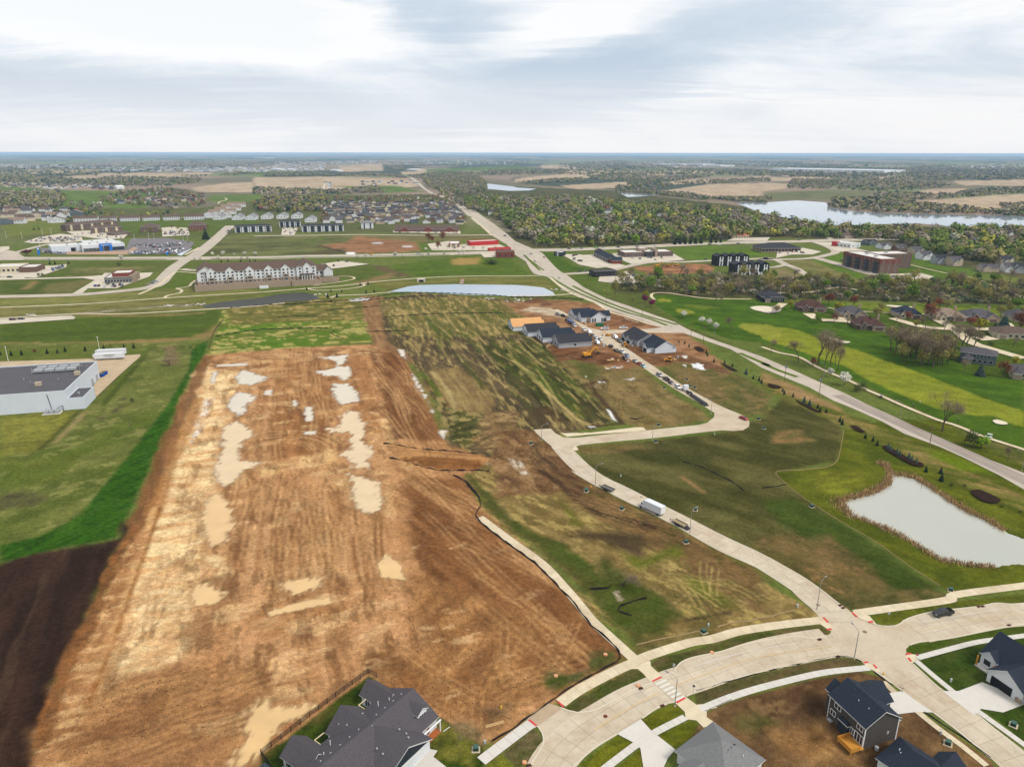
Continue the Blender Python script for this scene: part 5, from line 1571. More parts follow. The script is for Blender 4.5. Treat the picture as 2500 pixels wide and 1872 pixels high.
rk2.obj('condenser_frame', gymet, h.root)
for x, y in ((12.5, 12.5), (25.5, 28)):
 h.part('rooftop_unit', MB().box(x, y, 9.66, x + 2.6, y + 1.8, 11.2).box(x - .1, y - .1, 11.203, x + 2.7, y + 1.9, 11.35), w_tan)
for x, y in ((3, 26), (8, 20), (20, 22), (22, 42), (27, 44)):
 h.part('roof_vent', MB().cyl((x, y, 9.6), (x, y, 10.3), .25, .2, 8), gymet)
h.part('roof_vent', MB().cyl((33, 7, 5.6), (33, 7, 6.5), .45, .45, 10).cyl((33, 7, 6.5), (33, 7, 6.7), .6, .6, 10), gymet)
h.part('wall_pipe', MB().cyl((22.5, -.2, .6), (21.6, -.2, 8.8), .12, .12, 6), dkmet)
h.win(16.2, -.02, .2, 1.2, 2.2, 0, gm_=w_panel, name='door')
pad = h.part('equipment_pad', MB().box(19.5, -5.2, -.1, 27.5, -1.0, .25), new_conc)
for k in range(3):
 MB().box(20.2 + k * 2.4, -4.6, .26, 22 + k * 2.4, -2.0, 1.5).cyl((21 + k * 2.4, -3.2, 1.5), (21 + k * 2.4, -3.2, 2.5), .2, .2, 8).obj('compressor', gymet, pad)
MB().cyl((25, -2, 1.4), (26.5, -1, 2.6), .12, .12, 6).cyl((26.5, -1, 2.6), (27.6, -.6, 2.6), .12, .12, 6).cyl((27.6, -.6, 2.6), (27.6, -.6, .1), .12, .12, 6).obj('pipework', dkmet, pad)
h.win(29.62, 40, .1, 3.6, 3.6, 90, gm_=w_grey, name='loading_door')
h.win(29.62, 48, .1, 3.6, 3.6, 90, gm_=w_grey, name='loading_door')
WH_O, WH_A = o_, a_

# ---- new row of four attached homes under construction
o_, a_, L_ = fr('G', (430, 450), (720, 430))
UN = [('row_home_grey', 'grey sided row home nearest the excavator, first of four', 0, w_grey, sh_dark), ('row_home_wrapped', 'white wrapped row home with navy roof, second from the excavator', 1, w_wrap, sh_navy), ('row_home_third', 'white wrapped row home with dark roof, third from the excavator', 2, w_wrap, sh_dark), ('row_home_sheathed', 'unfinished row home roofed in bare orange sheathing boards', 3, w_wrap, osb)]
for nm, lb, k, wm_, rm_ in UN:
 ca, sa = math.cos(a_), math.sin(a_)
 ox, oy = -5.5 * k, 17.0 * k
 if k == 3:
  oy += 1.5
 h = Bld('row_home', lb, 'house', (o_[0] + ox * ca - oy * sa, o_[1] + ox * sa + oy * ca), a_, [wm_], [rm_])
 h.vol(0, 0, 22, 15.0, 3.2, 4.0, 'x', .5)
 h.vol(16, 2, 23.5, 8.5, 3.2, 2.2, 'x', .4)
 h.vol(6, -.01 + 15, 6.5, 15.2, 3.2, .1, 'x', .1)
 h.done()
 h.win(11, -.02, 1.1, 1.6, 1.5, 0)
 for y in (2.5, 7.5, 12.5):
  h.win(-.02, y, .9, 2.2, 1.7, -90, bars=2)
 h.win(23.52, 5.2, .1, 4.2, 2.3, 90, gm_=w_black if k else w_grey, name='garage_door')

# ---- single house with dark roof by the arterial
o_, a_, L_ = fr('G', (700, 235), (860, 225))
h = Bld('new_house', 'new white house with dark cross-gabled roof and tall front windows by the arterial', 'house', o_, a_, [w_wrap, wood], [sh_navy])
h.vol(0, 0, 12.5, 13, 4.0, 3.6, 'y', .5)
h.vol(-6, 4, 17, 12, 3.6, 3.2, 'x', .5)
h.vol(-8.5, 12, 6, 26, 3.6, 3.4, 'x', .5)
h.done()
for x in (1.4, 3.2, 8.8, 10.4, 11.7):
 h.win(x, -.02, .3, 1.2, 2.9, 0, fm=trim)
h.win(6, -.02, .2, 2.2, 2.4, 0, gm_=w_wrap, name='door')
for y in (15, 18, 21, 24):
 h.win(-8.52, y, 1, 1.5, 1.6, -90)
for y in (.6, 3.6):
 h.box('porch_post', -1.6, y, 0, -1.3, y + .3, 3.6, wood)

# ---- twin house right of the street
o_, a_, L_ = fr('G', (1240, 495), (1430, 495))
ang_s = math.atan2(*(lambda d: (d.y, d.x))(zp('G', 965, 360) - zp('G', 1240, 495)))
h = Bld('twin_house', 'white wrapped twin house with dark roofs and open garages right of the street', 'house', o_, a_ + R(15), [w_wrap, w_grey], [sh_navy, sh_dark])
h.vol(0, 0, 14.5, 19, 3.4, 4.2, 'y', .5)
h.vol(-3.5, 19.02, 12.5, 42, 3.4, 4.0, 'y', .5, rm=1, wm=1)
h.vol(-4.2, 3, 3, 9.5, 3.2, 2.2, 'x', .4)
h.vol(-6.4, 24, 0, 30, 3.2, 2.2, 'x', .4, rm=1, wm=1)
h.vol(-6.4, 32, 0, 38, 3.2, 2.2, 'x', .4, rm=1, wm=1)
h.vol(-1.2, 18.2, 12, 19.6, 3.4, 3.9, 'y', .3, rm=1, wm=1)
h.done()
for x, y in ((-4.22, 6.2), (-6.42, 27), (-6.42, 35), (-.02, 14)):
 h.win(x, y, .1, 4.4, 2.3, -90, gm_=w_black, name='garage_door')  # black panels stand in for the dark inside of the open garages
h.win(12.5, -.02, 2.6, 1.0, .7, 0, gm_=w_black)
h.win(-.02, 1.4, .8, 1.6, 1.6, -90)

# ---- senior residence on its terrace
o_, a_, L_ = fr('A', (1705, 1212), (2650, 1153))
h = Bld('care_home', 'long white four-storey care home with many gables on a tan retaining wall', 'care home', o_, a_, [w_white, w_stone, w_brown], [sh_brwn])
TZ = 5.0
h.vol(2, 4, 86, 21, TZ + 11.5, 6.0, 'x', .7, TZ - 1)
h.vol(-3, 4, 12, 40, TZ + 11.5, 5.0, 'y', .7, TZ - 1)
h.vol(84, 1.5, 102, 24, TZ + 12.5, 6.0, 'h', .7, TZ - 1)
h.vol(90, 24, 114, 42, TZ + 4.5, 4.5, 'x', .7, TZ - 1)
h.vol(111, 20, 120, 40, TZ + 4.5, 4.0, 'y', .6, TZ - 1)
for x in (9, 25, 42, 59, 74):
 h.vol(x - 4, 3.0, x + 4, 12, TZ + 11.5, 3.6, 'y', .4, TZ + 3)
h.vol(90, .2, 97, 8, TZ + 12.6, 3.6, 'y', .4, TZ + 3)
h.w.box(-3.2, 3.6, TZ - 1, 84, 3.95, TZ + 3.0, 1)
h.w.box(84, 1.1, TZ - 1, 102.4, 1.45, TZ + 3.2, 1)
h.w.box(102.1, 1.5, TZ - 1, 102.4, 24, TZ + 6, 2)
h.done()
for f_ in range(4):
 z = TZ + .8 + f_ * 2.9
 for k in range(22):
  x = 1 + k * 3.75
  on = any(abs(x - g_) < 4 for g_ in (9, 25, 42, 59, 74))
  h.win(x, (2.98 if on and f_ > 0 else 3.93 if f_ else 3.58), z, 1.9 if k % 2 else 1.4, 1.5)
 for x in (87, 93.5, 99.5):
  h.win(x, (.18 if x == 93.5 and f_ else 1.08 if f_ == 0 else 1.48), z, 1.8, 1.6)
 h.row(4, 22, 5, 102.42, z, 1.6, 1.5, 90)
 h.row(7, 37, 7, -3.22 if f_ == 0 else -3.02, z, 1.5, 1.5, -90)
for x in (9, 42, 74, 25, 59):
 h.box('stone_bay', x - 2.8, 2.2, TZ + .1, x + 2.8, 2.96, TZ + 6.2, w_stone)
 h.win(x, 2.18, TZ + 1, 3.6, 1.6)
 h.win(x, 2.18, TZ + 4, 3.6, 1.6)
for k in range(5):
 h.box('porch_column', 88 + k * 2.4, -2.2, TZ - 1, 88.5 + k * 2.4, -1.7, TZ + 5.4, trim)
h.part('porch_roof', MB().box(87, -2.8, TZ + 5.404, 99, 1.0, TZ + 5.9), sh_brwn)
h.row(94, 109, 5, 23.98, TZ + 1, 1.8, 2.2)
rw = MB()
rw.box(-6, -1.5, -.5, 80, 0, TZ + .4).box(80.02, -3.5, -.5, 104, -2, TZ + .2).box(78.5, -3.5, -.5, 80, -1.52, TZ + .3).box(104, -3.5, -.5, 105.5, 14, TZ + 1).box(105.52, 8, -.5, 124, 9.4, TZ)
rw.box(-6, 0.02, -.5, -4.6, 42, TZ)
rw.box(-4.58, .02, -.5, 78, 44, TZ - .8)
rw.box(80.02, -1.98, -.5, 104, 44, TZ - .8)
h.part('retaining_wall', rw, w_block)
h.part('terrace_lamp', MB().box(49, -5.5, -.1, 57, -2.2, 2.2), w_white)

# ---- car dealership
o_, a_, L_ = fr('A', (700, 885), (1060, 860))
h = Bld('car_dealership', 'white car showroom with blue entrance arch and glass front', 'showroom', o_, a_, [w_panel, glass, w_blue], [flat_w])
h.vol(0, 0, 48, 34, 7.6, 1.0, 'f')
h.vol(-32, 16, -.02, 46, 7.2, .8, 'f')
h.vol(6, 34.02, 44, 60, 8.0, .8, 'f')
h.w.box(1, -.35, .4, 18.5, -.02, 4.6, 1)
h.w.box(33.5, -.35, .4, 47.5, -.02, 4.6, 1)
h.w.box(48.02, 1, .4, 48.3, 20, 4.6, 1)
h.done()
arch = MB().box(18.8, -1.6, 0, 22, 1.2, 9.6).box(30, -1.6, 0, 33.2, 1.2, 9.6).box(22.003, -1.6, 6.2, 29.997, 1.2, 9.6)
ar = h.part('entrance_arch', arch, w_blue)
h.box('glass_doors', 22.1, -.5, 0, 29.9, -.05, 6.1, glass)
for k in range(12):
 h.box('mullion', 2 + k * 1.45, -.45, .4, 2.12 + k * 1.45, -.36, 4.6, trim)
for x, y in ((10, 20), (30, 24), (16, 44), (36, 50), (-14, 30), (20, 28)):
 h.box('rooftop_unit', x, y, 7.7, x + 2.4, y + 1.8, 9.3, gymet)
h.win(-8, 15.98, .1, 6, 5, 0, gm_=w_black, name='service_door')


def text_mesh(name, txt, size, m, parent, loc, rot, depth=.06):
 cu = bpy.data.curves.new(name, 'FONT')
 cu.body = txt
 cu.size = size
 cu.align_x = 'CENTER'
 cu.extrude = depth
 to = bpy.data.objects.new(name + '_curve', cu)
 COL.objects.link(to)
 dg = bpy.context.evaluated_depsgraph_get()
 me = bpy.data.meshes.new_from_object(to.evaluated_get(dg))
 bpy.data.objects.remove(to)
 me.materials.clear()
 me.materials.append(m)
 o = place(name, me, parent, loc)
 o.rotation_euler = rot
 return o


text_mesh('sign_lettering', 'CHEVROLET', 2.1, trim, h.root, (27.2, -1.68, 7.1), (R(90), 0, 0))
h.box('sign_emblem', 20.2, -1.72, 7.6, 22.0, -1.62, 8.3, mat('gold_emblem', C(214, 186, 90), .4, .5))
DL_O, DL_A = o_, a_
# pylon signs of the dealership
for (zx, zy), lb in (((330, 905), 'blue pylon sign at the left corner of the showroom lot'), ((1410, 905), 'small blue sign post among the parked stock cars')):
 q = zp('A', zx, zy)
 s_ = empty('pylon_sign', q, .5, lb, 'sign')
 MB().box(-1.3, -.3, 0, 1.3, .3, 9 if zx < 500 else 5).obj('panel', w_blue, s_)
 MB().box(-.9, -.36, 6.6 if zx < 500 else 3.4, .9, -.31, 8.4 if zx < 500 else 4.6).obj('sign_face', trim, s_)

# ---- flats, offices and shops in the middle distance


def flats(name, lab, zone, a, b, dep, hgt, rise, kind, walls, roof, nf, nc, ww=1.6, wh=1.5, oh=.8, cat='apartment block', frame=None, side=0, extra=None, group=None, tr=None):
 o_, a_, L_ = fr(zone, a, b)
 h = Bld(name, lab, cat, o_, a_, walls, [roof], group, tr)
 h.vol(0, 0, L_, dep, hgt, rise, kind, oh)
 if extra:
  extra(h, L_)
 h.done()
 fh = hgt / nf
 for f_ in range(nf):
  for k in range(nc):
   h.win(L_ * (k + .5) / nc, -.03, f_ * fh + fh * .3, ww, wh, 0, fm=frame or trim)
  for k in range(side):
   h.win(L_ + .03, dep * (k + .5) / side, f_ * fh + fh * .3, ww, wh, 90, fm=frame or trim)
   h.win(-.03, dep * (k + .5) / side, f_ * fh + fh * .3, ww, wh, -90, fm=frame or trim)
 return h


def balc(n, m, hgt, wd=3.2, dp=1.4):
 def f(h, L_):
  for k in range(n):
   x = L_ * (k + .5) / n
   h.w.box(x - wd / 2, -dp, .2, x + wd / 2, -.02, hgt - .3, m)
 return f


def baywall(n, m, hgt, wd):
 def f(h, L_):
  for k in range(n):
   x = L_ * (k + .5) / n
   h.w.box(x - wd / 2, -.35, -.2, x + wd / 2, -.04, hgt, m)
 return f


flats('apartment_block', 'long three-storey brown brick flats with cream bays behind the showroom', 'A', (560, 705), (990, 668), 15, 9, 3.2, 'h', [w_brown, w_cream], sh_brwn, 3, 16, extra=baywall(5, 1, 9, 3.4), side=3)
flats('apartment_block', 'short brown brick flats with cream bays in front of the long block', 'A', (770, 728), (1030, 715), 16, 8.6, 3.2, 'h', [w_brown, w_cream], sh_brwn, 3, 9, extra=baywall(3, 1, 8.6, 3.4), side=3)
flats('clubhouse', 'low brown roofed clubhouse at the end of the short brown flats', 'A', (960, 745), (1100, 730), 16, 3.4, 2.6, 'h', [w_brown], sh_brwn, 1, 5, side=2, cat='clubhouse')
flats('apartment_block', 'square brick block with grey hip roof, left of the tree-lined car park', 'A', (1185, 720), (1340, 715), 30, 8.4, 5.0, 'h', [w_brown], sh_brwn, 3, 6, side=5)
flats('apartment_block', 'square red brick block with grey hip roof beside the tall fir', 'A', (1595, 705), (1740, 700), 30, 8.6, 5.0, 'h', [w_brick], sh_brwn, 3, 6, side=5)
flats('apartment_block', 'grey and white three-storey flats nearest the rising side road', 'A', (1980, 718), (2290, 708), 16, 9, 2.4, 'h', [w_white, w_navy], sh_dark, 3, 14, extra=baywall(5, 1, 8.9, 5.0), side=3, frame=w_navy)
flats('apartment_block', 'grey and white three-storey flats set behind the middle car park', 'B', (215, 672), (395, 668), 16, 9, 2.4, 'h', [w_white, w_navy], sh_dark, 3, 10, extra=baywall(4, 1, 8.9, 4.6), side=3, frame=w_navy)
flats('apartment_block', 'grey and white three-storey flats right of the middle car park', 'B', (405, 714), (758, 705), 16, 9.4, 2.4, 'h', [w_white, w_navy], sh_dark, 3, 15, extra=baywall(6, 1, 9.3, 5.0), side=3, frame=w_navy)
flats('garage_block', 'white garage block with grey pyramid roof between the flats and the estate', 'B', (905, 685), (1008, 683), 22, 9, 4, 'h', [w_white, w_navy], sh_lite, 1, 2, 1.0, 6, extra=baywall(2, 1, 8.9, 2.0), cat='garage')
h = flats('nursing_home', 'very long low brown brick building with dormers and front gables', 'B', (1185, 712), (1720, 712), 24, 4.0, 5.5, 'x', [w_brick, w_white], sh_brwn, 1, 22, 1.6, 1.8, side=3, cat='care home', extra=lambda h, L_: [h.vol(x - 7, -3, x + 7, 10, 4.0, 4.6, 'y', .6, wm=0) for x in (L_ * .16, L_ * .53, L_ * .87)])
for k in range(11):
 x = 6 + k * 8.6
 MB().ext([(x - 1.2, 6.2), (x + 1.2, 6.2), (x, 7.6)], 4.2, 8.0, 'y').obj('dormer', sh_brwn, h.root)
flats('restaurant', 'red and cream restaurant with flat roof right of the bare red trees', 'B', (1640, 845), (1725, 845), 34, 4.6, .8, 'f', [w_brick, w_cream], flat_w, 1, 4, 2.2, 1.8, cat='restaurant', side=4, extra=baywall(2, 1, 4.4, 3))
h = flats('petrol_canopy', 'long red filling station canopy at the crossroads', 'B', (1825, 832), (2060, 820), 14, 5.4, .7, 'f', [w_red], flat_w, 1, 1, .1, .1, cat='canopy')
flats('red_shop', 'low red roofed shop by the cross road', 'B', (1985, 876), (2165, 866), 7, 3.2, .5, 'f', [w_red], rough('red_roof', (190, 60, 52)), 1, 6, 2, 1.6, cat='shop')
flats('pump_house', 'small brown brick flat-roofed building with black door at the crossroads', 'B', (2045, 930), (2195, 928), 18, 6.4, .6, 'f', [w_brick], flat_b, 1, 3, 1.4, 2.0, cat='building', frame=w_black)
flats('shop', 'cream and brick shop with white roof at the left edge', 'A', (-60, 1062), (172, 1055), 24, 6, .8, 'f', [w_cream, w_brown], flat_w, 1, 6, 2.2, 2.2, cat='shop', side=3, extra=lambda h, L_: h.vol(L_ + .03, -2, L_ + 16, 22, 5.2, .7, 'f', wm=1))
flats('bank', 'grey stone and brick office with white roof inside the curving road', 'A', (885, 1150), (1110, 1140), 30, 5.2, .7, 'f', [rough('grey_stone', (128, 128, 122), .16, 2), w_brick, w_stone], flat_w, 1, 9, 2.2, 2.0, cat='office', side=4, extra=lambda h, L_: (h.vol(6, 6, L_ - 1, 26, 8.4, .7, 'f', .1, 5.21, wm=1), [h.w.box(L_ - 2 + k * .01, 2 + k * 9, 0, L_ + 3.5, 6.5 + k * 9, 7.0, 2) for k in range(3)]))
# across the arterial
flats('black_office', 'low black flat-roofed office in front of the bare woods', 'C', (728, 1092), (930, 1085), 18, 4.6, .5, 'f', [w_black], rough('dark_flat_roof', (92, 88, 88)), 1, 6, 2.6, 2.4, cat='office', side=2, frame=w_black)
o_, a_, L_ = fr('C', (725, 915), (850, 975))
h = Bld('car_wash', 'long brick car wash with navy gable roof and white bay openings', 'car wash', o_, a_, [w_brick, w_cream], [sh_navy])
h.vol(0, 0, L_, 14, 4.4, 3.4, 'x', .6)
h.vol(-4, 2, 0, 12, 7.0, 2.0, 'x', .4)
h.vol(L_, 1, L_ + 9, 13, 4.4, 3.0, 'y', .5)
h.done()
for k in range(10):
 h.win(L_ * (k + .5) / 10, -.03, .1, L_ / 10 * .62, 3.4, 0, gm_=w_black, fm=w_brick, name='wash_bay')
 h.box('white_pier', L_ * k / 10 - .3, -.5, 0, L_ * k / 10 + .3, -.12, 3.9, trim)
h = flats('clinic', 'long brown clinic with white flat roof and raised glass entrance', 'C', (980, 928), (1390, 918), 26, 5.4, .7, 'f', [w_brown, w_stone, glass], flat_w, 1, 18, 2.2, 2.2, cat='clinic', side=3, extra=lambda h, L_: (h.vol(L_ * .42, -3, L_ * .66, 20, 6.4, .5, 'f', wm=2), h.vol(L_ * .6, -4.5, L_ * .65, 12, 9.5, .5, 'f', wm=1), h.vol(L_ * .36, 10, L_ * .52, 22, 9.0, .4, 'f', wm=1)))
flats('kiosk', 'small dark grey flat-roofed coffee kiosk on the corner lawn', 'C', (388, 912), (450, 918), 10, 4.4, .5, 'f', [w_navy, w_white], flat_w, 1, 2, 1.6, 2, cat='kiosk', extra=baywall(1, 1, 4.3, 2))
for (a, b, lb) in (((1755, 1000), (2000, 985), 'black and white townhouse row behind, by the orange diggers'), ((1905, 1075), (2160, 1080), 'black and white townhouse row in front with white lower walls')):
 o_, a_, L_ = fr('C', a, b)
 h = Bld('townhouse_row', lb, 'townhouses', o_, R(8), [w_black, w_white], [sh_dark], None, w_black)
 L_ = 38
 for k in range(4):
  x = k * 9.5
  h.vol(x, 0, x + 9.4, 14, 10.5, 2.4, 'y', .3)
  h.w.box(x + 3.2, -.5, .2, x + 4.4, -.02, 10.2, 1)
  h.w.box(x + 6.2, -.5, .2, x + 7.4, -.02, 10.2, 1)
  h.w.box(x + 4.41, -.5, 5.6, x + 6.19, -.02, 6.8, 1)
  if 'front' in lb:
   h.w.box(x + .3, -.6, -.1, x + 9.1, -.51, 2.6, 1)
 h.w.box(-.3, .4, 0, -.02, 13.6, 7.5, 0)
 h.done()
 for k in range(4):
  for z in (3.6, 7.2):
   h.win(k * 9.5 + 1.6, -.03, z, 1.5, 1.9, fm=w_black)
   h.win(k * 9.5 + 5.3, -.03, z, 1.3, 1.6, fm=w_black)
  h.win(k * 9.5 + 5, -.62 if 'front' in lb else -.03, .1, 3.6, 2.2, fm=w_black, gm_=w_black, name='garage_door')
o_, a_, L_ = fr('D', (985, 1068), (1148, 1072))
h = Bld('brick_apartments', 'four-storey brick L-shaped flats with white roof and balconies', 'apartment block', o_, R(10.6), [w_brick, w_brown, rough('grey_panel', (96, 96, 100))], [flat_w])
h.vol(0, 0, 22, 62, 15, .8, 'f', wm=1)
h.vol(22.03, 34, 64, 58, 15, .8, 'f', wm=1)
h.w.box(-.4, -.4, 11.4, 22.4, -.02, 15.6, 0)
h.w.box(22.04, .1, 11.4, 22.4, 33, 15.6, 0)
h.w.box(-.4, -.05, 11.4, -.02, 62, 15.6, 0)
for k in range(4):
 h.w.box(-1.4, 3 + k * 15, .3, -.42, 9 + k * 15, 11.2, 2)
h.done()
for f_ in range(4):
 h.row(5, 57, 9, -.03 if f_ < 3 else -.43, f_ * 3.7 + 1.1, 1.6, 1.8, -90)
 h.row(3.5, 18.5, 3, -.03 if f_ < 3 else -.43, f_ * 3.7 + 1.1, 1.6, 1.8, 0)
 h.row(27, 60, 8, 33.97, f_ * 3.7 + 1.1, 1.6, 1.8, 0)
 for k in range(4):
  h.box('balcony', -2.3, 3.4 + k * 15, f_ * 3.7 + .1, -1.42, 8.6 + k * 15, f_ * 3.7 + 1.2, dkmet)
for x, y in ((8, 20), (12, 40), (40, 46)):
 h.box('rooftop_unit', x, y, 15.1, x + 3, y + 2.4, 16.8, gymet)
flats('medical_office', 'wide office with charcoal hip roof and glazed front across the arterial', 'D', (0, 885), (325, 882), 30, 5, 5.5, 'h', [w_stone], sh_dark, 1, 12, 3.2, 2.8, oh=2.0, cat='office', side=3, frame=w_brick)
h = flats('fast_food', 'white fast food building with red corner and flagpole', 'D', (592, 832), (745, 850), 22, 5.4, .8, 'f', [w_white, w_red], flat_w, 1, 5, 2.2, 1.8, cat='restaurant', side=2, extra=lambda h, L_: h.w.box(-.5, -1.2, 0, 7, 6, 6.6, 1))
for k, (a, b) in enumerate((((1790, 768), (1880, 765)), ((1890, 768), (2030, 766)))):
 flats('orange_roof_office', ('smaller' if k == 0 else 'larger') + ' office with orange tiled hip roof by the tree belt', 'C', a, b, 24, 4, 5, 'h', [w_cream], orange_roof, 1, 6, 2, 1.6, oh=1.2, cat='office', side=2)
# ---- houses round the golf course
GH = [((320, 1385), (560, 1395), 16, sh_choc, w_brown, 'brown hipped house with wide garage nearest the clubhouse drive'), ((668, 1440), (900, 1450), 17, sh_grey, w_stone, 'grey roofed house with arched entry and pale garage on the golf drive'),
      ((805, 1540), (1060, 1560), 20, sh_choc, w_brown, 'chocolate roofed brick house with chimney and covered terrace by the fairway'), ((1150, 1440), (1360, 1450), 18, sh_navy, w_tan, 'navy roofed tan house facing the far green'),
      ((1480, 1465), (1740, 1470), 20, sh_tan, w_tan, 'long tan roofed house left of the grey one near the hedge'), ((1745, 1470), (2030, 1480), 20, sh_grey, w_brick, 'grey roofed house with small brick front gable by the blue spruce'), ((2120, 1470), (2300, 1480), 18, sh_grey, w_tan, 'grey roofed house cut by the right edge beside the red maple')]
for a, b, dep, rm_, wm_, lb in GH:
 o_, a_, L_ = fr('D', a, b)
 a_ *= .5
 h = Bld('golf_house', lb, 'house', o_, a_, [wm_, w_stone], [rm_])
 h.vol(0, 3, L_ * .95, dep, 3.4, 4.6, 'h', .7)
 h.vol(L_ * .52, 0, L_ * .95, 10, 3.2, 3.4, 'h' if rm_ is not sh_grey else 'y', .6, wm=1)
 h.vol(L_ * .1, 1, L_ * .32, 8, 3.2, 2.6, 'y', .5)
 h.done()
 h.win(L_ * .74, -.03, .1, 5.2, 2.4, 0, gm_=w_brown, name='garage_door')
 h.win(L_ * .21, .97, .9, 2.0, 1.7)
 h.win(L_ * .42, 2.97, .8, 1.8, 1.7)
 h.box('chimney', L_ * .8, dep * .6, 5, L_ * .8 + 1.4, dep * .6 + 1.2, 9.6, w_stone)
for zz, a, b, dep, rm_, wm_, lb, hh, rs in (('H', (1660, 560), (1940, 620), 13, sh_grey, rough('blue_grey_siding', (110, 120, 126)), 'two-storey blue grey house at the edge of the fairway', 6.0, 2.6), ('H', (1945, 355), (2300, 400), 16, sh_brwn, w_cream, 'low cream ranch house with brown hip roof on the lane corner', 3.4, 3.4), ('H', (2085, 690), (2350, 745), 14, sh_grey, w_tan, 'grey roofed house with terrace cut by the right edge above the fairway', 3.6, 3.2), ('D', (0, 1300), (190, 1305), 20, w_black, w_black, 'black roofed clubhouse pavilion with flag at the end of the drive', 4.0, 4.2)):
 o_, a_, L_ = fr(zz, a, b)
 h = Bld('golf_house', lb, 'house', o_, a_ * .6, [wm_], [rm_ if rm_ is not w_black else sh_dark])
 h.vol(0, 0, L_, dep, hh, rs, 'h', .6)
 h.vol(L_ * .08, -3, L_ * .36, 6, min(hh, 3.2), 2.4, 'h', .5)
 h.done()
 for k in range(4):
  h.win(L_ * (.42 + .15 * k), -.03, 1, 1.7, 1.6)
  if hh > 5:
   h.win(L_ * (.2 + .2 * k), -.03, 4, 1.6, 1.4)
 h.win(L_ * .22, -3.03, .1, 4, 2.3, 0, gm_=w_stone, name='garage_door')

# ================================================================== HOUSES OF THE ESTATES
HV, HVD = [], []
for k, (wm_, rm_) in enumerate(((w_white, sh_grey), (w_cream, sh_brwn), (w_tan, sh_grey), (MATS['blue_grey_siding'], sh_dark), (w_grey, sh_dark), (w_white, sh_brwn), (w_tan, sh_brwn), (w_brown, sh_grey), (w_cream, sh_dark))):
 for sz in (0, 1):
  b_ = Bld('tmp', 'x', 'x', (0, 0), 0, [wm_], [rm_])
  if sz == 0:
   b_.vol(-6, -5, 6, 5, 5.4, 3.0, 'x', .4)
   b_.vol(-5.4, -8, 1.0, -4.9, 3.2, 2.2, 'y', .3)
   b_.vol(2, -5.6, 5.4, 0, 5.4, 2.0, 'y', .3)
  else:
   b_.vol(-7.5, -5.5, 7.5, 5.5, 3.4, 3.0, 'x', .4)
   b_.vol(-6.5, -8, .5, 0, 3.4, 2.6, 'y', .3)
  b_.w.box(-4.2, -8.06 if sz == 0 else -8.06, 0, -1.0, -7.9, 2.2, 0)
  HVD.append(f'{wm_.name.split("_")[0]} {"two-storey" if sz == 0 else "single-storey"} house with {rm_.name.split("_")[-1]} roof')
  HV.append((b_.w.mesh('wall', [wm_]), b_.r.mesh('roof', [rm_, trim])))
  bpy.data.objects.remove(b_.root)
NHOUSE = [0]
HPOS = []


def estate_house(p, rz, label, group, v=None, s=1.0):
 v = v if v is not None else rnd.randrange(len(HV))
 w_, r_ = HV[v]
 if group:
  label, group = HVD[v] + ' ' + label, HVD[v] + ' ' + group
 e = empty('estate_house', (p[0], p[1], 0), rz, label, 'house', group)
 e.scale = (s, s, s)
 place('wall', w_, e)
 place('roof', r_, e)
 NHOUSE[0] += 1
 HPOS.append((p[0], p[1]))
 return e


def inpoly(w, x, y):
 return sdpoly(w, np.array([float(x)]), np.array([float(y)]))[0] > 0


def poly2(spec):
 return [(q.x, q.y) for q in pts(spec)]


def grid_houses(spec, ang, dx, dy, label, group, keep=.9, cap=200, s=(.9, 1.1), vs=None):
 w = poly2(spec)
 ar = np.array(w)
 c = ar.mean(0)
 ca, sa = math.cos(R(ang)), math.sin(R(ang))
 rad_ = np.hypot(*(ar - c).T).max()
 n = 0
 j = -int(rad_ / dy) - 1
 while j * dy < rad_:
  i = -int(rad_ / dx) - 1
  while i * dx < rad_:
   lx, ly = i * dx + (dx / 2 if j % 2 else 0) + rnd.uniform(-3, 3), j * dy + rnd.uniform(-4, 4)
   x, y = c[0] + lx * ca - ly * sa, c[1] + lx * sa + ly * ca
   if n < cap and inpoly(w, x, y) and rnd.random() < keep:
    estate_house((x, y), R(ang + (180 if j % 2 else 0) + rnd.choice((0, 0, 0, 90)) + rnd.uniform(-6, 6)), label, group, None if vs is None else rnd.choice(vs), rnd.uniform(*s))
    n += 1
   i += 1
  j += 1


grid_houses('B 590,625 620,560 560,500 640,440 900,420 1500,410 1610,440 1720,540 1770,600 1790,655 1200,640 1020,660 880,640 600,650', 12, 21, 36, 'in the dense estate left of the arterial', 'houses of the dense estate left of the arterial', .85, 175)
grid_houses('A 930,450 1200,430 1500,400 1720,420 1700,470 1500,520 1300,490 1100,480 940,475', 20, 30, 60, 'on the wooded rise behind the townhouses', 'houses on the wooded rise behind the townhouses', .7, 22)
grid_houses('A 0,300 400,310 900,330 1040,340 1020,360 600,355 200,345 0,330', 10, 34, 80, 'in the far left subdivision', 'houses of the far left subdivision', .85, 44)
grid_houses('A 0,375 500,370 530,400 0,408', 10, 34, 70, 'between the left woods and the far subdivision', 'houses by the left woods', .7, 14)
grid_houses('A 0,545 560,530 560,590 420,620 0,640', 20, 34, 50, 'in the pale cluster at the left edge', 'houses of the pale left cluster', .8, 18, (1.1, 1.4), (0, 1, 6, 10, 11))
grid_houses('B 890,290 1380,285 1380,325 900,318', 12, 42, 130, 'on the far development plot', 'houses of the far development plot', .8, 20, vs=(0, 1, 6, 7, 8, 9))
grid_houses('B 600,300 660,305 660,350 620,350', 12, 40, 80, 'at the far concrete stub street', 'houses at the far stub street', .9, 5, vs=(0, 1))
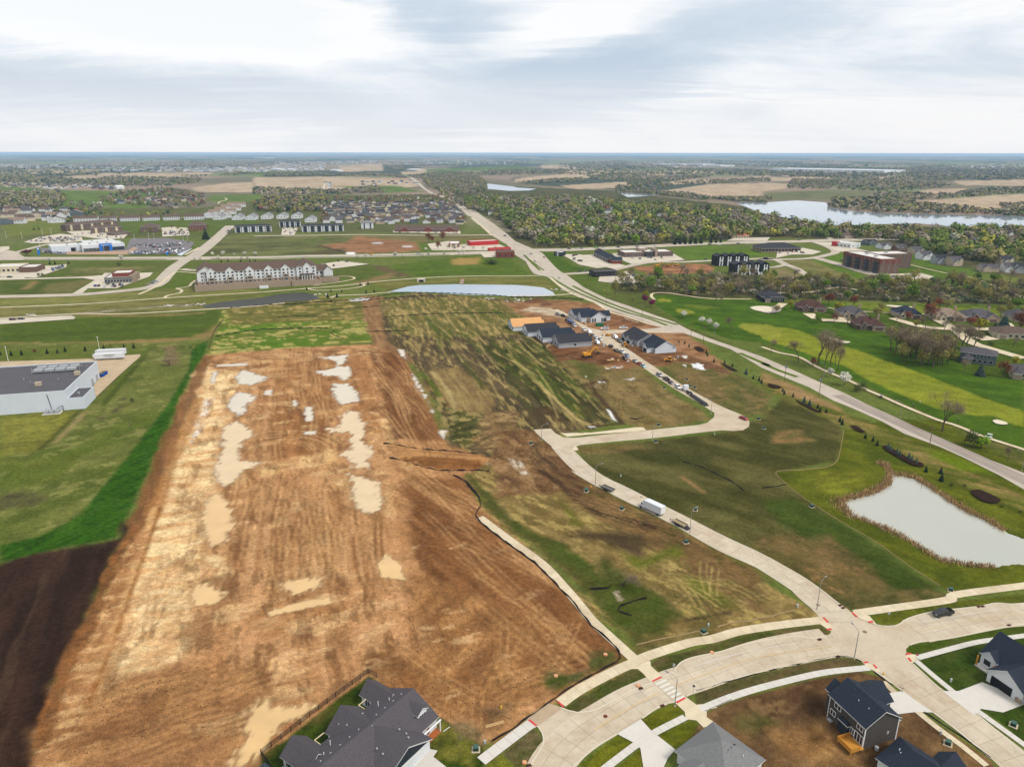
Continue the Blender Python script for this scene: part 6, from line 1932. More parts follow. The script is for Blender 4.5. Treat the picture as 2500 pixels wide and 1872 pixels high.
WR = 'B 1690,470 1900,440 2208,450 C 300,440 800,450 900,495 1300,505 1700,545 2208,610 D 600,705 1300,725 2208,705 2400,705 2400,1000 2000,1000 1600,930 1260,870 1120,790 600,765 0,752 C 2100,750 1700,790 1100,822 500,842 260,835 60,740 B 2080,620 1850,545'
grid_houses(WR, 8, 60, 80, 'half hidden under trees right of the arterial', 'houses under the trees right of the arterial', .55, 75, (.9, 1.15))
grid_houses('A 0,180 800,190 2208,205 B 600,190 600,160 0,150 A 1200,160 0,170', 5, 120, 260, 'tiny in the hazy distance at the left', 'houses in the hazy distance', .25, 30, (1.1, 1.6), (0, 1, 10, 11))
for (zx, zy, rz, v, lb) in (('D 900,820', 0, .3, 7, 'grey blue house beside the conifer by the tree belt'), ('D 1030,850', 0, .2, 1, 'white gabled house left of the orange-red shed'), ('D 1150,880', 0, .2, 14, 'orange-red timber house at the end of the lane'), ('D 1290,900', 0, .1, 4, 'low tan house behind the brick flats'), ('D 1360,940', 0, .1, 0, 'white house with tall chimney right of the brick flats'), ('D 1490,975', 0, 0, 8, 'wide grey house above the green slope'), ('D 1610,990', 0, .1, 4, 'tan house beside the white blossom tree'), ('D 1900,1040', 0, -.2, 5, 'cream house with hipped porch near the right edge'), ('D 2040,985', 0, -.1, 16, 'pale gabled house among trees near the right edge'), ('D 2080,1045', 0, -.3, 0, 'large white house beside the rounded green shrubs'), ('D 2160,1050', 0, -.3, 8, 'grey house at the right edge behind the shrubs'), ('D 1960,880', 0, 0, 3, 'brown roofed house under the trees near the right edge'), ('D 2090,745', 0, 0, 1, 'long white ranch house among trees at the right edge')):
 q = pts(zx)[0]
 estate_house((q.x, q.y), rz, lb, None, v, 1.15)
# white townhouse rows
tw = []
for (x0, x1, y, lb) in ((620, 838, 628, 'white townhouse row, first from the left above the brown flats'), (848, 1000, 626, 'white townhouse row, second from the left above the brown flats'), (1012, 1192, 624, 'white townhouse row, third from the left'), (1202, 1362, 620, 'white townhouse row, fourth from the left'), (1376, 1528, 616, 'white townhouse row, fifth from the left'), (1552, 1734, 612, 'white townhouse row, last before the stepped rows')):
 h = flats('townhouse_row', lb, 'A', (x0, y), (x1 - 14, y - 5), 14, 6, 4.2, 'x', [w_white], sh_brwn, 2, 8, 1.6, 1.4, .4, 'townhouses', side=2)
for (x, y, rz, lb) in ((40, 648, .5, 'pale townhouse at the far left edge'), (150, 640, .2, 'pale blue townhouse second from the left edge'), (220, 620, .9, 'grey roofed townhouse behind the pale blue one'), (320, 600, .3, 'long pale townhouse in the left cluster'), (400, 590, .3, 'blue grey townhouse in the left cluster'), (480, 632, .4, 'white gabled townhouse left of the brown flats'), (520, 590, .3, 'brown roofed townhouse behind the white gabled one'), (640, 570, .3, 'wide white townhouse with broad gable'), (70, 590, .4, 'tan roofed townhouse in the left cluster'), (110, 560, .2, 'rear townhouse of the left cluster'), (230, 555, .2, 'second rear townhouse of the left cluster')):
 q = zp('A', x, y)
 h = Bld('townhouse', lb, 'townhouse', (q.x, q.y), rz, [rnd.choice([w_white, w_white, MATS['blue_grey_siding'], w_cream])], [rnd.choice([sh_brwn, sh_grey, sh_tan])])
 h.vol(-13, -7, 13, 7, 6.2, 4.2, rnd.choice('xxy') if x != 640 else 'y', .4)
 h.vol(-9, -10, -2, 0, 4, 2.5, 'y', .3)
 h.done()
 h.row(-10, 10, 5, -7.04, 4, 1.5, 1.4)
 HPOS.append((q.x, q.y))
k = 0
ORD = ('first', 'second', 'third', 'fourth', 'fifth')
for (xa, ya, xb, yb, n, nm) in ((1760, 590, 1960, 500, 5, 'left'), (1900, 590, 2030, 500, 4, 'right')):
 for i in range(n):
  f_ = i / (n - 1)
  q = zp('A', xa + (xb - xa) * f_, ya + (yb - ya) * f_)
  h = Bld('townhouse', f'white stepped townhouse, {ORD[i]} from the front of the {nm} row', 'townhouse', (q.x, q.y), .35, [w_white], [sh_tan])
  h.vol(-11, -8, 11, 8, 6.4, 4.2, 'y' if i == 0 else 'x', .4)
  h.vol(-6, -12, 6, -7.9, 4, 3, 'y', .3)
  h.done()
  h.row(-8, 8, 4, -8.04, 4, 1.5, 1.4)
for z_, x, y, lb in (('A', 1835, 610, 'first'), ('A', 1995, 612, 'second'), ('A', 2110, 612, 'third'), ('B', 100, 605, 'fourth'), ('B', 232, 602, 'fifth'), ('B', 355, 600, 'sixth'), ('B', 472, 632, 'seventh and largest')):
 q = zp(z_, x, y)
 h = Bld('townhouse', f'white gabled townhouse, {lb} from the left in the row behind the grey flats', 'townhouse', (q.x, q.y), .2, [w_white], [sh_lite])
 h.vol(-9, 0, 9, 14, 5.6, 4.4, 'y', .5)
 h.vol(-5, 10, 11, 30, 7, 4.2, 'y', .5)
 h.done()
 h.row(-6, 6, 3, -.04, 2.6, 1.6, 1.4)
 HPOS.append((q.x, q.y))
# far sheds, big white plants and water towers
far_w = mat('far_white', C(236, 238, 240), .7, .2)
for (z_, x0, y0, x1, y1, dep, hh, lb) in (('D', 60, 196, 1030, 216, 330, 14, 'very long white factory roof beyond the lake'), ('C', 1370, 150, 1470, 152, 160, 14, 'white factory left of the long one on the horizon'), ('C', 1510, 152, 1640, 155, 160, 16, 'second white factory below the horizon'), ('C', 1220, 148, 1300, 150, 120, 14, 'small white factory furthest left of the plant'), ('C', 1660, 158, 1790, 162, 160, 12, 'low white factory joining the plant'), ('B', 140, 192, 225, 194, 60, 8, 'white farm shed on the green field'), ('B', 265, 194, 318, 196, 50, 8, 'shorter white farm shed on the green field'), ('B', 640, 200, 700, 202, 50, 8, 'white farm building by the tree line'), ('B', 0, 92, 100, 94, 200, 14, 'long white shed on the left horizon'), ('B', 1280, 198, 1380, 200, 90, 9, 'pale pink school building past the development'), ('A', 985, 350, 1050, 348, 30, 7, 'white roofed barn at the edge of the left subdivision')):
 o_, a_, L_ = fr(z_, (x0, y0), (x1, y1))
 h = Bld('distant_shed', lb, 'shed', o_, a_, [far_w if 'pink' not in lb else w_cream], [far_w])
 h.vol(0, 0, L_, dep, hh, 2.0 if dep > 100 else 4.0, 'f' if dep > 100 else 'x', .5)
 h.done()
 h.win(L_ * .5, -.05, .2, min(L_ * .1, 16), hh * .6, 0, gm_=w_grey, name='door')
 HPOS.append((o_[0], o_[1]))
for z_, x, y, lb, hh in (('B', 1868, 122, 'pale blue water tower on the horizon near the centre', 52), ('D', 1122, 98, 'pale water tower on the horizon at the right', 60)):
 q = zp(z_, x, y)
 t_ = empty('water_tower', q, 0, lb, 'water tower')
 pm = mat('tower_paint', C(170, 200, 214), .6, .3)
 MB().lathe([(7, 0), (5, 2), (4.4, hh * .7), (5, hh * .72), (4.4, hh * .73)], 16).obj('shaft', pm, t_, smooth=True)
 MB().lathe([(4.4, hh * .7), (11, hh * .78), (13, hh * .88), (11, hh * .97), (5, hh), (.3, hh)], 20).obj('tank', pm, t_, smooth=True)

# ================================================================== TREES
def leafmat(name, rgb, sat=.25):
 m = mat(name, C(*rgb), .9, .08, var=.38, vscale=.55, objvar=.22)
 return m


LM = {'green': leafmat('leaf_green', (116, 140, 52)), 'bright': leafmat('leaf_bright', (130, 158, 46)), 'olive': leafmat('leaf_olive', (156, 150, 88)), 'bare': leafmat('twig_brown', (152, 138, 114)), 'yellow': leafmat('leaf_yellow', (166, 162, 60)), 'white': leafmat('blossom_white', (228, 226, 206)), 'maroon': leafmat('leaf_maroon', (112, 58, 58)), 'pink': leafmat('blossom_magenta', (138, 60, 98)), 'red': leafmat('leaf_red', (140, 90, 66)), 'conifer': leafmat('needle_dark', (54, 72, 50)), 'spruce': leafmat('needle_blue', (84, 104, 98)), 'shrub': leafmat('shrub_green', (92, 100, 58))}
bark = mat('bark', C(112, 98, 84), .95, .1, var=.2, vscale=2)


def cards(cent, nrm, size, rng, aspect=1.0):
 n = len(cent)
 r1 = rng.normal(size=(n, 3))
 u = np.cross(nrm, r1)
 u /= np.linalg.norm(u, axis=1)[:, None] + 1e-9
 v = np.cross(nrm, u)
 v /= np.linalg.norm(v, axis=1)[:, None] + 1e-9
 s = size[:, None] * .5
 a, b = u * s, v * s * aspect
 return np.stack([cent - a - b, cent + a - b * .6, cent + a * .8 + b, cent - a * .7 + b * .8], 1).reshape(-1, 3)


def mesh_from(name, V, m, extra=None, colors=None):
 n = len(V) // 4
 me = bpy.data.meshes.new(name)
 me.vertices.add(len(V))
 me.vertices.foreach_set('co', V.astype(np.float32).ravel())
 me.loops.add(n * 4)
 me.loops.foreach_set('vertex_index', np.arange(n * 4, dtype=np.int32))
 me.polygons.add(n)
 me.polygons.foreach_set('loop_start', np.arange(0, n * 4, 4, dtype=np.int32))
 me.polygons.foreach_set('loop_total', np.full(n, 4, np.int32))
 if colors is not None:
  at = me.color_attributes.new('Col', 'FLOAT_COLOR', 'POINT')
  at.data.foreach_set('color', np.concatenate([np.repeat(colors, 4, 0), np.ones((n * 4, 1))], 1).astype(np.float32).ravel())
 me.update(calc_edges=True)
 me.materials.append(m)
 return me


def crown(kind, n, seed, H=10.0):
 rng = np.random.default_rng(seed)
 if kind in ('conifer', 'spruce'):
  z = rng.beta(1.1, 1.6, n) * .92 + .06
  r = (1 - z) * .24 + .01
  th = rng.uniform(0, 6.283, n)
  rr = r * np.sqrt(rng.uniform(.35, 1, n))
  lay = .02 * np.sin(z * 40)
  c = np.stack([rr * np.cos(th), rr * np.sin(th), z + lay - rr * .25], 1) * H
  nr = np.stack([np.cos(th) * .6, np.sin(th) * .6, np.full(n, .8)], 1) + rng.normal(size=(n, 3)) * .35
  return cards(c, nr, rng.uniform(.06, .12, n) * H * (1.15 - z), rng)
 k = 13
 dense = kind in ('green', 'bright', 'yellow', 'white', 'shrub', 'pink', 'maroon')
 lob = rng.normal(size=(k, 3))
 lob /= np.linalg.norm(lob, axis=1)[:, None]
 lob *= rng.uniform(.35, .8, (k, 1))
 low = kind == 'shrub'
 E_ = np.array([.33, .33, .30]) if not low else np.array([.55, .55, .42])
 cz = .62 if not low else .42
 lr = rng.uniform(.13, .21, k) if not low else rng.uniform(.2, .32, k)
 i = rng.integers(0, k, n)
 d = rng.normal(size=(n, 3))
 d /= np.linalg.norm(d, axis=1)[:, None]
 c = lob[i] * E_ + np.array([0, 0, cz]) + d * (lr[i] * (rng.uniform(.45, 1.05, n) if dense else rng.uniform(.2, 1.25, n)))[:, None]
 c[:, 2] = np.maximum(c[:, 2], .06 if low else .2)
 nr = d * .8 + np.array([0, 0, .5]) + rng.normal(size=(n, 3)) * .5
 sz = rng.uniform(.028, .065, n) * H * (1.15 if dense else .85)
 return cards(c * H, nr, sz, rng)


def limbs(seed, H=10.0, lev=3, spread=.5, fork=(3, 4), thick=.028, lean=0.0):
 r_ = random.Random(seed)
 mb = MB()
 tips = []

 def grow(p, d, l, r, k):
  n = 2
  q = Vector(p)
  dd = Vector(d)
  for j in range(n):
   nx = dd + Vector((r_.gauss(0, .13), r_.gauss(0, .13), r_.gauss(.05, .06)))
   nx.normalize()
   e = q + nx * (l / n)
   mb.cyl(q, e, r * (1 - .3 * j / n), r * (1 - .3 * (j + 1) / n), 6 if k == lev else 4 if k > 1 else 3, caps=False)
   q, dd = e, nx
  if k == 0:
   tips.append((q, dd))
   return
  for m_ in range(r_.randint(*fork)):
   a = r_.uniform(0, 6.283)
   t_ = r_.uniform(.5, 1.2) * spread
   o1 = dd.orthogonal().normalized()
   o2 = dd.cross(o1)
   nd_ = dd * math.cos(t_) + (o1 * math.cos(a) + o2 * math.sin(a)) * math.sin(t_)
   nd_.z += .12
   nd_.normalize()
   st = q - dd * (l * r_.uniform(0, .35))
   grow(st, nd_, l * r_.uniform(.62, .85), r * .56, k - 1)
 grow((0, 0, -.1), Vector((lean, 0, 1)).normalized(), H * .32, H * thick, lev)
 return mb, tips


PROTO = {}
for kind in LM:
 for v in range(3):
  sd_i = hash(kind) % 1 + v * 7 + len(kind) * 31 + ord(kind[0])
  if kind == 'bare':
   mb, tips = limbs(sd_i, lev=4, spread=.55, fork=(2, 4), thick=.02)
   rng = np.random.default_rng(sd_i)
   tp = np.array([tuple(p) for p, d in tips])
   i = rng.integers(0, len(tp), 1500)
   c = tp[i] + rng.normal(size=(1500, 3)) * .5
   V = cards(c, rng.normal(size=(1500, 3)), rng.uniform(.25, .6, 1500), rng, .14)
  elif kind in ('olive', 'red'):
   mb, tips = limbs(sd_i, lev=3, spread=.6, fork=(3, 4), thick=.02)
   V = crown(kind, 900, sd_i)
  elif kind in ('conifer', 'spruce'):
   mb = MB().cyl((0, 0, -.1), (0, 0, 9.5), .16, .02, 6)
   V = crown(kind, 700, sd_i)
  elif kind == 'shrub':
   mb, tips = limbs(sd_i, lev=1, spread=.9, fork=(4, 5), thick=.015)
   V = crown(kind, 700, sd_i)
  else:
   mb, tips = limbs(sd_i, lev=2, spread=.6, fork=(3, 4), thick=.022)
   V = crown(kind, 1000, sd_i)
  PROTO[kind, v] = (mb.mesh('trunk', [bark], True), mesh_from('crown', V, LM[kind]))
NT = [0]
TN = {'conifer': 'conifer', 'spruce': 'spruce', 'shrub': 'shrub', 'white': 'blossom_tree', 'pink': 'redbud_tree', 'bare': 'bare_tree'}


def tree(p, kind, H, label, group=None, v=None, wid=1.0, cat=None):
 tr_, cr_ = PROTO[kind, rnd.randrange(3) if v is None else v]
 e = empty(TN.get(kind, 'deciduous_tree'), (p[0], p[1], 0), rnd.uniform(0, 6.28), label, cat or ('shrub' if kind == 'shrub' else 'tree'), group)
 s = H / 10
 e.scale = (s * wid, s * wid, s)
 place('trunk', tr_, e)
 place('crown', cr_, e)
 NT[0] += 1
 return e


def trees(zone, spec, kind, label, group):
 for tok in spec.split():
  x, y, hh = (float(q) for q in tok.split(','))
  tree(zp(zone, x, y), kind, hh, label, group)


# single trees that stand out
for z_, x, y, kind, hh, lb, wd in (('H', 470, 600, 'bare', 27, 'tallest bare tree of the clump beside the fairway', .9), ('H', 530, 612, 'bare', 22, 'slim bare tree second in the clump beside the fairway', .6), ('H', 575, 600, 'bare', 25, 'bare tree in the middle of the clump beside the fairway', .7), ('H', 618, 592, 'bare', 18, 'thin bare tree right in the clump beside the fairway', .5), ('H', 640, 630, 'bare', 17, 'leaning bare tree at the right end of the clump', .8), ('H', 308, 570, 'bare', 15, 'rounded brown bare tree left of the clump', 1.1), ('H', 75, 490, 'bare', 10, 'small bare tree beside the cart path near the left of the fairway', 1.0), ('H', 432, 612, 'red', 7, 'small reddish bush below the bare clump', .8),
                               ('H', 1520, 1145, 'bare', 20, 'lone bare tree with greenish twigs beside the arterial', 1.1), ('H', 2070, 1400, 'bare', 8, 'small bare sapling by the lower cart path', .8), ('H', 575, 690, 'white', 6, 'smaller white blossom tree by the cart path', 1), ('H', 690, 765, 'white', 8.5, 'larger white blossom tree by the cart path', 1.1), ('H', 800, 815, 'shrub', 5, 'green shrub right of the blossom trees', 1), ('H', 852, 805, 'shrub', 5.5, 'olive shrub beside the cart path right of the blossom trees', 1),
                               ('H', 1745, 1270, 'shrub', 8, 'big dark olive bush beside the arterial near the golf cart', 1), ('H', 1850, 1290, 'bright', 6, 'bright green bush beside the golf cart', 1.4), ('C', 1480, 1435, 'white', 6, 'first pale blossom tree along the golf fence', 1.2), ('C', 1632, 1492, 'white', 7, 'second pale blossom tree along the golf fence', 1), ('C', 1692, 1512, 'white', 7, 'third pale blossom tree along the golf fence', 1), ('C', 1752, 1540, 'white', 6.5, 'fourth pale blossom tree along the golf fence', 1),
                               ('G', 1150, 70, 'pink', 8, 'magenta redbud nearest the cart path bend', 1.1), ('G', 1215, 100, 'pink', 7, 'second magenta redbud right of the first', 1.2), ('G', 1160, 30, 'yellow', 8, 'pale yellow tree behind the redbuds', 1), ('G', 1050, 70, 'olive', 6, 'olive bush left of the redbuds', 1), ('C', 900, 1240, 'olive', 15, 'olive tree with dead trunk beside the arterial', .8), ('G', 1885, 320, 'bare', 13, 'thin bare tree beside the round green', .8), ('C', 1740, 1340, 'bare', 14, 'left slim tree in front of the woods on the golf course', .7), ('C', 1795, 1340, 'bare', 13, 'right slim tree in front of the woods on the golf course', .7),
                               ('D', 765, 1345, 'red', 11, 'orange-red tree behind the grey golf house', 1), ('D', 610, 1475, 'red', 7, 'low orange-red tree on the golf drive', 1.2), ('D', 1420, 1455, 'red', 15, 'big rust red tree beside the navy roofed house', 1.1), ('D', 1490, 1370, 'red', 11, 'rust red tree behind the tan roofed house', 1.1), ('D', 2170, 1560, 'red', 16, 'large rust red tree at the right edge', 1.1), ('D', 1000, 1390, 'olive', 9, 'olive tree behind the chocolate roofed house', 1), ('D', 1110, 1392, 'maroon', 5, 'small dark maroon tree by the far green', 1.1), ('D', 2035, 1515, 'spruce', 11, 'blue spruce beside the grey roofed house', 1.5), ('D', 240, 1365, 'yellow', 9, 'pale yellow-green tree by the clubhouse drive', .9), ('D', 2150, 1380, 'green', 13, 'green tree above the right edge golf houses', 1.2), ('D', 2080, 1400, 'olive', 10, 'pale olive tree by the right golf houses', 1),
                               ('H', 2030, 690, 'red', 10, 'orange-red tree beside the blue grey house', 1.2), ('H', 1835, 680, 'spruce', 8, 'dark spruce in front of the blue grey house', 1.4), ('H', 1700, 655, 'bare', 8, 'pale bare shrub below the blue grey house', 1.2), ('H', 2130, 600, 'yellow', 7, 'yellow-green bush right of the blue grey house', 1.2), ('H', 2110, 450, 'bare', 9, 'bare street tree on the lane corner', 1), ('H', 1920, 430, 'shrub', 4, 'round dark bush on the lane corner lawn', 1),
                               ('A', 1735, 775, 'conifer', 18, 'tall dark fir beside the rising side road', 1.3), ('A', 230, 910, 'maroon', 8, 'low spreading maroon tree by the left junction', 2.0), ('B', 1990, 980, 'shrub', 6, 'long dark evergreen hedge on the slope below the crossroads', 3.2), ('B', 1470, 802, 'red', 15, 'left bare red tree beside the restaurant', .9), ('B', 1503, 805, 'red', 12, 'second bare red tree beside the restaurant', .8), ('B', 1590, 800, 'red', 17, 'tallest bare red tree beside the restaurant', .9), ('B', 1555, 862, 'red', 12, 'bare red tree in front of the restaurant', 1), ('K', 1170, 850, 'bare', 5, 'dead scrubby bush on the seeded plot by the path', 2.2),
                               ('E', 1430, 390, 'bare', 6, 'thicket of brown scrub in the meadow', 2.2), ('E', 1110, 690, 'shrub', 2.2, 'small bush in the meadow below the warehouse yard', 1), ('E', 1110, 920, 'bare', 3.5, 'bare sapling in the meadow beside the sown strip', .8), ('J', 1955, 1445, 'bare', 2.6, 'young staked tree on the lawn beside the duplex', .9), ('E', 935, 235, 'olive', 3, 'small brown bush behind the trailers', 1)):
 tree(zp(z_, x, y), kind, hh, lb, None, None, wd)
trees('H', '1080,470,17 1120,500,20 1170,520,20 1210,560,18 1250,520,22 1290,560,20 1330,600,20 1370,540,22 1400,590,19 1440,610,19 1480,560,20 1520,590,18 1560,560,17 1240,460,18', 'bare', 'bare tree in the dense grove on the golf rough', 'trees of the grove on the golf rough')
trees('H', '1190,480,16 1290,500,17 1380,500,17 1470,520,16 1540,520,16 1320,540,15 1420,540,15 1240,540,14 1500,600,13 1350,610,12 1180,560,12 1450,590,14 1560,590,12', 'olive', 'budding olive tree in the dense grove on the golf rough', 'budding trees of the grove on the golf rough')
trees('H', '1630,470,22 1680,460,20 1720,450,18 1780,460,17', 'bare', 'slender bare tree between the grove and the lane', 'slender bare trees by the lane')
SP = 'young dark fir planted along the mown bank'
for z_, s in (('H', '175,812,2.6 188,836,3 262,858,2.6 470,955,3 490,982,3 540,992,2.8 655,1068,3.2 675,1092,3.4 870,1208,3 935,1232,3 970,1268,3.2'), ('N', '1380,352,3.2 1505,366,3.4 1510,428,4'), ('G', '1440,402,2.4 1490,412,2.6 1525,438,2.8 1670,492,3 1680,514,2.8 1735,566,3 1825,578,2.6 1890,602,2.6 2065,708,2.8 2115,724,3.2 2135,742,3')):
 trees(z_, s, 'conifer', SP, 'young firs along the mown bank')
trees('H', '355,905,4 400,925,3.6 405,935,3', 'spruce', 'young blue spruce in the upper mulch bed', 'young spruces in the upper mulch bed')
trees('N', '1060,160,3.4 1085,175,3 1135,205,3.6 1160,220,3.2 1235,245,3.6 1260,265,3.2 1300,280,3', 'spruce', 'young blue spruce in the long mulch bed above the pond', 'young spruces in the long mulch bed')
trees('G', '2005,665,4 2010,672,3', 'spruce', 'young blue spruce by the middle mulch bed', 'young spruces by the middle mulch bed')
trees('N', '1595,470,1.6 1705,475,1.4 2020,650,1.3 2180,695,1.3', 'shrub', 'tiny shrub in its mulch ring above the pond', 'tiny shrubs above the pond')
trees('E', '5,300,3.2 95,302,4 183,298,4 398,287,4 485,282,3.2 550,270,4 718,264,4 876,258,4.4 1047,250,4.2 1127,240,4', 'conifer', 'young dark fir in the row behind the warehouse', 'firs in the row behind the warehouse')
trees('E', '293,288,3.6', 'red', 'withered brown fir in the row behind the warehouse', None)
trees('E', '1605,240,2', 'conifer', 'tiny fir near the tip of the sown strip', None)
trees('C', '1405,818,11 1450,817,9 1493,816,9 1535,814,11 1580,812,12 1625,810,12 1708,806,10 1752,804,8 1793,802,8', 'conifer', 'dark fir in the row along the cross road', 'firs in the row along the cross road')
trees('A', '1025,958,9 1640,952,5 1690,952,5 1790,917,6 1880,917,8 1975,917,5 2060,917,7 2150,917,7 1840,950,6 2035,950,5 2085,950,5', 'white', 'white blossom street tree along the left cross road', 'blossom trees along the left cross road')
trees('B', '10,915,6 870,938,5 940,934,6 1035,930,5 1190,928,8 1250,930,6 1420,925,6 1470,918,6 1600,912,6 1725,905,8 1765,898,8 1450,876,6 1690,866,7 1770,864,7 1850,864,6 1930,864,6 2030,858,6', 'white', 'white blossom street tree along the middle cross road', 'blossom trees along the middle cross road')
trees('A', '420,985,5 465,985,5 1865,965,4 1920,960,4 2030,965,4 2105,965,4 2153,965,4', 'conifer', 'small fir by the cross road lawns', 'small firs by the cross road lawns')
trees('A', '1000,1000,5 330,1085,4 360,1085,4 285,700,5 328,695,5 580,985,4', 'shrub', 'dark round bush by the left car parks', 'bushes by the left car parks')
trees('B', '445,1200,4 622,1265,5 700,1262,5 895,1165,4 962,1155,4 945,1230,4 1013,1222,4 740,1220,3 650,1215,3', 'conifer', 'small fir beside the looping path', 'small firs beside the looping path')
trees('B', '5,975,4 100,975,4 266,965,4 310,965,4 710,965,4 790,965,4', 'conifer', 'small fir behind the care home', 'small firs behind the care home')
trees('A', '1450,690,9 1500,700,8 1530,720,8 1620,730,9 1690,735,8 1750,690,9 1270,730,12 1350,735,10 1230,735,8', 'olive', 'budding tree round the brick flats car park', 'trees round the brick flats car park')
# belt of bare woods beyond the golf course
WB = 'C 920,1130 1180,1090 1500,1080 1800,1075 2208,1100 D 300,1110 700,1140 1100,1140 1500,1120 2000,1130 2350,1170 2350,1330 1700,1325 1100,1305 500,1290 250,1290 C 2100,1250 1700,1265 1250,1215 950,1210'
wbp = poly2(WB)
wa = np.array(wbp)
NBELT = 0


def belt(x, y):
 q = x / y
 return 'below the black office' if q < .16 else 'below the black townhouses' if q < .33 else 'below the brick flats' if q < .52 else 'near the right edge'


while NBELT < 120:
 x, y = rnd.uniform(wa[:, 0].min(), wa[:, 0].max()), rnd.uniform(wa[:, 1].min(), wa[:, 1].max())
 if not inpoly(wbp, x, y) or abs(x / y) > .76:
  continue
 kind = rnd.choices(('bare', 'olive', 'green', 'shrub'), (6, 4, 1.2, 1.2))[0]
 tree((x, y), kind, rnd.uniform(9, 17) if kind != 'shrub' else rnd.uniform(4, 6), {'bare': 'bare grey-brown tree in the wood belt beyond the golf course', 'olive': 'budding olive tree in the wood belt beyond the golf course', 'green': 'fresh green tree in the wood belt beyond the golf course', 'shrub': 'dark bush in the wood belt beyond the golf course'}[kind] + ' ' + belt(x, y), kind + ' growth of the wood belt ' + belt(x, y), None, 1.1)
 NBELT += 1
# front rank of the wooded estate
wrp = poly2(WR)
wr = np.array(wrp)
k = 0
hp = np.array(HPOS)
while k < 85:
 u, v = rnd.uniform(1300, 2500), rnd.uniform(545, 640)
 q = P(u, v)
 if not inpoly(wrp, q.x, q.y) or (np.hypot(hp[:, 0] - q.x, hp[:, 1] - q.y) < 11).any():
  continue
 kind = rnd.choices(('green', 'bright', 'olive', 'bare', 'yellow', 'red', 'conifer'), (6, 3, 4, 3, 1, .5, .6))[0]
 tree(q, kind, rnd.uniform(10, 17) if kind != 'conifer' else 11, {'green': 'spring green', 'bright': 'bright green', 'olive': 'budding olive', 'bare': 'bare brown', 'yellow': 'yellow-green', 'red': 'reddish', 'conifer': 'dark conifer'}[kind] + ' tree in the front rank of the wooded estate ' + belt(q.x, q.y).replace('below', 'above'), kind + ' trees in the front rank ' + belt(q.x, q.y), None, 1.15)
 k += 1

# gardens of the golf houses
for k_, (x, y) in enumerate(((120, 1400), (260, 1300), (470, 1480), (560, 1330), (640, 1400), (720, 1520), (900, 1520), (960, 1440), (1130, 1480), (1180, 1550), (1230, 1460), (1300, 1520), (1380, 1540), (1400, 1350), (1560, 1380), (1620, 1500), (1680, 1540), (1760, 1520), (1830, 1560), (1900, 1380), (1960, 1540), (2010, 1420), (2080, 1330), (2140, 1440), (2190, 1420), (1090, 1600), (1250, 1610), (1460, 1600), (340, 1340), (1530, 1560))):
 kind = ('olive', 'bare', 'green', 'red', 'yellow', 'bare', 'conifer')[k_ % 7]
 tree(zp('D', x, y), kind, rnd.uniform(6, 12), {'olive': 'budding olive', 'bare': 'bare brown', 'green': 'fresh green', 'red': 'rust red', 'yellow': 'yellow-green', 'conifer': 'small dark conifer'}[kind] + ' garden tree among the golf course houses', kind + ' garden trees among the golf houses', None, 1.15)
# --- uncounted masses of trees further off: one object per mass
PAL = {'green': (116, 130, 70), 'bright': (130, 146, 66), 'olive': (154, 148, 96), 'bare': (156, 146, 128), 'yellow': (176, 170, 84), 'red': (150, 108, 88), 'conifer': (88, 102, 80), 'white': (206, 206, 190)}


def mass(name, n, sampler, hrange, ncard, kinds, wts, seed, cs=1.0, flat=1.0):
 rng = np.random.default_rng(seed)
 P_ = sampler(n, rng)
 n = len(P_)
 Hh = rng.uniform(*hrange, n)
 ks = list(kinds)
 kc = np.array([C(*PAL[q]) for q in ks])
 ki = rng.choice(len(ks), n, p=np.array(wts) / sum(wts))
 d = rng.normal(size=(n, ncard, 3))
 d /= np.linalg.norm(d, axis=2)[:, :, None]
 rr = rng.uniform(.55, 1.0, (n, ncard, 1))
 wob = 1 + .6 * np.sin(d[:, :, :1] * 5 + rng.uniform(0, 6, (n, 1, 1))) * np.cos(d[:, :, 1:2] * 4 + rng.uniform(0, 6, (n, 1, 1)))
 c = d * rr * wob * (Hh[:, None, None] * np.array([.40 * flat, .40 * flat, .36]))
 c[:, :, 2] += Hh[:, None] * .56
 c[:, :, 2] = np.maximum(c[:, :, 2], .3)
 c[:, :, :2] += P_[:, None, :]
 nr = d + np.array([0, 0, .5]) + rng.normal(size=d.shape) * .22
 sz = rng.uniform(.16, .34, (n, ncard)) * Hh[:, None] * cs
 V = cards(c.reshape(-1, 3), nr.reshape(-1, 3), sz.ravel(), rng)
 col = np.repeat((kc[ki] * rng.uniform(.72, 1.25, (n, 1)))[:, None, :], ncard, 1).reshape(-1, 3) * rng.uniform(.88, 1.12, (n * ncard, 1))
 me = mesh_from(name, V, mat('tree_mass', (.1, .1, .1), .9, .06, attr='Col'), colors=np.minimum(col, .9))
 return tag(place(name, me), kind='stuff')


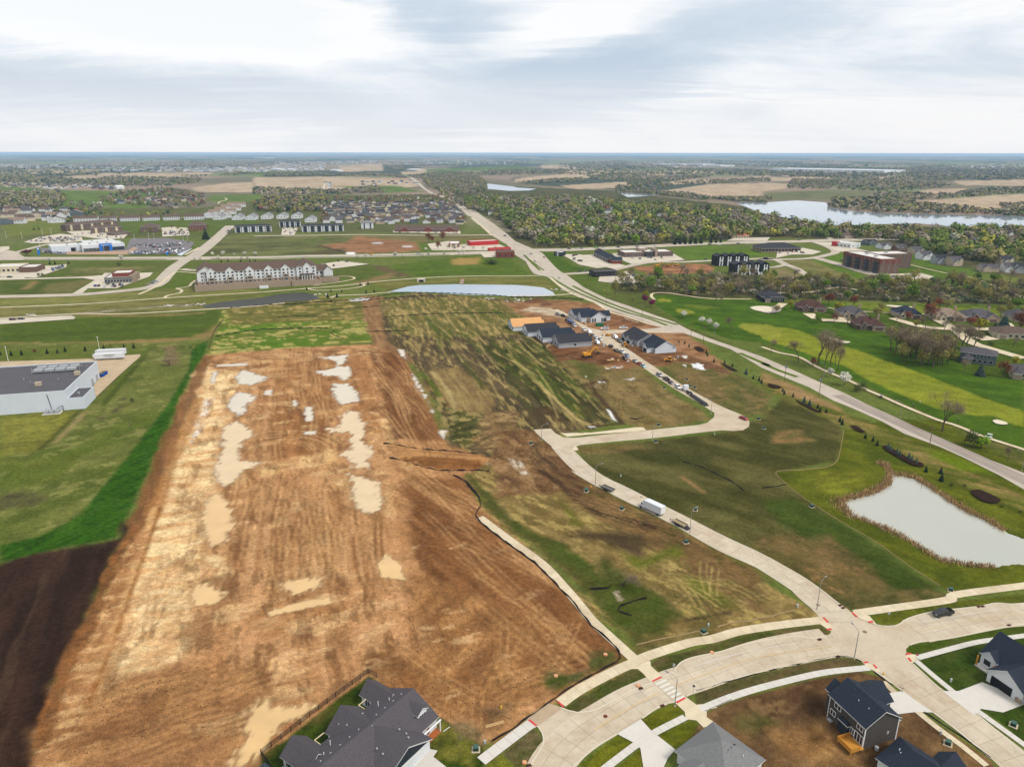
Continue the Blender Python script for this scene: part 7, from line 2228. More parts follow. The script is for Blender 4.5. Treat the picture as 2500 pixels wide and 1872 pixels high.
def in_poly_sampler(spec, minhouse=10, dens=None):
 w = poly2(spec)
 ar = np.array(w)

 def f(n, rng):
  out = np.zeros((0, 2))
  for _ in range(60):
   q = np.stack([rng.uniform(ar[:, 0].min(), ar[:, 0].max(), 4000), rng.uniform(ar[:, 1].min(), ar[:, 1].max(), 4000)], 1)
   m = (sdpoly(w, q[:, 0], q[:, 1]) > 0) & (np.abs(q[:, 0]) < q[:, 1] * .78)
   if dens is not None:
    m &= dens(q, rng)
   q = q[m]
   # keep the houses and the sight line to them free
   if len(q):
    hp_ = np.array(HPOS)
    r_ = np.hypot(q[:, 0], q[:, 1])[:, None]
    dd = np.hypot(q[:, None, 0] - hp_[None, :, 0], q[:, None, 1] - hp_[None, :, 1])
    hu = hp_ / np.hypot(hp_[:, 0], hp_[:, 1])[:, None]
    along = np.hypot(hp_[:, 0], hp_[:, 1])[None, :] - (q[:, None, 0] * hu[None, :, 0] + q[:, None, 1] * hu[None, :, 1])
    side = np.abs(q[:, None, 0] * hu[None, :, 1] - q[:, None, 1] * hu[None, :, 0])
    bad = (dd < minhouse) | ((along > 0) & (along < 55) & (side < 8))
    q = q[~bad.any(1)]
   out = np.concatenate([out, q])
   if len(out) >= n:
    break
  return out[:n]
 return f


mass('wooded_estate_trees', 2300, in_poly_sampler(WR, 10), (7, 20), 105, ('green', 'bright', 'olive', 'bare', 'yellow', 'red', 'conifer', 'white'), (6, 3, 4.5, 5, .8, .15, .3, .25), 11, .68, 1.15)
mass('estate_garden_trees', 420, in_poly_sampler('B 560,640 560,470 640,430 1640,400 1790,600 1780,650 1200,640 900,640', 8), (5, 9), 40, ('olive', 'red', 'bare', 'green', 'conifer', 'white'), (4, 3, 3, 1.5, 1, .4), 12)
mass('wood_behind_townhouses', 420, in_poly_sampler('B 0,480 200,420 420,430 620,460 600,545 400,540 380,560 100,545 0,530', 9), (10, 16), 44, ('bare', 'olive', 'conifer', 'green', 'yellow', 'red'), (4, 4, 2, 2, 1.5, 1), 13)
mass('wood_left', 700, in_poly_sampler('A 0,395 250,400 520,400 560,440 500,520 250,510 200,530 0,525', 12), (10, 16), 40, ('bare', 'olive', 'green', 'conifer'), (5, 4, 2, 1), 14)
mass('trees_round_rise', 330, in_poly_sampler('A 540,500 900,430 1000,380 1400,350 1720,400 1760,470 1700,500 1500,540 1250,500 900,480 850,530 560,545', 12), (8, 13), 40, ('bare', 'olive', 'red', 'green', 'conifer', 'white'), (4, 3, 3, 2, 1, .6), 15)
mass('townhouse_garden_trees', 60, in_poly_sampler('A 430,640 1700,600 1720,575 1250,560 700,545 430,600', 12), (6, 10), 40, ('olive', 'green', 'yellow', 'red', 'conifer'), (3, 2, 1.5, 1, 1), 18)
mass('wood_belt_undergrowth', 520, in_poly_sampler(WB, 5), (2.5, 6), 40, ('bare', 'olive', 'conifer', 'green'), (4, 3, 2.5, 1.5), 16, 1.0, 1.5)
mass('arterial_wood', 900, in_poly_sampler('B 1420,300 1500,230 1850,225 1960,300 1960,370 1690,430 1560,390', 9), (10, 17), 36, ('bare', 'olive', 'green'), (6, 3, 1.5), 17)
for k, (s, n, hh) in enumerate((('D 560,500 600,440 1000,440 1500,500 2000,540 2400,540 2400,590 2000,572 1500,562 1000,552 700,525', 520, (10, 16)), ('D 260,270 900,280 1500,300 1600,330 1450,350 1000,380 900,370 560,355 300,350 200,345', 900, (9, 14)), ('C 660,240 1000,215 1300,260 1700,235 1700,255 1290,292 1400,320 1260,365 900,360 920,330 1100,300 700,275', 700, (10, 16)), ('C 120,300 400,270 640,265 660,290 400,300 130,312', 260, (10, 15)), ('C 0,195 480,190 490,215 0,235', 420, (12, 18)), ('C 420,140 1000,110 1020,160 1240,180 600,180', 700, (12, 18)), ('C 1240,170 1900,190 2208,205 2208,232 1900,225 1600,205', 420, (10, 16)), ('D 0,195 500,235 1000,270 1300,235 1700,270 1600,290 900,275 260,250 0,215', 520, (10, 16)), ('D 1100,180 1500,155 2300,170 2300,260 1600,275 1300,230', 1100, (12, 18)), ('A 0,240 300,235 700,280 1000,250 1700,270 1700,300 1400,330 900,330 400,315 0,290', 1300, (10, 16)), ('A 1500,235 2000,240 B 0,220 560,240 500,215 A 2000,215 1650,255', 260, (9, 14)), ('B 0,345 700,365 1050,330 1100,385 700,400 300,400 0,400', 380, (9, 14)), ('B 130,230 700,230 1250,240 1290,262 1100,245 560,240 60,245', 500, (10, 15)), ('B 1080,150 1280,170 1240,200 1160,190', 260, (12, 16)), ('B 1300,245 1500,215 1860,215 1860,245 1450,290', 420, (12, 17)), ('B 1860,220 2208,185 2208,230 1880,240', 320, (12, 17)), ('A 0,175 140,175 140,205 0,205', 160, (12, 16)), ('A 380,215 470,215 470,245 390,240', 60, (10, 14)), ('D 940,400 1080,380 1600,402 1640,385 1900,350 2208,345 2300,380 1900,410 1500,435 1000,465', 520, (8, 13)), ('C 1700,430 2208,430 D 100,440 0,452 C 2208,462 1900,456', 260, (8, 12)), ('C 900,372 1260,385 1500,390 1700,430 1650,450 1260,400', 260, (8, 13)), ('C 1400,300 2050,262 2208,265 2208,290 1900,300 1500,318', 260, (9, 13)), ('D 2000,480 2300,470 2300,590 2050,575', 200, (6, 10)))):
 mass('far_wood', n, in_poly_sampler(s, 15), (hh[0] * .75, hh[1] * .8), 14, ('bare', 'olive', 'green', 'conifer'), (6, 3, 1.2, 2.5), 30 + k, 1.7, 1.5)


def hz_sampler(n, rng):
 th = rng.uniform(-.68, .68, n * 12)
 r_ = 120 / np.tan(rng.uniform(math.atan(120 / 16000), math.atan(120 / 4200), n * 12))
 q = np.stack([r_ * np.sin(th), r_ * np.cos(th)], 1)
 m = fbm(q[:, 0] / 900, q[:, 1] / 1600, 3, 77) > .5
 return q[m][:n]


mass('horizon_woods', 3600, hz_sampler, (9, 15), 10, ('bare', 'olive', 'green', 'conifer'), (5, 2, 1, 4), 91, 2.2, 3.2)

# distant built-up land: far too small to count
rng = np.random.default_rng(8)
fv, ff, fc = [], [], []
for spec, n in (('A 850,170 2208,172 B 600,160 600,195 A 2208,212 850,205', 420), ('B 100,130 1000,110 1080,135 700,150 100,170', 160), ('B 1150,110 2208,110 2208,150 1300,150', 160), ('A 0,150 800,150 800,180 0,178', 90), ('C 1000,120 2208,120 D 500,170 C 2208,190 1300,170', 120), ('D 1500,150 2208,150 2208,185 1700,180', 90)):
 w = poly2(spec)
 ar = np.array(w)
 k_ = 0
 while k_ < n:
  x, y = rnd.uniform(ar[:, 0].min(), ar[:, 0].max()), rnd.uniform(ar[:, 1].min(), ar[:, 1].max())
  if not inpoly(w, x, y):
   continue
  k_ += 1
  a, b, h_ = rnd.uniform(7, 14), rnd.uniform(5, 9), rnd.uniform(4, 7)
  i = len(fv)
  fv += [(x - a, y - b, 0), (x + a, y - b, 0), (x + a, y + b, 0), (x - a, y + b, 0), (x - a, y - b, h_), (x + a, y - b, h_), (x + a, y + b, h_), (x - a, y + b, h_), (x - a, y, h_ * 1.6), (x + a, y, h_ * 1.6)]
  ff += [(i, i + 1, i + 5, i + 4), (i + 2, i + 3, i + 7, i + 6), (i + 1, i + 2, i + 6, i + 9, i + 5), (i + 3, i, i + 4, i + 8, i + 7), (i + 4, i + 5, i + 9, i + 8), (i + 6, i + 7, i + 8, i + 9)]
  c1 = C(*rnd.choice(((220, 220, 220), (200, 194, 184), (160, 166, 174))))
  fc += [c1] * 8 + [C(*rnd.choice(((130, 130, 136), (150, 130, 120), (176, 178, 184))))] * 2
me = bpy.data.meshes.new('far_town')
me.from_pydata(fv, [], ff)
at = me.color_attributes.new('Col', 'FLOAT_COLOR', 'POINT')
at.data.foreach_set('color', np.concatenate([np.array(fc), np.ones((len(fc), 1))], 1).astype(np.float32).ravel())
me.materials.append(MATS['tree_mass'])
tag(place('far_town', me), kind='stuff')
# reeds round the pond
rng = np.random.default_rng(5)
ring = [Vector((q.x, q.y)) for q in pts(POND)]
ring = smoothline([Vector((q.x, q.y, 0)) for q in ring] + [Vector((ring[0].x, ring[0].y, 0))], .6)
base_ = []
cen = sum(ring, Vector((0, 0))) / len(ring)
for q in ring:
 if q.x > q.y * .78:
  continue
 nrm_ = (q - cen).normalized()
 dens_ = 1.0 if (q.y > cen.y and q.x < cen.x) else .7
 for _ in range(int(26 * dens_)):
  d_ = abs(rnd.gauss(0, 1.5)) * (1.6 if q.x < cen.x - 22 and q.y > cen.y else 1.0) - .8
  base_.append((q.x + nrm_.x * d_ + rnd.gauss(0, .5), q.y + nrm_.y * d_ + rnd.gauss(0, .5)))
base_ = np.array(base_)
n = len(base_)
hh = rng.uniform(.3, 1.3, n) * (.5 + fbm(base_[:, 0] / 6, base_[:, 1] / 6, 2, 3))
th = rng.uniform(0, 6.28, n)
le = rng.normal(size=(n, 2)) * .4
u = np.stack([np.cos(th), np.sin(th), np.zeros(n)], 1) * rng.uniform(.06, .16, n)[:, None]
b3 = np.concatenate([base_, np.full((n, 1), -.3)], 1)
t3_ = b3 + np.concatenate([le, (hh + .3)[:, None]], 1)
V = np.stack([b3 - u, b3 + u, t3_ + u * .5, t3_ - u * .5], 1).reshape(-1, 3)
pal = np.array([C(196, 164, 120), C(176, 142, 102), C(210, 182, 138), C(158, 134, 98)])
me = mesh_from('reeds', V, mat('reed', (.3, .2, .1), .9, .1, attr='Col'), colors=pal[rng.integers(0, 4, n)])
tag(place('reeds', me), kind='stuff')

# ================================================================== VEHICLES
PC = {'white': (236, 238, 240), 'silver': (168, 172, 178), 'grey': (104, 108, 114), 'black': (30, 32, 36), 'dark blue': (36, 48, 70), 'blue': (40, 92, 170), 'red': (176, 36, 40), 'maroon': (92, 34, 38), 'tan': (176, 160, 132), 'green': (126, 168, 60), 'teal': (150, 196, 206)}
paint = {k: mat('paint_' + k.replace(' ', '_'), C(*v), .25, .6) for k, v in PC.items()}
tyre = mat('tyre', C(34, 34, 34), .9, .1)
rim = mat('rim', C(150, 152, 156), .4, .5, metal=.5)
lampm = mat('headlamp', C(236, 236, 226), .2, .6)
tailm = mat('taillamp', C(170, 24, 24), .3, .5)
cglass = mat('car_glass', (.02, .025, .03), .06, .7)
CARS = {'sedan': dict(body=[(-2.3, .32), (2.3, .32), (2.36, .62), (2.2, .82), (1.15, .95), (-1.75, 1.0), (-2.3, .92)], cab=((1.15, .95), (.3, 1.42), (-1.0, 1.44), (-1.85, 1.0)), w=.9, wx=(1.4, -1.35), r=.33),
  'suv': dict(body=[(-2.35, .4), (2.3, .4), (2.36, .8), (2.2, 1.0), (1.2, 1.1), (-2.35, 1.1)], cab=((1.2, 1.1), (.5, 1.72), (-2.0, 1.74), (-2.36, 1.1)), w=.94, wx=(1.42, -1.4), r=.37),
  'van': dict(body=[(-2.7, .4), (2.6, .4), (2.66, .9), (2.3, 1.15), (-2.7, 1.15)], cab=((2.3, 1.15), (1.5, 2.2), (-2.6, 2.3), (-2.7, 1.15)), w=1.0, wx=(1.7, -1.7), r=.37),
  'pickup': dict(body=[(-2.9, .5), (2.85, .5), (2.95, .95), (2.8, 1.12), (1.4, 1.22), (-2.9, 1.2)], cab=((1.45, 1.21), (.75, 1.88), (-.85, 1.9), (-1.15, 1.2)), w=1.0, wx=(1.85, -1.75), r=.42)}


def cab_geo(mb, cb, w, mg, mr):
 (x0, z0), (x1, z1), (x2, z2), (x3, z3) = cb
 wi, wo = w * .8, w * .97
 v = [(x0, -wo, z0), (x1, -wi, z1), (x2, -wi, z2), (x3, -wo, z3), (x0, wo, z0), (x1, wi, z1), (x2, wi, z2), (x3, wo, z3)]
 for f, m in (((0, 1, 2, 3), mg), ((4, 7, 6, 5), mg), ((0, 4, 5, 1), mg), ((2, 6, 7, 3), mg), ((1, 5, 6, 2), mr)):
  mb.poly([v[i] for i in f], m)


_cm = {}


def car_parts(kind, color):
 if (kind, color) in _cm:
  return _cm[kind, color]
 d = CARS[kind]
 w = d['w']
 b = MB()
 b.ext(d['body'], -w, w, 'y', 0)
 if kind == 'pickup':
  b.box(-2.8, -w * .84, 1.205, -1.2, w * .84, 1.215, 1)
  b.box(-2.9, -w, 1.2, -2.8, w, 1.34, 0).box(-2.8, -w, 1.2, -1.15, -w * .86, 1.34, 0).box(-2.8, w * .86, 1.2, -1.15, w, 1.34, 0)
 c = MB()
 cab_geo(c, d['cab'], w, 0, 1)
 if kind == 'van':
  for s in (-1, 1):
   c.box(-2.5, s * w * .93 - .05, 1.16, .5, s * w * .93 + .05, 1.95, 1)
 wh = MB().cyl((0, -.12, 0), (0, .12, 0), d['r'], d['r'], 12, 0)
 wr_ = MB().cyl((0, -.13, 0), (0, .13, 0), d['r'] * .58, d['r'] * .58, 10, 0)
 one = MB()
 one.ext(d['body'], -w, w, 'y', 0)
 cab_geo(one, d['cab'], w, 1, 0)
 for x in d['wx']:
  for s in (-1, 1):
   one.cyl((x, s * (w - .2), d['r']), (x, s * (w + .02), d['r']), d['r'], d['r'], 8, 2)
 if kind == 'pickup':
  one.box(-2.8, -w * .84, 1.205, -1.2, w * .84, 1.22, 2)
 _cm[kind, color] = (b.mesh('body', [paint[color], tyre]), c.mesh('cabin_glass', [cglass, paint[color]]), wh.mesh('wheel', [tyre]), wr_.mesh('rim', [rim]), one.mesh('car', [paint[color], cglass, tyre]), MB().box(-.03, -.18, -.08, .05, .18, .08).mesh('headlight', [lampm]), MB().box(-.05, -.14, -.1, .03, .14, .1).mesh('tail_light', [tailm]))
 return _cm[kind, color]


CN = {'sedan': 'car', 'suv': 'suv', 'van': 'van', 'pickup': 'pickup_truck'}


def car(p, ang, kind, color, label, group=None, near=True, z=.16):
 b, c, wh, wr_, one, hl, tl = car_parts(kind, color)
 d = CARS[kind]
 if not near:
  return tag(place(CN[kind], one, None, (p[0], p[1], z), ang), label, {'pickup': 'pickup'}.get(kind, 'car' if kind != 'van' else 'van'), group)
 e = empty(CN[kind], (p[0], p[1], z), ang, label, {'pickup': 'pickup'}.get(kind, 'car' if kind != 'van' else 'van'), group)
 place('body', b, e)
 place('cabin_glass', c, e)
 for x in d['wx']:
  for s in (-1, 1):
   o = place('wheel', wh, e, (x, s * (d['w'] - .1), d['r']))
   place('rim', wr_, o)
 fx, bx = d['body'][2][0], d['body'][0][0]
 for s in (-1, 1):
  place('headlight', hl, e, (fx - .03, s * d['w'] * .72, d['body'][2][1] + .02))
  place('tail_light', tl, e, (bx, s * d['w'] * .8, .85))
 return e


def dirang(zone, a, b):
 d = zp(zone, *b) - zp(zone, *a)
 return math.atan2(d.y, d.x)


ST = dirang('G', (1000, 495), (1300, 695))
for x, y, k, c, lb in ((640, 302, 'suv', 'white', 'white suv at the top of the parked line on the building street'), (683, 322, 'van', 'white', 'white van behind the first suv on the building street'), (715, 347, 'sedan', 'dark blue', 'dark blue car behind the white van on the building street'), (742, 366, 'sedan', 'white', 'white car beside the row homes fourth in the line'), (780, 382, 'suv', 'white', 'white suv beside the row homes fifth in the line'), (752, 412, 'van', 'white', 'white work van pulled up to the grey row home'),
                       (866, 440, 'suv', 'black', 'black suv alone behind the portable toilet'), (962, 488, 'pickup', 'white', 'white pickup in front of the flat trailer'), (1003, 518, 'sedan', 'blue', 'blue car beside the maroon pickup'), (985, 542, 'pickup', 'maroon', 'maroon pickup parked off the kerb near the lumber'), (1072, 564, 'sedan', 'silver', 'silver car ahead of the red car on the building street'), (1106, 584, 'sedan', 'red', 'red car between silver and pale cars on the building street'), (1140, 606, 'sedan', 'teal', 'pale teal car behind the red car on the building street'),
                       (1275, 684, 'pickup', 'silver', 'silver pickup leading the lower group of parked cars'), (1332, 718, 'pickup', 'black', 'black pickup second in the lower group of parked cars'), (1373, 748, 'sedan', 'dark blue', 'dark car third in the lower group of parked cars'), (1430, 786, 'suv', 'white', 'white suv just ahead of the lorry tractor'), (905, 366, 'van', 'white', 'white van in front of the twin house garages'), (940, 394, 'pickup', 'grey', 'grey pickup in front of the twin house garages'),
                       (500, 222, 'pickup', 'dark blue', 'dark blue pickup beside the sheathed row home'), (418, 170, 'pickup', 'grey', 'grey pickup at the far end of the building street'), (463, 182, 'pickup', 'black', 'black pickup at the far end of the building street'), (560, 268, 'pickup', 'white', 'white pickup near the blue lorry')):
 car(zp('G', x, y), ST + (math.pi if c in ('black', 'red') else 0), k, c, lb)
car(zp('G', 815, 292), math.pi + R(8), 'pickup', 'white', 'white pickup crossing the entry to the building street')
car(zp('G', 972, 286), math.pi + R(10), 'pickup', 'white', 'white pickup waiting beside the twin house')
car(zp('G', 1985, 1048), dirang('G', (2010, 1040), (1960, 1060)) + R(80), 'sedan', 'red', 'red car parked alone at the end of the street bend')
car(zp('M', 1660, 142), dirang('M', (1720, 118), (1590, 142)), 'pickup', 'black', 'black pickup driving on the collector street')
# arterial and cross road traffic
AS = dirang('C', (800, 1330), (300, 1080))
for z_, x, y, k, c, lb, a in (('C', 232, 962, 'suv', 'dark blue', 'dark car nearing the crossroads from below', AS), ('C', 195, 902, 'sedan', 'silver', 'silver car turning in the crossroads', .3), ('C', 305, 930, 'sedan', 'red', 'red car leaving the crossroads', AS + math.pi), ('C', 432, 1106, 'sedan', 'white', 'white car just past the side street junction', AS), ('C', 605, 1049, 'sedan', 'black', 'first dark car in the side street queue', .15), ('C', 655, 1046, 'sedan', 'grey', 'second dark car in the side street queue', .15), ('C', 1665, 948, 'sedan', 'black', 'dark car passing the black townhouses', .1), ('B', 2112, 748, 'suv', 'black', 'black car coming down the arterial beside the filling station', AS + .5), ('B', 1742, 492, 'suv', 'black', 'dark car far up the arterial', AS + .5), ('A', 420, 950, 'suv', 'white', 'white car on the cross road before the showroom', .1), ('B', 1385, 903, 'van', 'white', 'white van on the cross road below the cleared plot', .1), ('C', 740, 850, 'van', 'green', 'lime green van on the cross road', .1), ('A', 110, 1457, 'suv', 'maroon', 'maroon car on the pale parking strip', .1), ('A', 180, 1452, 'sedan', 'black', 'dark car on the pale parking strip', .1), ('A', 85, 1099, 'suv', 'black', 'black car on the drive below the left shop', .1),
                              ('A', 1310, 1136, 'suv', 'silver', 'first of three cars on the curving road', .6), ('A', 1280, 1150, 'sedan', 'grey', 'second of three cars on the curving road', .5), ('A', 1245, 1161, 'sedan', 'tan', 'third of three cars on the curving road', .4), ('D', 30, 935, 'sedan', 'black', 'dark car at the left end of the office loop road', .1), ('D', 312, 784, 'sedan', 'black', 'dark car at the right end of the cross road', .1)):
 car(zp(z_, x, y), a, k, c, lb, None, z_ == 'C', .3)
for i, (x, y) in enumerate(((455, 862), (515, 860), (575, 857), (620, 856), (800, 850), (930, 846), (960, 858), (1090, 838), (1240, 834), (1700, 822), (1780, 826), (1940, 815))):
 c = ('white', 'grey', 'white', 'silver')[i % 4]
 car(zp('C', x, y), .1, ('sedan', 'suv')[i % 2], c, c + ' car in the traffic on the cross road right of the crossroads', c + ' cars on the right cross road', False, .3)


def lot(spec, ang, dx, dy, keep, where, cap=150, wt=None):
 w = poly2(spec)
 ar = np.array(w)
 c = ar.mean(0)
 ca, sa = math.cos(ang), math.sin(ang)
 rd = np.hypot(*(ar - c).T).max()
 n = 0
 for j in range(-int(rd / dy) - 1, int(rd / dy) + 2):
  for i in range(-int(rd / dx) - 1, int(rd / dx) + 2):
   x, y = c[0] + i * dx * ca - j * dy * sa, c[1] + i * dx * sa + j * dy * ca
   if n < cap and rnd.random() < keep and inpoly(w, x, y):
    col = rnd.choices(list(PC)[:8], wt or (5, 3, 2, 3, 1, .6, .7, .2))[0]
    kd = rnd.choices(('sedan', 'suv', 'pickup', 'van'), (4, 5, 2, .4))[0]
    car((x, y), ang + math.pi / 2 + (math.pi if rnd.random() < .5 else 0) + rnd.gauss(0, .03), kd, col, f'{col} {kd} parked {where}', f'{col} {kd} vehicles {where}', False, .55)
    n += 1


lot('A 1070,890 1300,870 1540,835 1600,850 1480,900 1090,905', .55, 3.0, 8.5, .75, 'in the front stock rows of the showroom', 70)
lot('A 1110,800 1250,770 1600,800 1560,830 1300,850 1100,830', .55, 3.0, 9.5, .62, 'in the rear stock rows of the showroom', 60)
lot('A 230,800 330,762 500,738 640,748 680,765 650,790 500,800', .45, 3.0, 9.0, .5, 'in the overflow lot left of the showroom', 60)
lot('A 360,870 520,862 530,895 360,890', .5, 3.2, 8, .6, 'beside the showroom forecourt', 14)
lot('A 1370,690 1580,685 1590,745 1380,750', .3, 3.0, 10, .4, 'between the brick flats', 30)
lot('A 600,715 1000,720 1030,765 850,770 660,745', .5, 3.0, 11, .2, 'behind the showroom by the brown flats', 22)
lot('A 430,1035 560,985 560,1005 450,1045', .9, 3.0, 8, .8, 'in the row beside the left shop', 9)
lot('A 780,1185 1040,1182 1040,1160 840,1150', .3, 3.0, 8, .4, 'in front of the stone office', 9)
lot('A 1900,700 1940,670 1960,690 1920,730', .8, 3.0, 8, .5, 'beside the side road by the grey flats', 6)
lot('B 250,690 360,690 340,735 240,735', .2, 3.0, 10, .3, 'between the grey flats', 12)
lot('B 1220,712 1720,715 1720,726 1220,722', .05, 3.2, 10, .5, 'in front of the long nursing home', 16)
lot('B 620,1010 700,990 760,965 800,970 700,1015', .3, 3.2, 9, .4, 'beside the care home entrance', 7)
lot('C 520,905 620,915 640,985 560,960', -.5, 3.2, 9, .25, 'by the corner kiosk', 8)
lot('C 900,905 1000,935 1380,930 1440,945 1100,960', .1, 3.2, 9, .12, 'in front of the long clinic', 10)
lot('C 960,1060 1100,1090 1120,1130 980,1120', -.4, 3.2, 9, .3, 'beside the black office', 8)
lot('D 1020,1088 1300,1095 1300,1106 1010,1104', .05, 3.2, 9, .7, 'in front of the brick flats', 12)
lot('D 800,1012 980,1065 960,1072 790,1025', -.9, 3.2, 9, .5, 'along the side of the brick flats', 7)
lot('D 650,950 780,948 780,962 650,965', .1, 3.2, 9, .7, 'behind the brick flats', 7)
lot('D 140,890 350,880 360,895 160,910', .1, 3.2, 10, .25, 'in front of the hip roofed office', 6)


# --- lorries, trailers and plant
def boxmb(*bs):
 m = MB()
 for b in bs:
  m.box(*b)
 return m


def wheels(e, spots, r=.48, w=.3):
 me = MB().cyl((0, -w / 2, 0), (0, w / 2, 0), r, r, 14).mesh('wheel', [tyre])
 mr = MB().cyl((0, -w / 2 - .01, 0), (0, w / 2 + .01, 0), r * .5, r * .5, 10).mesh('rim', [rim])
 for x, y in spots:
  o = place('wheel', me, e, (x, y, r))
  place('rim', mr, o)


boxw = mat('trailer_white', C(232, 234, 238), .5, .3, var=.03, vscale=.5)
frame = mat('chassis', C(50, 50, 54), .7, .3)
tk = (zp('K', 1420, 335) + zp('K', 1490, 350)) / 2
aa = dirang('K', (1505, 345), (1300, 250))
e = empty('box_truck', (*(zp('K', 1395, 308)).xy, .14), aa, 'white box truck parked on the curving street ahead of a trailer', 'truck')
boxmb((-4.1, -1.25, 1.0, 3.3, 1.25, 3.7)).obj('cargo_box', boxw, e)
MB().ext([(3.45, .6), (5.9, .6), (5.95, 1.2), (5.6, 1.45), (4.9, 1.6), (4.4, 2.5), (3.45, 2.55)], -1.1, 1.1, 'y').obj('cab', paint['white'], e)
boxmb((4.2, -1.12, 1.65, 4.75, 1.12, 2.3)).obj('cab_window', cglass, e)
MB().ext([(3.3, 3.0), (4.3, 3.0), (3.3, 3.7)], -1.1, 1.1, 'y').obj('wind_deflector', paint['white'], e)
boxmb((-4.0, -.5, .6, 3.4, .5, .95)).obj('chassis', frame, e)
boxmb((-4.16, -1.2, 1.05, -4.11, 1.2, 3.65)).obj('rear_door', paint['white'], e)
wheels(e, [(4.8, 1.0), (4.8, -1.0), (-2.4, 1.0), (-2.4, -1.0)])
for s in (-1, 1):
 boxmb((5.92, s * .8 - .18, .95, 6.0, s * .8 + .18, 1.15)).obj('headlight', lampm, e)


def flat_trailer(zone, a, b, L_, label, ramp=False, col=None):
 ang = dirang(zone, a, b)
 c = (zp(zone, *a) + zp(zone, *b)) / 2
 e = empty('flat_trailer', (c.x, c.y, .14), ang, label, 'trailer')
 boxmb((-L_ / 2, -1.1, .62, L_ / 2, 1.1, .74)).obj('deck', col or rough('trailer_deck', (120, 116, 112)), e)
 rl = MB()
 for s in (-1, 1):
  rl.box(-L_ / 2, s * 1.12 - .05, .745, L_ / 2, s * 1.12 + .05, 1.0)
 rl.obj('side_rail', frame, e)
 MB().cyl((L_ / 2, -.8, .6), (L_ / 2 + 1.6, 0, .55), .07, .07, 6).cyl((L_ / 2, .8, .6), (L_ / 2 + 1.6, 0, .55), .07, .07, 6).cyl((L_ / 2 + 1.4, 0, .55), (L_ / 2 + 1.4, 0, 0), .06, .06, 6).obj('tow_bar', frame, e)
 for x in (-.6, .4):
  for s in (-1, 1):
   boxmb((x - .5, s * 1.3 - .16, .5, x + .4, s * 1.3 + .16, .8)).obj('mudguard', frame, e)
 wheels(e, [(-.6, 1.28), (-.6, -1.28), (.4, 1.28), (.4, -1.28)], .36, .22)
 if ramp:
  MB().ext([(-L_ / 2 - 1.6, 0), (-L_ / 2, .7), (-L_ / 2, .62), (-L_ / 2 - 1.55, -.02)], -1.0, 1.0, 'y').obj('ramp', frame, e)
 return e


flat_trailer('K', (1105, 165), (1000, 118), 5.6, 'empty grey flat trailer beside the yellow hydrant')
flat_trailer('K', (1640, 430), (1540, 378), 5.2, 'tan decked flat trailer hitched behind the box truck', True, rough('wood_deck', (168, 150, 122), .2, 3))
flat_trailer('G', (940, 492), (890, 455), 6, 'equipment trailer at the kerb behind the black suv')
# lorry tractor with low loader
e = empty('lorry_tractor', (*zp('G', 1505, 818).xy, .14), ST + math.pi, 'white lorry tractor at the head of a black low loader', 'lorry')
boxmb((.2, -1.2, 1.0, 2.2, 1.2, 3.4), (2.203, -1.05, .8, 3.8, 1.05, 2.1)).obj('cab', paint['white'], e)
boxmb((2.18, -1.0, 2.2, 2.26, 1.0, 3.0)).obj('cab_window', cglass, e)
boxmb((-4.2, -.5, .7, .2, .5, 1.0)).obj('chassis', frame, e)
wheels(e, [(2.9, 1.05), (2.9, -1.05), (-2.2, 1.0), (-2.2, -1.0), (-3.4, 1.0), (-3.4, -1.0)], .5)
e = empty('low_loader', (*zp('G', 1585, 878).xy, .14), ST + math.pi, 'long black low loader trailer behind the lorry tractor', 'trailer')
boxmb((-9, -1.25, .55, 5.2, 1.25, .8)).obj('deck', frame, e)
boxmb((5.2, -.6, 1.0, 8.2, .6, 1.3), (5.0, -.6, .8, 5.2, .6, 1.3)).obj('gooseneck', frame, e)
MB().ext([(-11.2, .1), (-9, .85), (-9, .6), (-11, 0)], -1.2, 1.2, 'y').obj('ramp', frame, e)
wheels(e, [(x, s) for x in (-7.6, -6.4) for s in (-1.1, 1.1)], .42)
# blue lorries by the row homes
for i, (x, y, lb) in enumerate(((528, 243, 'blue lorry parked beside the row homes'), (1515 - 970, 256, 'second blue lorry tight behind the first'))):
 e = empty('blue_lorry', (*zp('G', x, y).xy, .14), ST, lb, 'lorry')
 boxmb((-3.4, -1.2, .9, 1.4, 1.2, 2.6)).obj('cargo_box', paint['blue'] if i == 0 else paint['dark blue'], e)
 MB().ext([(1.5, .5), (3.4, .5), (3.4, 1.4), (2.9, 2.3), (1.5, 2.3)], -1.1, 1.1, 'y').obj('cab', paint['blue'], e)
 boxmb((2.95, -.9, 1.5, 3.3, .9, 2.1)).obj('cab_window', cglass, e)
 wheels(e, [(2.4, 1), (2.4, -1), (-2, 1), (-2, -1)])
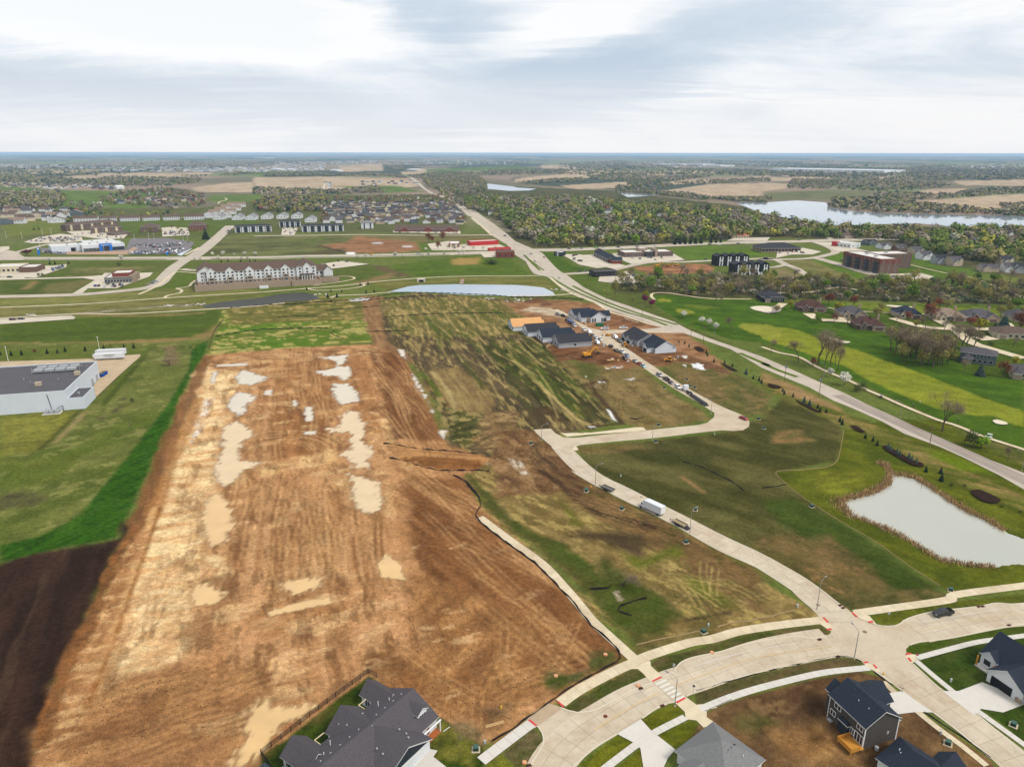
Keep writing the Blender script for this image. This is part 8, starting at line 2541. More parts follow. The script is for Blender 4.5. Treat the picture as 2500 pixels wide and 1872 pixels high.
# semi trailers behind the warehouse
txtm = mat('dark_lettering', C(60, 62, 70), .6, .2)
for i, (a, b, lb) in enumerate((((800, 352), (1072, 338), 'front white semi trailer lettered LOFFREDO behind the warehouse'), ((820, 318), (1070, 305), 'rear white semi trailer behind the lettered one'))):
 A_, B_ = zp('E', *a), zp('E', *b)
 d = B_ - A_
 e = empty('semi_trailer', (A_.x, A_.y, .3), math.atan2(d.y, d.x), lb, 'trailer')
 boxmb((0, 0, 1.1, 16.2, 2.6, 4.1)).obj('box_body', boxw, e)
 boxmb((-.9, .4, 1.9, -.02, 2.2, 3.8)).obj('cooling_unit', paint['white'], e)
 boxmb((.5, .6, .7, 15.8, 2.0, 1.09)).obj('chassis', frame, e)
 wheels(e, [(x, y) for x in (12.6, 13.9) for y in (.3, 2.3)], .5)
 for y in (.4, 2.2):
  boxmb((4.0, y - .1, 0, 4.2, y + .1, 1.09)).obj('landing_leg', frame, e)
 if i == 0:
  text_mesh('lettering', 'LOFFREDO', 1.3, txtm, e, (8.2, -.03, 2.6), (R(90), 0, 0), .02)
  text_mesh('lettering', 'FRESH PRODUCE CO.', .5, txtm, e, (8.2, -.03, 1.9), (R(90), 0, 0), .02)
# yellow plant
cat_y = mat('plant_yellow', C(232, 164, 34), .5, .4, var=.08, vscale=1.5)


def arm(mb, a, b, w=.35, h=.5):
 a, b = Vector(a), Vector(b)
 d = (b - a).normalized()
 n_ = Vector((-d.z, 0, d.x)) * h / 2
 mb.ext([tuple((a + n_).xz), tuple((b + n_ * .7).xz), tuple((b - n_ * .7).xz), tuple((a - n_).xz)], -w / 2, w / 2, 'y')


def excavator(p, ang, s, label):
 e = empty('excavator', (p[0], p[1], 0), ang, label, 'excavator')
 e.scale = (s, s, s)
 for y in (-1.3, 1.3):
  MB().ext([(-2.1, .0), (2.1, .0), (2.45, .45), (2.1, .9), (-2.1, .9), (-2.45, .45)], y - .35, y + .35, 'y').obj('track', frame, e)
 boxmb((-1.2, -.9, .35, 1.2, .9, .95)).obj('undercarriage', frame, e)
 boxmb((-2.6, -1.35, 1.0, 1.4, 1.35, 2.1), (-2.6, -1.3, 2.103, -.4, 1.3, 2.5)).obj('body', cat_y, e)
 c = MB()
 c.box(.1, .35, 2.11, 1.6, 1.35, 3.1)
 cb = c.obj('cab', cat_y, e)
 boxmb((.2, .3, 2.4, 1.65, 1.4, 3.0)).obj('cab_window', cglass, cb)
 m = MB()
 arm(m, (1.2, 0, 1.7), (3.6, 0, 4.6), .45, .7)
 arm(m, (3.5, 0, 4.6), (5.6, 0, 4.9), .42, .6)
 m.obj('boom', cat_y, e)
 m = MB()
 arm(m, (5.5, 0, 5.1), (6.6, 0, 2.2), .36, .5)
 m.obj('stick', cat_y, e)
 MB().ext([(6.4, 2.3), (6.9, 2.0), (6.8, 1.2), (6.0, .9), (5.7, 1.5)], -.6, .6, 'y').obj('bucket', frame, e)
 MB().cyl((1.8, 0, 1.6), (3.0, 0, 3.9), .1, .1, 6).obj('hydraulic_ram', rim, e)
 return e


excavator(zp('G', 670, 520), R(20), 1.15, 'yellow excavator digging beside the grey row home')
excavator(zp('G', 838, 345), R(200), .6, 'small yellow excavator on the island by the twin house')


def dozer(p, ang, label):
 e = empty('bulldozer', (p[0], p[1], 0), ang, label, 'bulldozer')
 for y in (-1.0, 1.0):
  MB().ext([(-1.8, 0), (1.7, 0), (2.0, .4), (1.5, .95), (-1.4, .95), (-2.0, .4)], y - .3, y + .3, 'y').obj('track', frame, e)
 boxmb((-1.6, -.65, .5, 2.0, .65, 1.7)).obj('body', cat_y, e)
 cb = boxmb((-1.4, -.8, 1.71, .2, .8, 2.9), (-1.5, -.9, 2.903, .3, .9, 3.05)).obj('cab', cat_y, e)
 boxmb((-1.45, -.83, 1.95, .24, .83, 2.75)).obj('cab_window', cglass, cb)
 MB().ext([(2.5, .1), (2.75, .1), (2.6, .7), (2.75, 1.3), (2.55, 1.3), (2.4, .7)], -1.7, 1.7, 'y').obj('blade', cat_y, e)
 boxmb((1.6, -1.1, .3, 2.5, -.9, .55), (1.6, .9, .3, 2.5, 1.1, .55)).obj('push_arm', cat_y, e)


dozer(zp('G', 1355, 560), R(150), 'yellow bulldozer on the bare ground below the twin house')
dozer(zp('G', 985, 435), R(70), 'compact tracked loader beside the twin house garages')
excavator(zp('C', 1260, 1005), R(10), 1.0, 'left orange digger on the cleared ground by the black townhouses')
excavator(zp('C', 1420, 1000), R(170), 1.0, 'right orange digger on the cleared ground by the black townhouses')
dozer(zp('C', 1350, 1002), R(0), 'orange bulldozer between the two diggers')
dozer(zp('B', 985, 905), R(0), 'orange bulldozer beside the cross road by the cleared plot')

# ================================================================== STREET FURNITURE AND SMALL THINGS
pole_m = mat('galvanised', C(150, 152, 152), .5, .4)
pole_w = mat('timber_pole', C(140, 114, 92), .9, .1)
dirt_lamp = ['beside the crosswalk', 'at the corner of the collector and the lower street', 'by the flat trailer on the curving street', 'near the hitched trailer', 'on the curving street above the junction', 'at the bend of the plots street', 'beside the stub end of the plots street', 'half way along the bent street']


def street_lamp(zone, x, y, hh, label, ang, arm_=2.2):
 e = empty('street_lamp', zp(zone, x, y), ang, label, 'street lamp')
 boxmb((-.22, -.22, 0, .22, .22, .3)).obj('base', conc, e)
 MB().cyl((0, 0, .3), (0, 0, hh - 1), .12, .075, 8).obj('pole', pole_m, e)
 a = MB()
 pr = None
 for i in range(6):
  t = i / 5 * math.pi / 2
  q = (arm_ * (1 - math.cos(t)), 0, hh - 1 + 1.0 * math.sin(t))
  if pr:
   a.cyl(pr, q, .055, .05, 6)
  pr = q
 a.obj('arm', pole_m, e)
 MB().ext([(arm_ - .1, hh - .06), (arm_ + .75, hh - .02), (arm_ + .7, hh + .14), (arm_ - .1, hh + .12)], -.16, .16, 'y').obj('lamp_head', pole_m, e)


for (z_, x, y, hh, a), lb in zip((('L', 1835, 1075, 8.5, 2.6), ('M', 1065, 435, 8.5, 1.8), ('G', 735, 1612, 9, .4), ('K', 1668, 465, 9, .6), ('N', 462, 1510, 9.5, .7), ('G', 1710, 1000, 7.5, 2.5), ('G', 283, 1225, 7.5, .4), ('G', 1217, 1225, 7.5, -1.5)), dirt_lamp):
 street_lamp(z_, x, y, hh, 'galvanised street lamp ' + lb, a)
for z_, x, y, lb in (('H', 520, 690, 'by the blossom trees'), ('H', 1165, 1030, 'beside the arterial near the golfers'), ('N', 2190, 340, 'at the right edge beside the arterial'), ('C', 1740, 1600, 'along the golf fence')):
 street_lamp(z_, x, y, 8, 'grey street lamp ' + lb, 2.4)
for i, (z_, x, y, hh) in enumerate((('C', 55, 870, 10), ('C', 160, 935, 11), ('C', 238, 865, 11), ('C', 320, 870, 10))):
 e = empty('traffic_signal', zp(z_, x, y), .4 * i, ['left', 'near', 'far left', 'far right'][i] + ' mast arm signal at the crossroads', 'traffic signal')
 MB().cyl((0, 0, 0), (0, 0, hh), .15, .1, 8).obj('pole', pole_m, e)
 MB().cyl((0, 0, hh - 3), (7, 0, hh - 2.6), .09, .06, 6).obj('arm', pole_m, e)
 boxmb((5.2, -.2, hh - 3.6, 5.6, .2, hh - 2.7)).obj('signal_head', dkmet, e)
for z_, x, y, hh, lb, tr_ in (('H', 188, 735, 11.5, 'timber power pole with transformer nearest the golf clump', 1), ('H', 478, 862, 12, 'timber power pole with transformer below the blossom trees', 1), ('H', 1410, 1272, 9, 'timber power pole above the pond', 0), ('G', 1540, 360, 10.5, 'timber power pole beyond the junction, first', 0), ('G', 1645, 405, 11, 'timber power pole beyond the junction, second', 0), ('C', 1128, 1425, 11, 'timber power pole on the median by the new white house', 0), ('C', 828, 1320, 11, 'timber power pole beside the bright pond', 0), ('C', 905, 1270, 10, 'timber pole by the olive tree', 0), ('C', 735, 1200, 9, 'timber pole above the arterial lawn', 0), ('C', 658, 1175, 9, 'timber pole nearest the side street junction', 0)):
 e = empty('power_pole', zp(z_, x, y), AS + math.pi / 2, lb, 'power pole')
 MB().cyl((0, 0, -.2), (0, 0, hh), .17, .11, 8).obj('pole', pole_w, e)
 boxmb((-1.2, -.07, hh - .8, 1.2, .07, hh - .62)).obj('crossarm', pole_w, e)
 for x_ in (-1.1, -.4, .4, 1.1):
  MB().cyl((x_, 0, hh - .62), (x_, 0, hh - .4), .06, .04, 6).obj('insulator', pole_m, e)
 if tr_:
  MB().cyl((.45, 0, hh - 3.2), (.45, 0, hh - 2.0), .3, .3, 10).cyl((-.45, 0, hh - 3.2), (-.45, 0, hh - 2.1), .26, .26, 10).obj('transformer', rough('transformer_grey', (146, 160, 170)), e)
for i, (x, y, hh) in enumerate(((72, 358, 9.5), (840, 265, 9))):
 e = empty('yard_light', zp('E', x, y), .3, ('left' if i == 0 else 'right') + ' white yard light pole behind the warehouse', 'light pole')
 MB().cyl((0, 0, 0), (0, 0, hh), .16, .12, 8).obj('pole', trim, e)
 boxmb((-.5, -.2, hh, .5, .2, hh + .2)).obj('lamp_head', trim, e)
for i, (z_, x, y) in enumerate((('A', 360, 745), ('A', 435, 735), ('A', 55, 765), ('A', 187, 770), ('A', 340, 850), ('A', 640, 880), ('A', 880, 890), ('A', 1135, 790), ('A', 1255, 780), ('A', 1300, 780), ('A', 1545, 790), ('A', 1585, 800), ('A', 1420, 860), ('A', 1160, 880))):
 e = empty('lot_light', zp(z_, x, y), 0, 'white twin lamp pole in the showroom lots', 'light pole', 'lamp poles of the showroom lots')
 MB().cyl((0, 0, 0), (0, 0, 9), .16, .12, 6).obj('pole', trim, e)
 boxmb((-1.0, -.25, 9, 1.0, .25, 9.25)).obj('lamp_head', trim, e)
# silt fences
silt = mat('silt_fabric', C(42, 38, 40), .7, .3, var=.3, vscale=1.5)
SF = (('L 85,1415 250,1310 440,1180 590,1075 700,990 850,890 1000,800 1150,720 1280,655 1312,610 1300,560 1240,480 1140,390 1040,310 960,210 900,130 820,30 K 735,925 655,835 585,765 480,668 300,540 150,425 90,370 65,325 85,290 105,250 90,200 40,140 0,100 F 1900,1500 1820,1400 1760,1350 1680,1315', 'long black silt fence round the east side of the building site', .8),
      ('F 1090,1045 1200,1060 1400,1095 1640,1110 1760,1125 1890,1135', 'upper black silt fence of the haul ramp', .8), ('F 1145,1170 1250,1190 1400,1240 1560,1275 1800,1275 1980,1278', 'lower black silt fence of the haul ramp', .9),
      ('E 1820,145 1900,130 2050,105 2208,85 F 300,78 620,72', 'black silt fence across the left seeded plot', .8), ('F 945,105 1100,100 1300,95', 'black silt fence at the head of the middle plot', .8), ('F 760,165 690,140 650,115 680,95', 'curled silt fence on the left seeded plot', .6), ('B 1105,1430 1400,1408 1700,1398 2090,1395', 'long silt fence across the middle plots', .7), ('B 600,1375 800,1355 1050,1338', 'silt fence near the top of the middle plots', .7), ('B 200,1430 400,1422 620,1418', 'faint silt fence on the upper left plot', .6),
      ('B -200,1355 0,1335 300,1320 600,1300 900,1280 1150,1240 1300,1225 1600,1228 2000,1245 C 0,1258 300,1262 640,1278', 'long silt fence along the pond path', .9), ('B 880,1300 1100,1270 1430,1255', 'short silt fence beside the silt pool', .8), ('B 300,1325 520,1305 690,1305', 'rumpled silt fence below the dark pond', .8),
      ('E 1880,0 1800,110 1760,250', 'silt fence at the tip of the sown strip', .7), ('K 920,885 1000,885 1060,875 1090,845', 'short silt fence by the dead bush', .8), ('K 1130,1045 1150,1015 1200,995 1260,970 1345,955', 'curved silt fence in the grassy hollow', .8), ('K 1140,1050 1180,1068 1235,1080', 'tail of silt fence in the grassy hollow', .5), ('G 1470,1405 1600,1440 1700,1480 1800,1530 1900,1580 1990,1650', 'old silt fence across the east plots', .5), ('N 0,490 80,480 205,460', 'silt fence meeting the mown bank', .5), ('G 1035,1040 1080,1050 1150,1025', 'collapsed silt fence on the centre lot', .6), ('C 0,1262 300,1275 480,1278 640,1290', 'second silt fence strip by the boulders', .6),
      ('M 0,655 180,600 480,520 800,450 960,422 1060,430 1110,455', 'low silt fence along the kerb above the grading', .35), ('M 60,790 240,715', 'low silt fence beside the forked walk', .35), ('M 1200,525 1300,600 1395,640 1390,665', 'low silt fence along the driveway verge', .35), ('M 1540,800 1700,900 1900,1040 1990,1110', 'low silt fence along the lower street verge', .35))
for s, lb, hh in SF:
 l = smoothline(pts(s), 1.6)
 mb = MB()
 n = len(l)
 for i, q in enumerate(l):
  wz = hh * (.6 + .3 * math.sin(i * 1.7) + .15 * rnd.random())
  jx, jy = rnd.uniform(-.12, .12), rnd.uniform(-.12, .12)
  mb.v += [(q.x + jx - .12, q.y + jy - .06, 0.0), (q.x + jx, q.y + jy, wz), (q.x + jx + .05, q.y + jy + .05, wz), (q.x + jx + .1, q.y + jy + .08, 0.0)]
 for i in range(n - 1):
  for k_ in range(3):
   mb.f.append((4 * i + k_, 4 * i + k_ + 1, 4 * i + 5 + k_, 4 * i + 4 + k_))
   mb.m.append(0)
 e = empty('silt_fence', (0, 0, 0), 0, lb, 'silt fence')
 mb.obj('fabric', silt, e)
 pm_ = MB().box(-.04, -.04, 0, .04, .04, hh * 1.25).mesh('post', [pole_w])
 for i in range(0, n, 3 if n < 120 else 4):
  place('post', pm_, e, (l[i].x, l[i].y, 0))
# tan erosion socks and boundary edging
sock = rough('straw_sock', (168, 146, 108), .15, 2)
for s, lb, r_ in (('M 140,225 200,205 280,190 360,185 420,165 500,155 560,130 620,120 680,112', 'tan erosion sock wandering above the trail by the corner', .18), ('L 1465,487 1560,465 1700,430 1850,405 2000,370 2085,350', 'tan erosion sock beside the utility box', .16), ('N 690,5 660,170 630,262 540,312 330,335 120,352 210,458 380,588 700,790 960,940 1240,1140 1500,1310', 'thin tan edging round the mown bank', .12), ('G 420,1140 560,1160 640,1165', 'short erosion sock by the stub end', .14)):
 l = smoothline(pts(s), 1.5)
 mb = MB()
 for i in range(len(l) - 1):
  mb.cyl((l[i].x, l[i].y, r_ * .7), (l[i + 1].x, l[i + 1].y, r_ * .7), r_, r_, 6, 0, False)
 tag(mb.obj('erosion_sock', sock), lb, 'erosion sock')
# black metal fence of the duplex
fl = [zp('J', *q) for q in ((185, 1700), (70, 1540), (620, 1110), (1095, 758), (1180, 800))]
e = empty('metal_fence', (0, 0, 0), 0, 'black metal fence along the puddle behind the duplex', 'fence')
pm_ = MB().box(-.06, -.06, 0, .06, .06, 1.6).mesh('post', [dkmet])
for a, b in zip(fl, fl[1:]):
 d = b - a
 n = max(1, int(d.length / 2.4))
 an = math.atan2(d.y, d.x)
 seg = d.length / n
 pn = MB().box(.06, -.02, .25, seg - .06, .02, .32).box(.06, -.02, 1.35, seg - .06, .02, 1.42).box(.06, -.02, .8, seg - .06, .02, .85)
 x_ = .16
 while x_ < seg - .1:
  pn.box(x_ - .012, -.012, .2, x_ + .012, .012, 1.5)
  x_ += .13
 pm2 = pn.mesh('fence_panel', [dkmet])
 for i in range(n):
  q = a + d * (i / n)
  place('post', pm_, e, (q.x, q.y, 0), an)
  place('fence_panel', pm2, e, (q.x, q.y, 0), an)
place('post', pm_, e, (fl[-1].x, fl[-1].y, 0))
f2 = [zp('J', *q) for q in ((625, 1112), (710, 1185))]
# utility boxes
ubox = mat('utility_green', C(44, 74, 60), .5, .3, var=.1, vscale=2)
ug = mat('utility_pale', C(196, 200, 196), .5, .3)
for z_, x, y, lb, m_ in (('J', 2127, 1490, 'green utility box on the lawn beside the duplex', ubox), ('L', 2112, 365, 'green utility box beside the erosion sock', ubox), ('K', 1640, 535, 'green utility box below the hitched trailer', ubox), ('K', 895, 152, 'green utility box beside the yellow hydrant', ubox), ('K', 1710, 292, 'grey-green utility box across from the box truck', ubox), ('K', 1160, 285, 'small dark utility box in the churned soil', ubox), ('M', 1698, 1010, 'green utility box on the brown yard by the lower street', ubox), ('M', 2140, 885, 'green utility box on the lawn below the white house', ubox), ('N', 1590, 1350, 'green utility box by the trail above the truck', ubox), ('N', 420, 645, 'small utility box on the east slope', ubox),
                         ('G', 1270, 1100, 'utility box above the bent street', ubox), ('G', 1245, 1238, 'utility box below the bent street', ubox), ('G', 1318, 785, 'utility box on the centre lot', ubox), ('G', 1508, 715, 'utility box right of the building street, first', ubox), ('G', 1535, 772, 'utility box right of the building street, second', ubox), ('G', 1575, 785, 'utility box right of the building street, third', ubox), ('G', 2112, 1048, 'utility box near the red car', ubox), ('G', 2155, 1125, 'utility box at the edge of the east plots', ubox), ('G', 195, 1255, 'utility box on the stub end soil', ubox), ('G', 660, 1645, 'utility box near the flat trailer', ubox), ('G', 1740, 1180, 'pale utility box above the east plots', ug), ('L', 2155, 310, 'pale utility pedestal behind the green box', ug), ('M', 682, 85, 'pale utility pedestal by the erosion sock', ug), ('M', 1717, 590, 'white utility post on the lawn of the white house', ug), ('K', 1808, 1160, 'pale utility pedestal above the trail', ug), ('N', 300, 1490, 'pale utility pedestal by the curving street', ug), ('M', 1648, 945, 'small pale post by the lower walk', ug), ('L', 15, 1430, 'white utility post at the end of the silt fence', ug), ('G', 950, 1530, 'white stub pipe on the east slope', ug)):
 e = empty('utility_box', zp(z_, x, y), rnd.uniform(0, 1.5), lb, 'utility box')
 if m_ is ubox:
  boxmb((-.9, -.85, -.05, .9, .85, .08)).obj('pad', conc, e)
  boxmb((-.58, -.52, .082, .58, .52, .85)).obj('cabinet', ubox, e)
  MB().ext([(-.6, .853), (.6, .853), (.6, .92), (0, 1.0), (-.6, .92)], -.55, .55, 'y').obj('lid', rough('utility_lid', (84, 112, 102)), e)
 else:
  boxmb((-.18, -.18, 0, .18, .18, .85)).obj('cabinet', ug, e)
  MB().ext([(-.2, .853), (.2, .853), (.1, .97), (-.1, .97)], -.2, .2, 'y').obj('lid', ug, e)
# hydrants
hy = mat('hydrant_yellow', C(236, 190, 40), .5, .4)
for z_, x, y, lb in (('L', 170, 1090, 'yellow hydrant in the dirt left of the stub road'), ('K', 928, 118, 'yellow hydrant beside the empty flat trailer'), ('M', 1262, 545, 'yellow hydrant on the verge above the driveway')):
 e = empty('hydrant', zp(z_, x, y), 0, lb, 'hydrant')
 MB().lathe([(.2, 0), (.2, .08), (.13, .1), (.13, .55), (.17, .57), (.15, .68), (.06, .78), (.01, .8)], 12).obj('barrel', hy, e, smooth=True)
 MB().cyl((-.24, 0, .42), (.24, 0, .42), .07, .07, 8).cyl((0, -.22, .42), (0, 0, .42), .09, .09, 8).obj('nozzle', hy, e)
# iron covers and drain grates
iron = rough('rusty_iron', (120, 64, 44), .2, 4)
for z_, x, y, lb, rr in (('L', 1170, 1172, 'dark round manhole cover in the street before the stub', .38), ('M', 1138, 255, 'round manhole cover in the junction', .4), ('M', 822, 75, 'round manhole cover at the foot of the curving street', .4), ('K', 1305, 195, 'round manhole cover by the box truck', .35)):
 e = empty('manhole_cover', zp(z_, x, y), 0, lb, 'manhole cover')
 e.location.z = .145
 MB().cyl((0, 0, 0), (0, 0, .012), rr, rr, 20).obj('lid', iron if 'dark' in lb else conc_joint, e)
 MB().lathe([(rr + .1, 0), (rr + .1, .008), (rr + .02, .008)], 20).obj('ring', iron, e)
for z_, x, y, lb in (('L', 695, 785, 'round concrete lid in the grassy patch of the site corner'), ('L', 1170, 580, 'round concrete lid near the bend of the silt fence'), ('L', 1485, 880, 'orange round lid on the verge above the crosswalk'), ('M', 105, 395, 'orange round lid on the verge along the trail'), ('L', 395, 1615, 'orange round lid on the lower verge')):
 e = empty('well_lid', zp(z_, x, y), 0, lb, 'well lid')
 MB().cyl((0, 0, -.05), (0, 0, .25), .55, .55, 18).obj('riser', rough('clay_lid', (206, 150, 110)), e)
 MB().cyl((0, 0, .25), (0, 0, .33), .42, .38, 18).obj('lid', rough('clay_lid_top', (222, 176, 134)), e)
for z_, x, y, lb in (('L', 1508, 905, 'rusty drain inlet at the kerb above the crosswalk'), ('L', 1715, 1072, 'rusty drain inlet at the lower kerb by the crosswalk'), ('M', 832, 308, 'rusty drain inlet at the bulb of the verge'), ('M', 955, 424, 'rusty drain inlet at the kerb above the grading'), ('M', 1905, 86, 'left rusty drain inlet behind the black pickup'), ('M', 1932, 84, 'right rusty drain inlet behind the black pickup'), ('M', 990, 95, 'rusty drain inlet on the curving street kerb'), ('L', 435, 1645, 'rusty drain inlet at the lower left kerb'), ('M', 2110, 212, 'rusty drain inlet on the lower kerb near the right edge'), ('M', 970, 78, 'upper rusty drain inlet on the curving street kerb')):
 e = empty('drain_inlet', zp(z_, x, y), .4, lb, 'drain')
 boxmb((-.55, -.35, .1, .55, .35, .2)).obj('frame', iron, e)
 for k_ in range(4):
  boxmb((-.45, -.28 + k_ * .15, .2, .45, -.2 + k_ * .15, .23)).obj('bar', frame, e)
# signs
for z_, x, y, kind, lb in (('M', 1480, 458, 'stop', 'red stop sign on the corner of the lower street'), ('L', 2010, 955, 'plate', 'dark square sign beside the crosswalk'), ('L', 1822, 745, 'plate2', 'pale tilted crossing sign on the verge'), ('M', 1293, 172, 'name', 'thin sign post on the grass by the junction'), ('C', 815, 1225, 'yellow', 'yellow warning sign by the arterial'), ('C', 1372, 1530, 'plate2', 'small white sign at the building street entry')):
 e = empty('road_sign', zp(z_, x, y), R(-25), lb, 'road sign')
 MB().cyl((0, 0, 0), (0, 0, 2.5), .035, .035, 6).obj('post', pole_m, e)
 if kind == 'stop':
  MB().ext([(.4 * math.cos(R(22.5 + 45 * k_)), 2.4 + .4 * math.sin(R(22.5 + 45 * k_))) for k_ in range(8)], -.08, -.05, 'y').obj('sign_face', paint['red'], e)
  text_mesh('lettering', 'STOP', .28, trim, e, (0, -.085, 2.3), (R(90), 0, 0), .004)
  boxmb((-.45, -.02, 2.9, .45, .02, 3.08)).obj('name_plate', rough('sign_green', (40, 120, 80)), e)
 elif kind == 'plate':
  MB().ext([(-.4, 2.3), (0, 1.9), (.4, 2.3), (0, 2.7)], -.06, -.03, 'y').obj('sign_face', paint['dark blue'], e)
 elif kind == 'yellow':
  MB().ext([(-.7, 2.6), (0, 1.9), (.7, 2.6), (0, 3.3)], -.06, -.03, 'y').obj('sign_face', hy, e)
 else:
  boxmb((-.3, -.06, 1.7, .3, -.03, 2.5)).obj('sign_face', ug, e)
# construction leftovers
gd = rough('green_steel', (30, 130, 90), .1, 2)
bl = rough('blue_steel', (34, 84, 168), .1, 2)
for z_, x, y, m_, lb, L_ in (('G', 772, 262, gd, 'green skip in front of the new house', 5), ('E', 868, 478, bl, 'blue skip against the warehouse wall', 6.5)):
 e = empty('skip', zp(z_, x, y), R(15) if z_ == 'G' else WH_A + R(80), lb, 'skip')
 e.location.z = .2
 sk = MB()
 sk.ext([(-L_ / 2, .1), (L_ / 2, .1), (L_ / 2 + .3, 2.0), (-L_ / 2 - .3, 2.0)], -1.2, 1.2, 'y')
 sk.obj('container', m_, e)
 for k_ in range(4):
  x_ = -L_ / 2 + .6 + k_ * (L_ - 1.2) / 3
  boxmb((x_ - .08, -1.3, .15, x_ + .08, -1.203, 1.95)).obj('rib', m_, e)
 boxmb((-L_ / 2, -1.0, 2.003, L_ / 2, 1.0, 2.12)).obj('load', rough('rubble', (120, 110, 96), .3, 3), e)
for i, (x, y) in enumerate(((805, 436), (965, 430))):
 e = empty('portable_toilet', zp('G', x, y), ST, ('left' if i == 0 else 'right') + ' grey portable toilet on the building street', 'toilet')
 boxmb((-.6, -.6, 0, .6, .6, 2.1)).obj('cabin', ug, e)
 MB().ext([(-.66, 2.103), (.66, 2.103), (0, 2.4)], -.66, .66, 'y').obj('roof', rough('toilet_roof', (150, 176, 190)), e)
 boxmb((-.4, -.63, .1, .4, -.602, 1.9)).obj('door', w_grey, e)
for z_, x, y, n, L_, lb in (('G', 868, 550, 6, 4.5, 'stacked lumber on trestles by the maroon pickup'), ('G', 375, 425, 7, 6, 'lumber pile beside the grey row home'), ('L', 110, 1240, 3, 4.2, 'loose planks by the end of the silt fence'), ('G', 1405, 540, 4, 3, 'small lumber pile beside the bulldozer'), ('G', 655, 255, 5, 4, 'lumber pile left of the green skip')):
 e = empty('lumber_pile', zp(z_, x, y), R(20), lb, 'lumber')
 for k_ in range(n):
  boxmb((-L_ / 2 + rnd.uniform(-.3, .3), k_ * .3 - .5, 0, L_ / 2, k_ * .3 - .34, .06 + .04 * rnd.random() + (.3 if n > 5 else 0))).obj('plank', rough('pale_lumber', (214, 180, 130), .12, 3), e)
soil_m = rough('spoil_soil', (120, 86, 56), .3, 1.2, bump=.6, bscale=1.5)
for k_, (x, y, r_, hh) in enumerate(((250, 55, 9, 2.6), (330, 80, 7, 1.8), (180, 60, 6, 1.6), (470, 540, 6, 1.6), (560, 520, 5, 1.2), (700, 560, 5, 1.0), (1000, 220, 6, 1.4), (1100, 250, 5, 1.0), (1700, 600, 6, 1.0), (1800, 640, 5, .9), (1060, 440, 3.5, .9))):
 prof = [(r_ * (1 - q / 6), hh * (q / 6) ** .8) for q in range(6)] + [(.2, hh)]
 mb = MB().lathe(prof, 18)
 mb.v = [(a * (1 + .25 * math.sin(3 * math.atan2(b, a) + k_) + rnd.uniform(-.1, .1)), b * (.7 + .15 * math.sin(2 * a + k_)), c * rnd.uniform(.75, 1.15) - .05) for a, b, c in mb.v]
 e = place('spoil_heap', mb.mesh('spoil_heap', [soil_m], True), None, (*zp('G', x, y).xy, 0), k_ * 1.3)
 tag(e, ('large' if hh > 1.5 else 'low') + ' heap of brown soil on the building site ' + ('by the gravel turning' if x < 400 else 'beside the excavator' if x < 720 else 'near the new houses' if x < 1200 else 'along the planted bank'), 'soil heap', 'soil heaps ' + str(hh > 1.5) + str(x // 400))
for k_, (x, y) in enumerate(((655, 240), (690, 250), (840, 270), (880, 540), (930, 555), (1020, 410), (1050, 430), (1400, 545), (1430, 530), (1470, 520), (820, 620), (900, 615), (1010, 560), (330, 440), (350, 420))):
 e = empty('pallet', zp('G', x, y), k_ * .7, ('pale pallet of building material ' + ('by the new house' if y < 300 else 'beside the row homes' if x < 400 else 'near the bulldozer' if x > 1300 else 'along the building street')), 'pallet', 'pallets ' + str((y < 300, x < 400, x > 1300)))
 boxmb((-.6, -.6, 0, .6, .6, .14)).obj('base', MATS['pale_lumber'], e)
 boxmb((-.55, -.55, .143, .55, .55, .5 + .4 * (k_ % 3))).obj('load', (w_wrap, MATS['pale_lumber'], w_grey)[k_ % 3], e)
bould = rough('limestone', (200, 192, 180), .15, 1)
stone_me = []
for k_ in range(3):
 bm = bmesh.new()
 bmesh.ops.create_icosphere(bm, subdivisions=1, radius=1)
 for v in bm.verts:
  v.co *= rnd.uniform(.75, 1.15)
  v.co.z *= .6
 me = bpy.data.meshes.new('boulder')
 bm.to_mesh(me)
 bm.free()
 me.materials.append(bould)
 stone_me.append(me)
for z_, x, y, n, sp_, lb in (('G', 90, 45, 16, 14, 'white concrete block in the row at the top of the plots'), ('C', 430, 1200, 16, 9, 'pale boulder at the pond inlet'), ('B', 1970, 1275, 8, 7, 'white sack in the heap above the plots'), ('A', 1650, 1325, 12, 7, 'pale boulder at the tail of the dark pond'), ('A', 270, 1412, 8, 5, 'pale boulder on the ditch at the left'), ('B', 570, 1240, 10, 6, 'pale boulder at the head of the dark pond'), ('A', 1420, 1335, 6, 4, 'pale boulder on the ditch in the middle')):
 c = zp(z_, x, y)
 for k_ in range(n):
  o = place('boulder', rnd.choice(stone_me), None, (c.x + rnd.uniform(-sp_, sp_), c.y + rnd.uniform(-sp_ * .5, sp_ * .5), .25), rnd.uniform(0, 6), rnd.uniform(.6, 1.4))
  tag(o, lb, 'boulder', lb.split(' in ')[0] + ' group ' + z_)
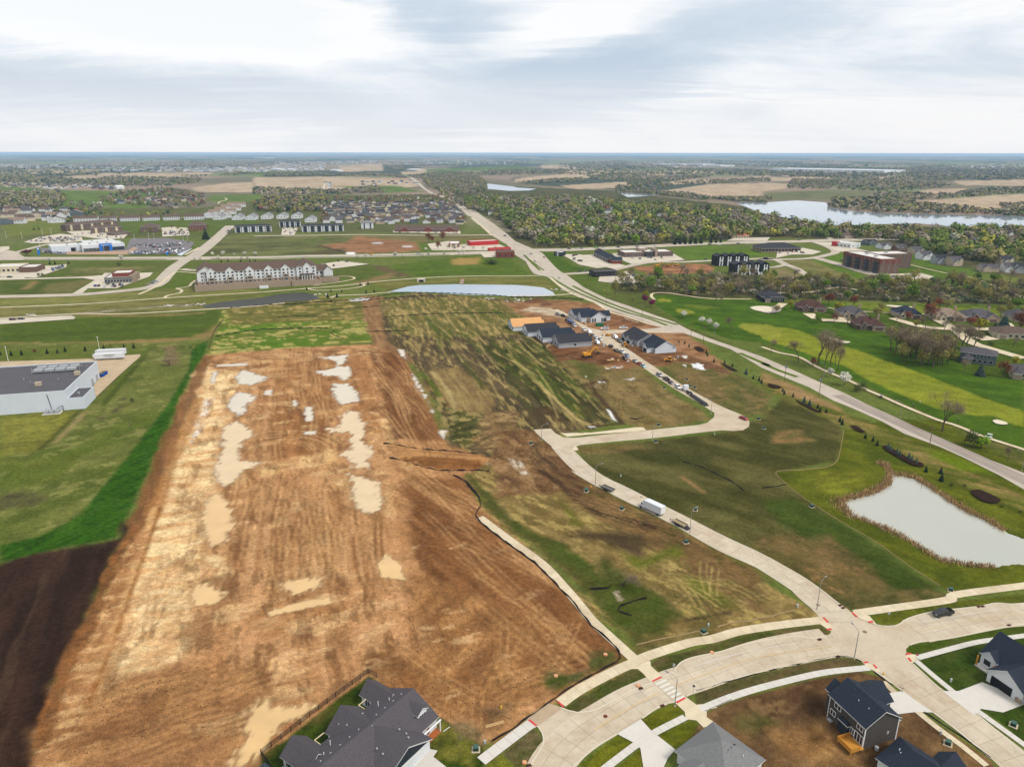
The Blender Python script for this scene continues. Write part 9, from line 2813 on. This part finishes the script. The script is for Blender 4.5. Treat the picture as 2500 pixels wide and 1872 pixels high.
# clods and stones on the worked soil
cl_m = rough('clod', (120, 84, 52), .3, 2)
V, F_ = [], []
for spec, n in (('I 880,110 740,330 640,560 540,800 440,960 400,1100 330,1280 260,1500 300,1560 480,1100 700,640 900,200', 300), ('W 900,1250 1220,1440 1060,1590 960,1540 820,1480', 500), ('W 200,1480 480,1430 480,1560 100,1650', 300), ('W 860,780 955,945 850,950', 200)):
 w = poly2(spec)
 ar = np.array(w)
 k_ = 0
 while k_ < n:
  x, y = rnd.uniform(ar[:, 0].min(), ar[:, 0].max()), rnd.uniform(ar[:, 1].min(), ar[:, 1].max())
  if not inpoly(w, x, y):
   continue
  k_ += 1
  r_ = rnd.uniform(.08, .3)
  i = len(V)
  a = rnd.uniform(0, 6)
  V += [(x + r_ * math.cos(a + q * 1.57) * rnd.uniform(.7, 1.3), y + r_ * math.sin(a + q * 1.57) * rnd.uniform(.7, 1.3), -.12) for q in range(4)] + [(x, y, r_ * .7)]
  F_ += [(i, i + 1, i + 4), (i + 1, i + 2, i + 4), (i + 2, i + 3, i + 4), (i + 3, i, i + 4)]
me = bpy.data.meshes.new('soil_clods')
me.from_pydata(V, [], F_)
me.materials.append(cl_m)
tag(place('soil_clods', me), kind='stuff')
# flags
for z_, x, y, hh, lb in (('D', 640, 790, 16, 'flag on a tall pole by the fast food building'), ('D', 150, 1290, 14, 'flag on a pole by the black roofed pavilion')):
 e = empty('flagpole', zp(z_, x, y), 0, lb, 'flag')
 MB().cyl((0, 0, 0), (0, 0, hh), .12, .07, 8).obj('pole', trim, e)
 for k_ in range(7):
  MB().ext([(0, 0), (1.4, .15), (2.8, -.05), (2.8, 0.0), (1.4, .2), (0, .05)], hh - .3 - (k_ + 1) * .26, hh - .3 - k_ * .26, 'z').obj('stripe', paint['red'] if k_ % 2 == 0 else trim, e)
 boxmb((0, -.03, hh - 1.3, 1.2, .24, hh - .28)).obj('canton', paint['dark blue'], e)
# golf carts and golfers
for x, y, c, lb, a in ((1000, 868, 'black', 'dark golf cart on the cart path above the arterial', .9), (1910, 1208, 'white', 'white golf cart on the lower cart path', 2.6)):
 e = empty('golf_cart', zp('H', x, y), a, lb, 'golf cart')
 e.location.z = .3
 MB().ext([(-1.2, .3), (1.2, .3), (1.25, .6), (.7, .85), (.4, .5), (-.2, .5), (-.3, .75), (-1.2, .75)], -.6, .6, 'y').obj('body', paint[c], e)
 boxmb((-1.1, -.6, 1.8, .8, .6, 1.88)).obj('roof', paint[c], e)
 for x_ in (-.95, .65):
  for y_ in (-.55, .55):
   MB().cyl((x_, y_, .6), (x_, y_, 1.8), .03, .03, 6).obj('roof_post', frame, e)
 wheels(e, [(.8, .5), (.8, -.5), (-.8, .5), (-.8, -.5)], .22, .18)


def person(p, ang, label, mt, arms=.2):
 pts_ = [(0, 0, .95), (0, 0, 1.2), (0, 0, 1.42), (0, 0, 1.55), (0, .02, 1.72), (.1, 0, .9), (.12, .03, .5), (.12, 0, .07), (.12, .14, .04), (-.1, 0, .9), (-.14, -.05, .5), (-.13, 0, .07), (-.13, .14, .04), (.2, 0, 1.4), (.3, .1, 1.15), (.2, .3, 1.0 + arms), (-.2, 0, 1.4), (-.3, .1, 1.15), (-.12, .32, 1.0 + arms)]
 rd_ = [.15, .14, .16, .06, .11, .1, .075, .05, .05, .1, .075, .05, .05, .07, .05, .045, .07, .05, .045]
 ed = [(0, 1), (1, 2), (2, 3), (3, 4), (0, 5), (5, 6), (6, 7), (7, 8), (0, 9), (9, 10), (10, 11), (11, 12), (2, 13), (13, 14), (14, 15), (2, 16), (16, 17), (17, 18)]
 me = bpy.data.meshes.new('body')
 me.from_pydata(pts_, ed, [])
 o = bpy.data.objects.new('person', me)
 COL.objects.link(o)
 md = o.modifiers.new('skin', 'SKIN')
 for v, r_ in zip(me.skin_vertices[0].data, rd_):
  v.radius = (r_, r_)
 me.skin_vertices[0].data[0].use_root = True
 o.modifiers.new('sub', 'SUBSURF').levels = 1
 dg = bpy.context.evaluated_depsgraph_get()
 me2 = bpy.data.meshes.new_from_object(o.evaluated_get(dg))
 bpy.data.objects.remove(o)
 me2.materials.clear()
 skin = mat('skin_tone', C(206, 160, 132), .6, .3)
 for m_ in (mt, rough('trousers', (70, 66, 62)), skin):
  me2.materials.append(m_)
 for f in me2.polygons:
  z = f.center.z
  f.material_index = 2 if z > 1.5 else 1 if z < .95 else 0
 o = place('person', me2, None, p, ang)
 return tag(o, label, 'person')


person(zp('H', 1255, 915), 1.0, 'golfer in dark top standing near the fairway edge', paint['black'])
person(zp('H', 1275, 945), 2.0, 'golfer in grey top beside the cart path', paint['grey'])
person(zp('H', 1330, 915), 2.6, 'golfer in white top bending over a ball', paint['white'], .05)
person(zp('H', 1650, 1072), 2.6, 'golfer in dark clothes walking the rough by the lone bare tree', paint['dark blue'])
person(zp('H', 905, 690), 1.2, 'distant golfer in pale top on the fairway', paint['tan'])
# outfall culvert and steps by the bright pond
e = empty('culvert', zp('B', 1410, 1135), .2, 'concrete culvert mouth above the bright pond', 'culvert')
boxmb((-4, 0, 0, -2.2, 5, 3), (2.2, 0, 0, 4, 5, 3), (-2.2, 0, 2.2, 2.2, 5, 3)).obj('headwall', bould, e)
boxmb((-2.2, 1.5, 0, 2.2, 4.9, 2.2)).obj('opening', w_black, e)  # solid black block stands in for the darkness inside the mouth
e = empty('stone_steps', zp('B', 1745, 1152), 0, 'flight of pale stone blocks running down to the bright pond', 'steps')
for k_ in range(5):
 boxmb((-1.8, k_ * 5.0, 0, 1.8, k_ * 5.0 + 3.2, .5 + .2 * k_)).obj('block', bould if k_ % 2 else rough('red_stone', (170, 120, 100)), e)
e = empty('fountain_post', zp('N', 1342, 488), 0, 'thin marker post standing in the grey pond', 'post')
MB().cyl((0, 0, -.4), (0, 0, 2.0), .07, .06, 6).obj('post', pole_w, e)
MB().cyl((0, 0, 2.0), (0, 0, 2.08), .14, .14, 8).obj('cap', pole_w, e)
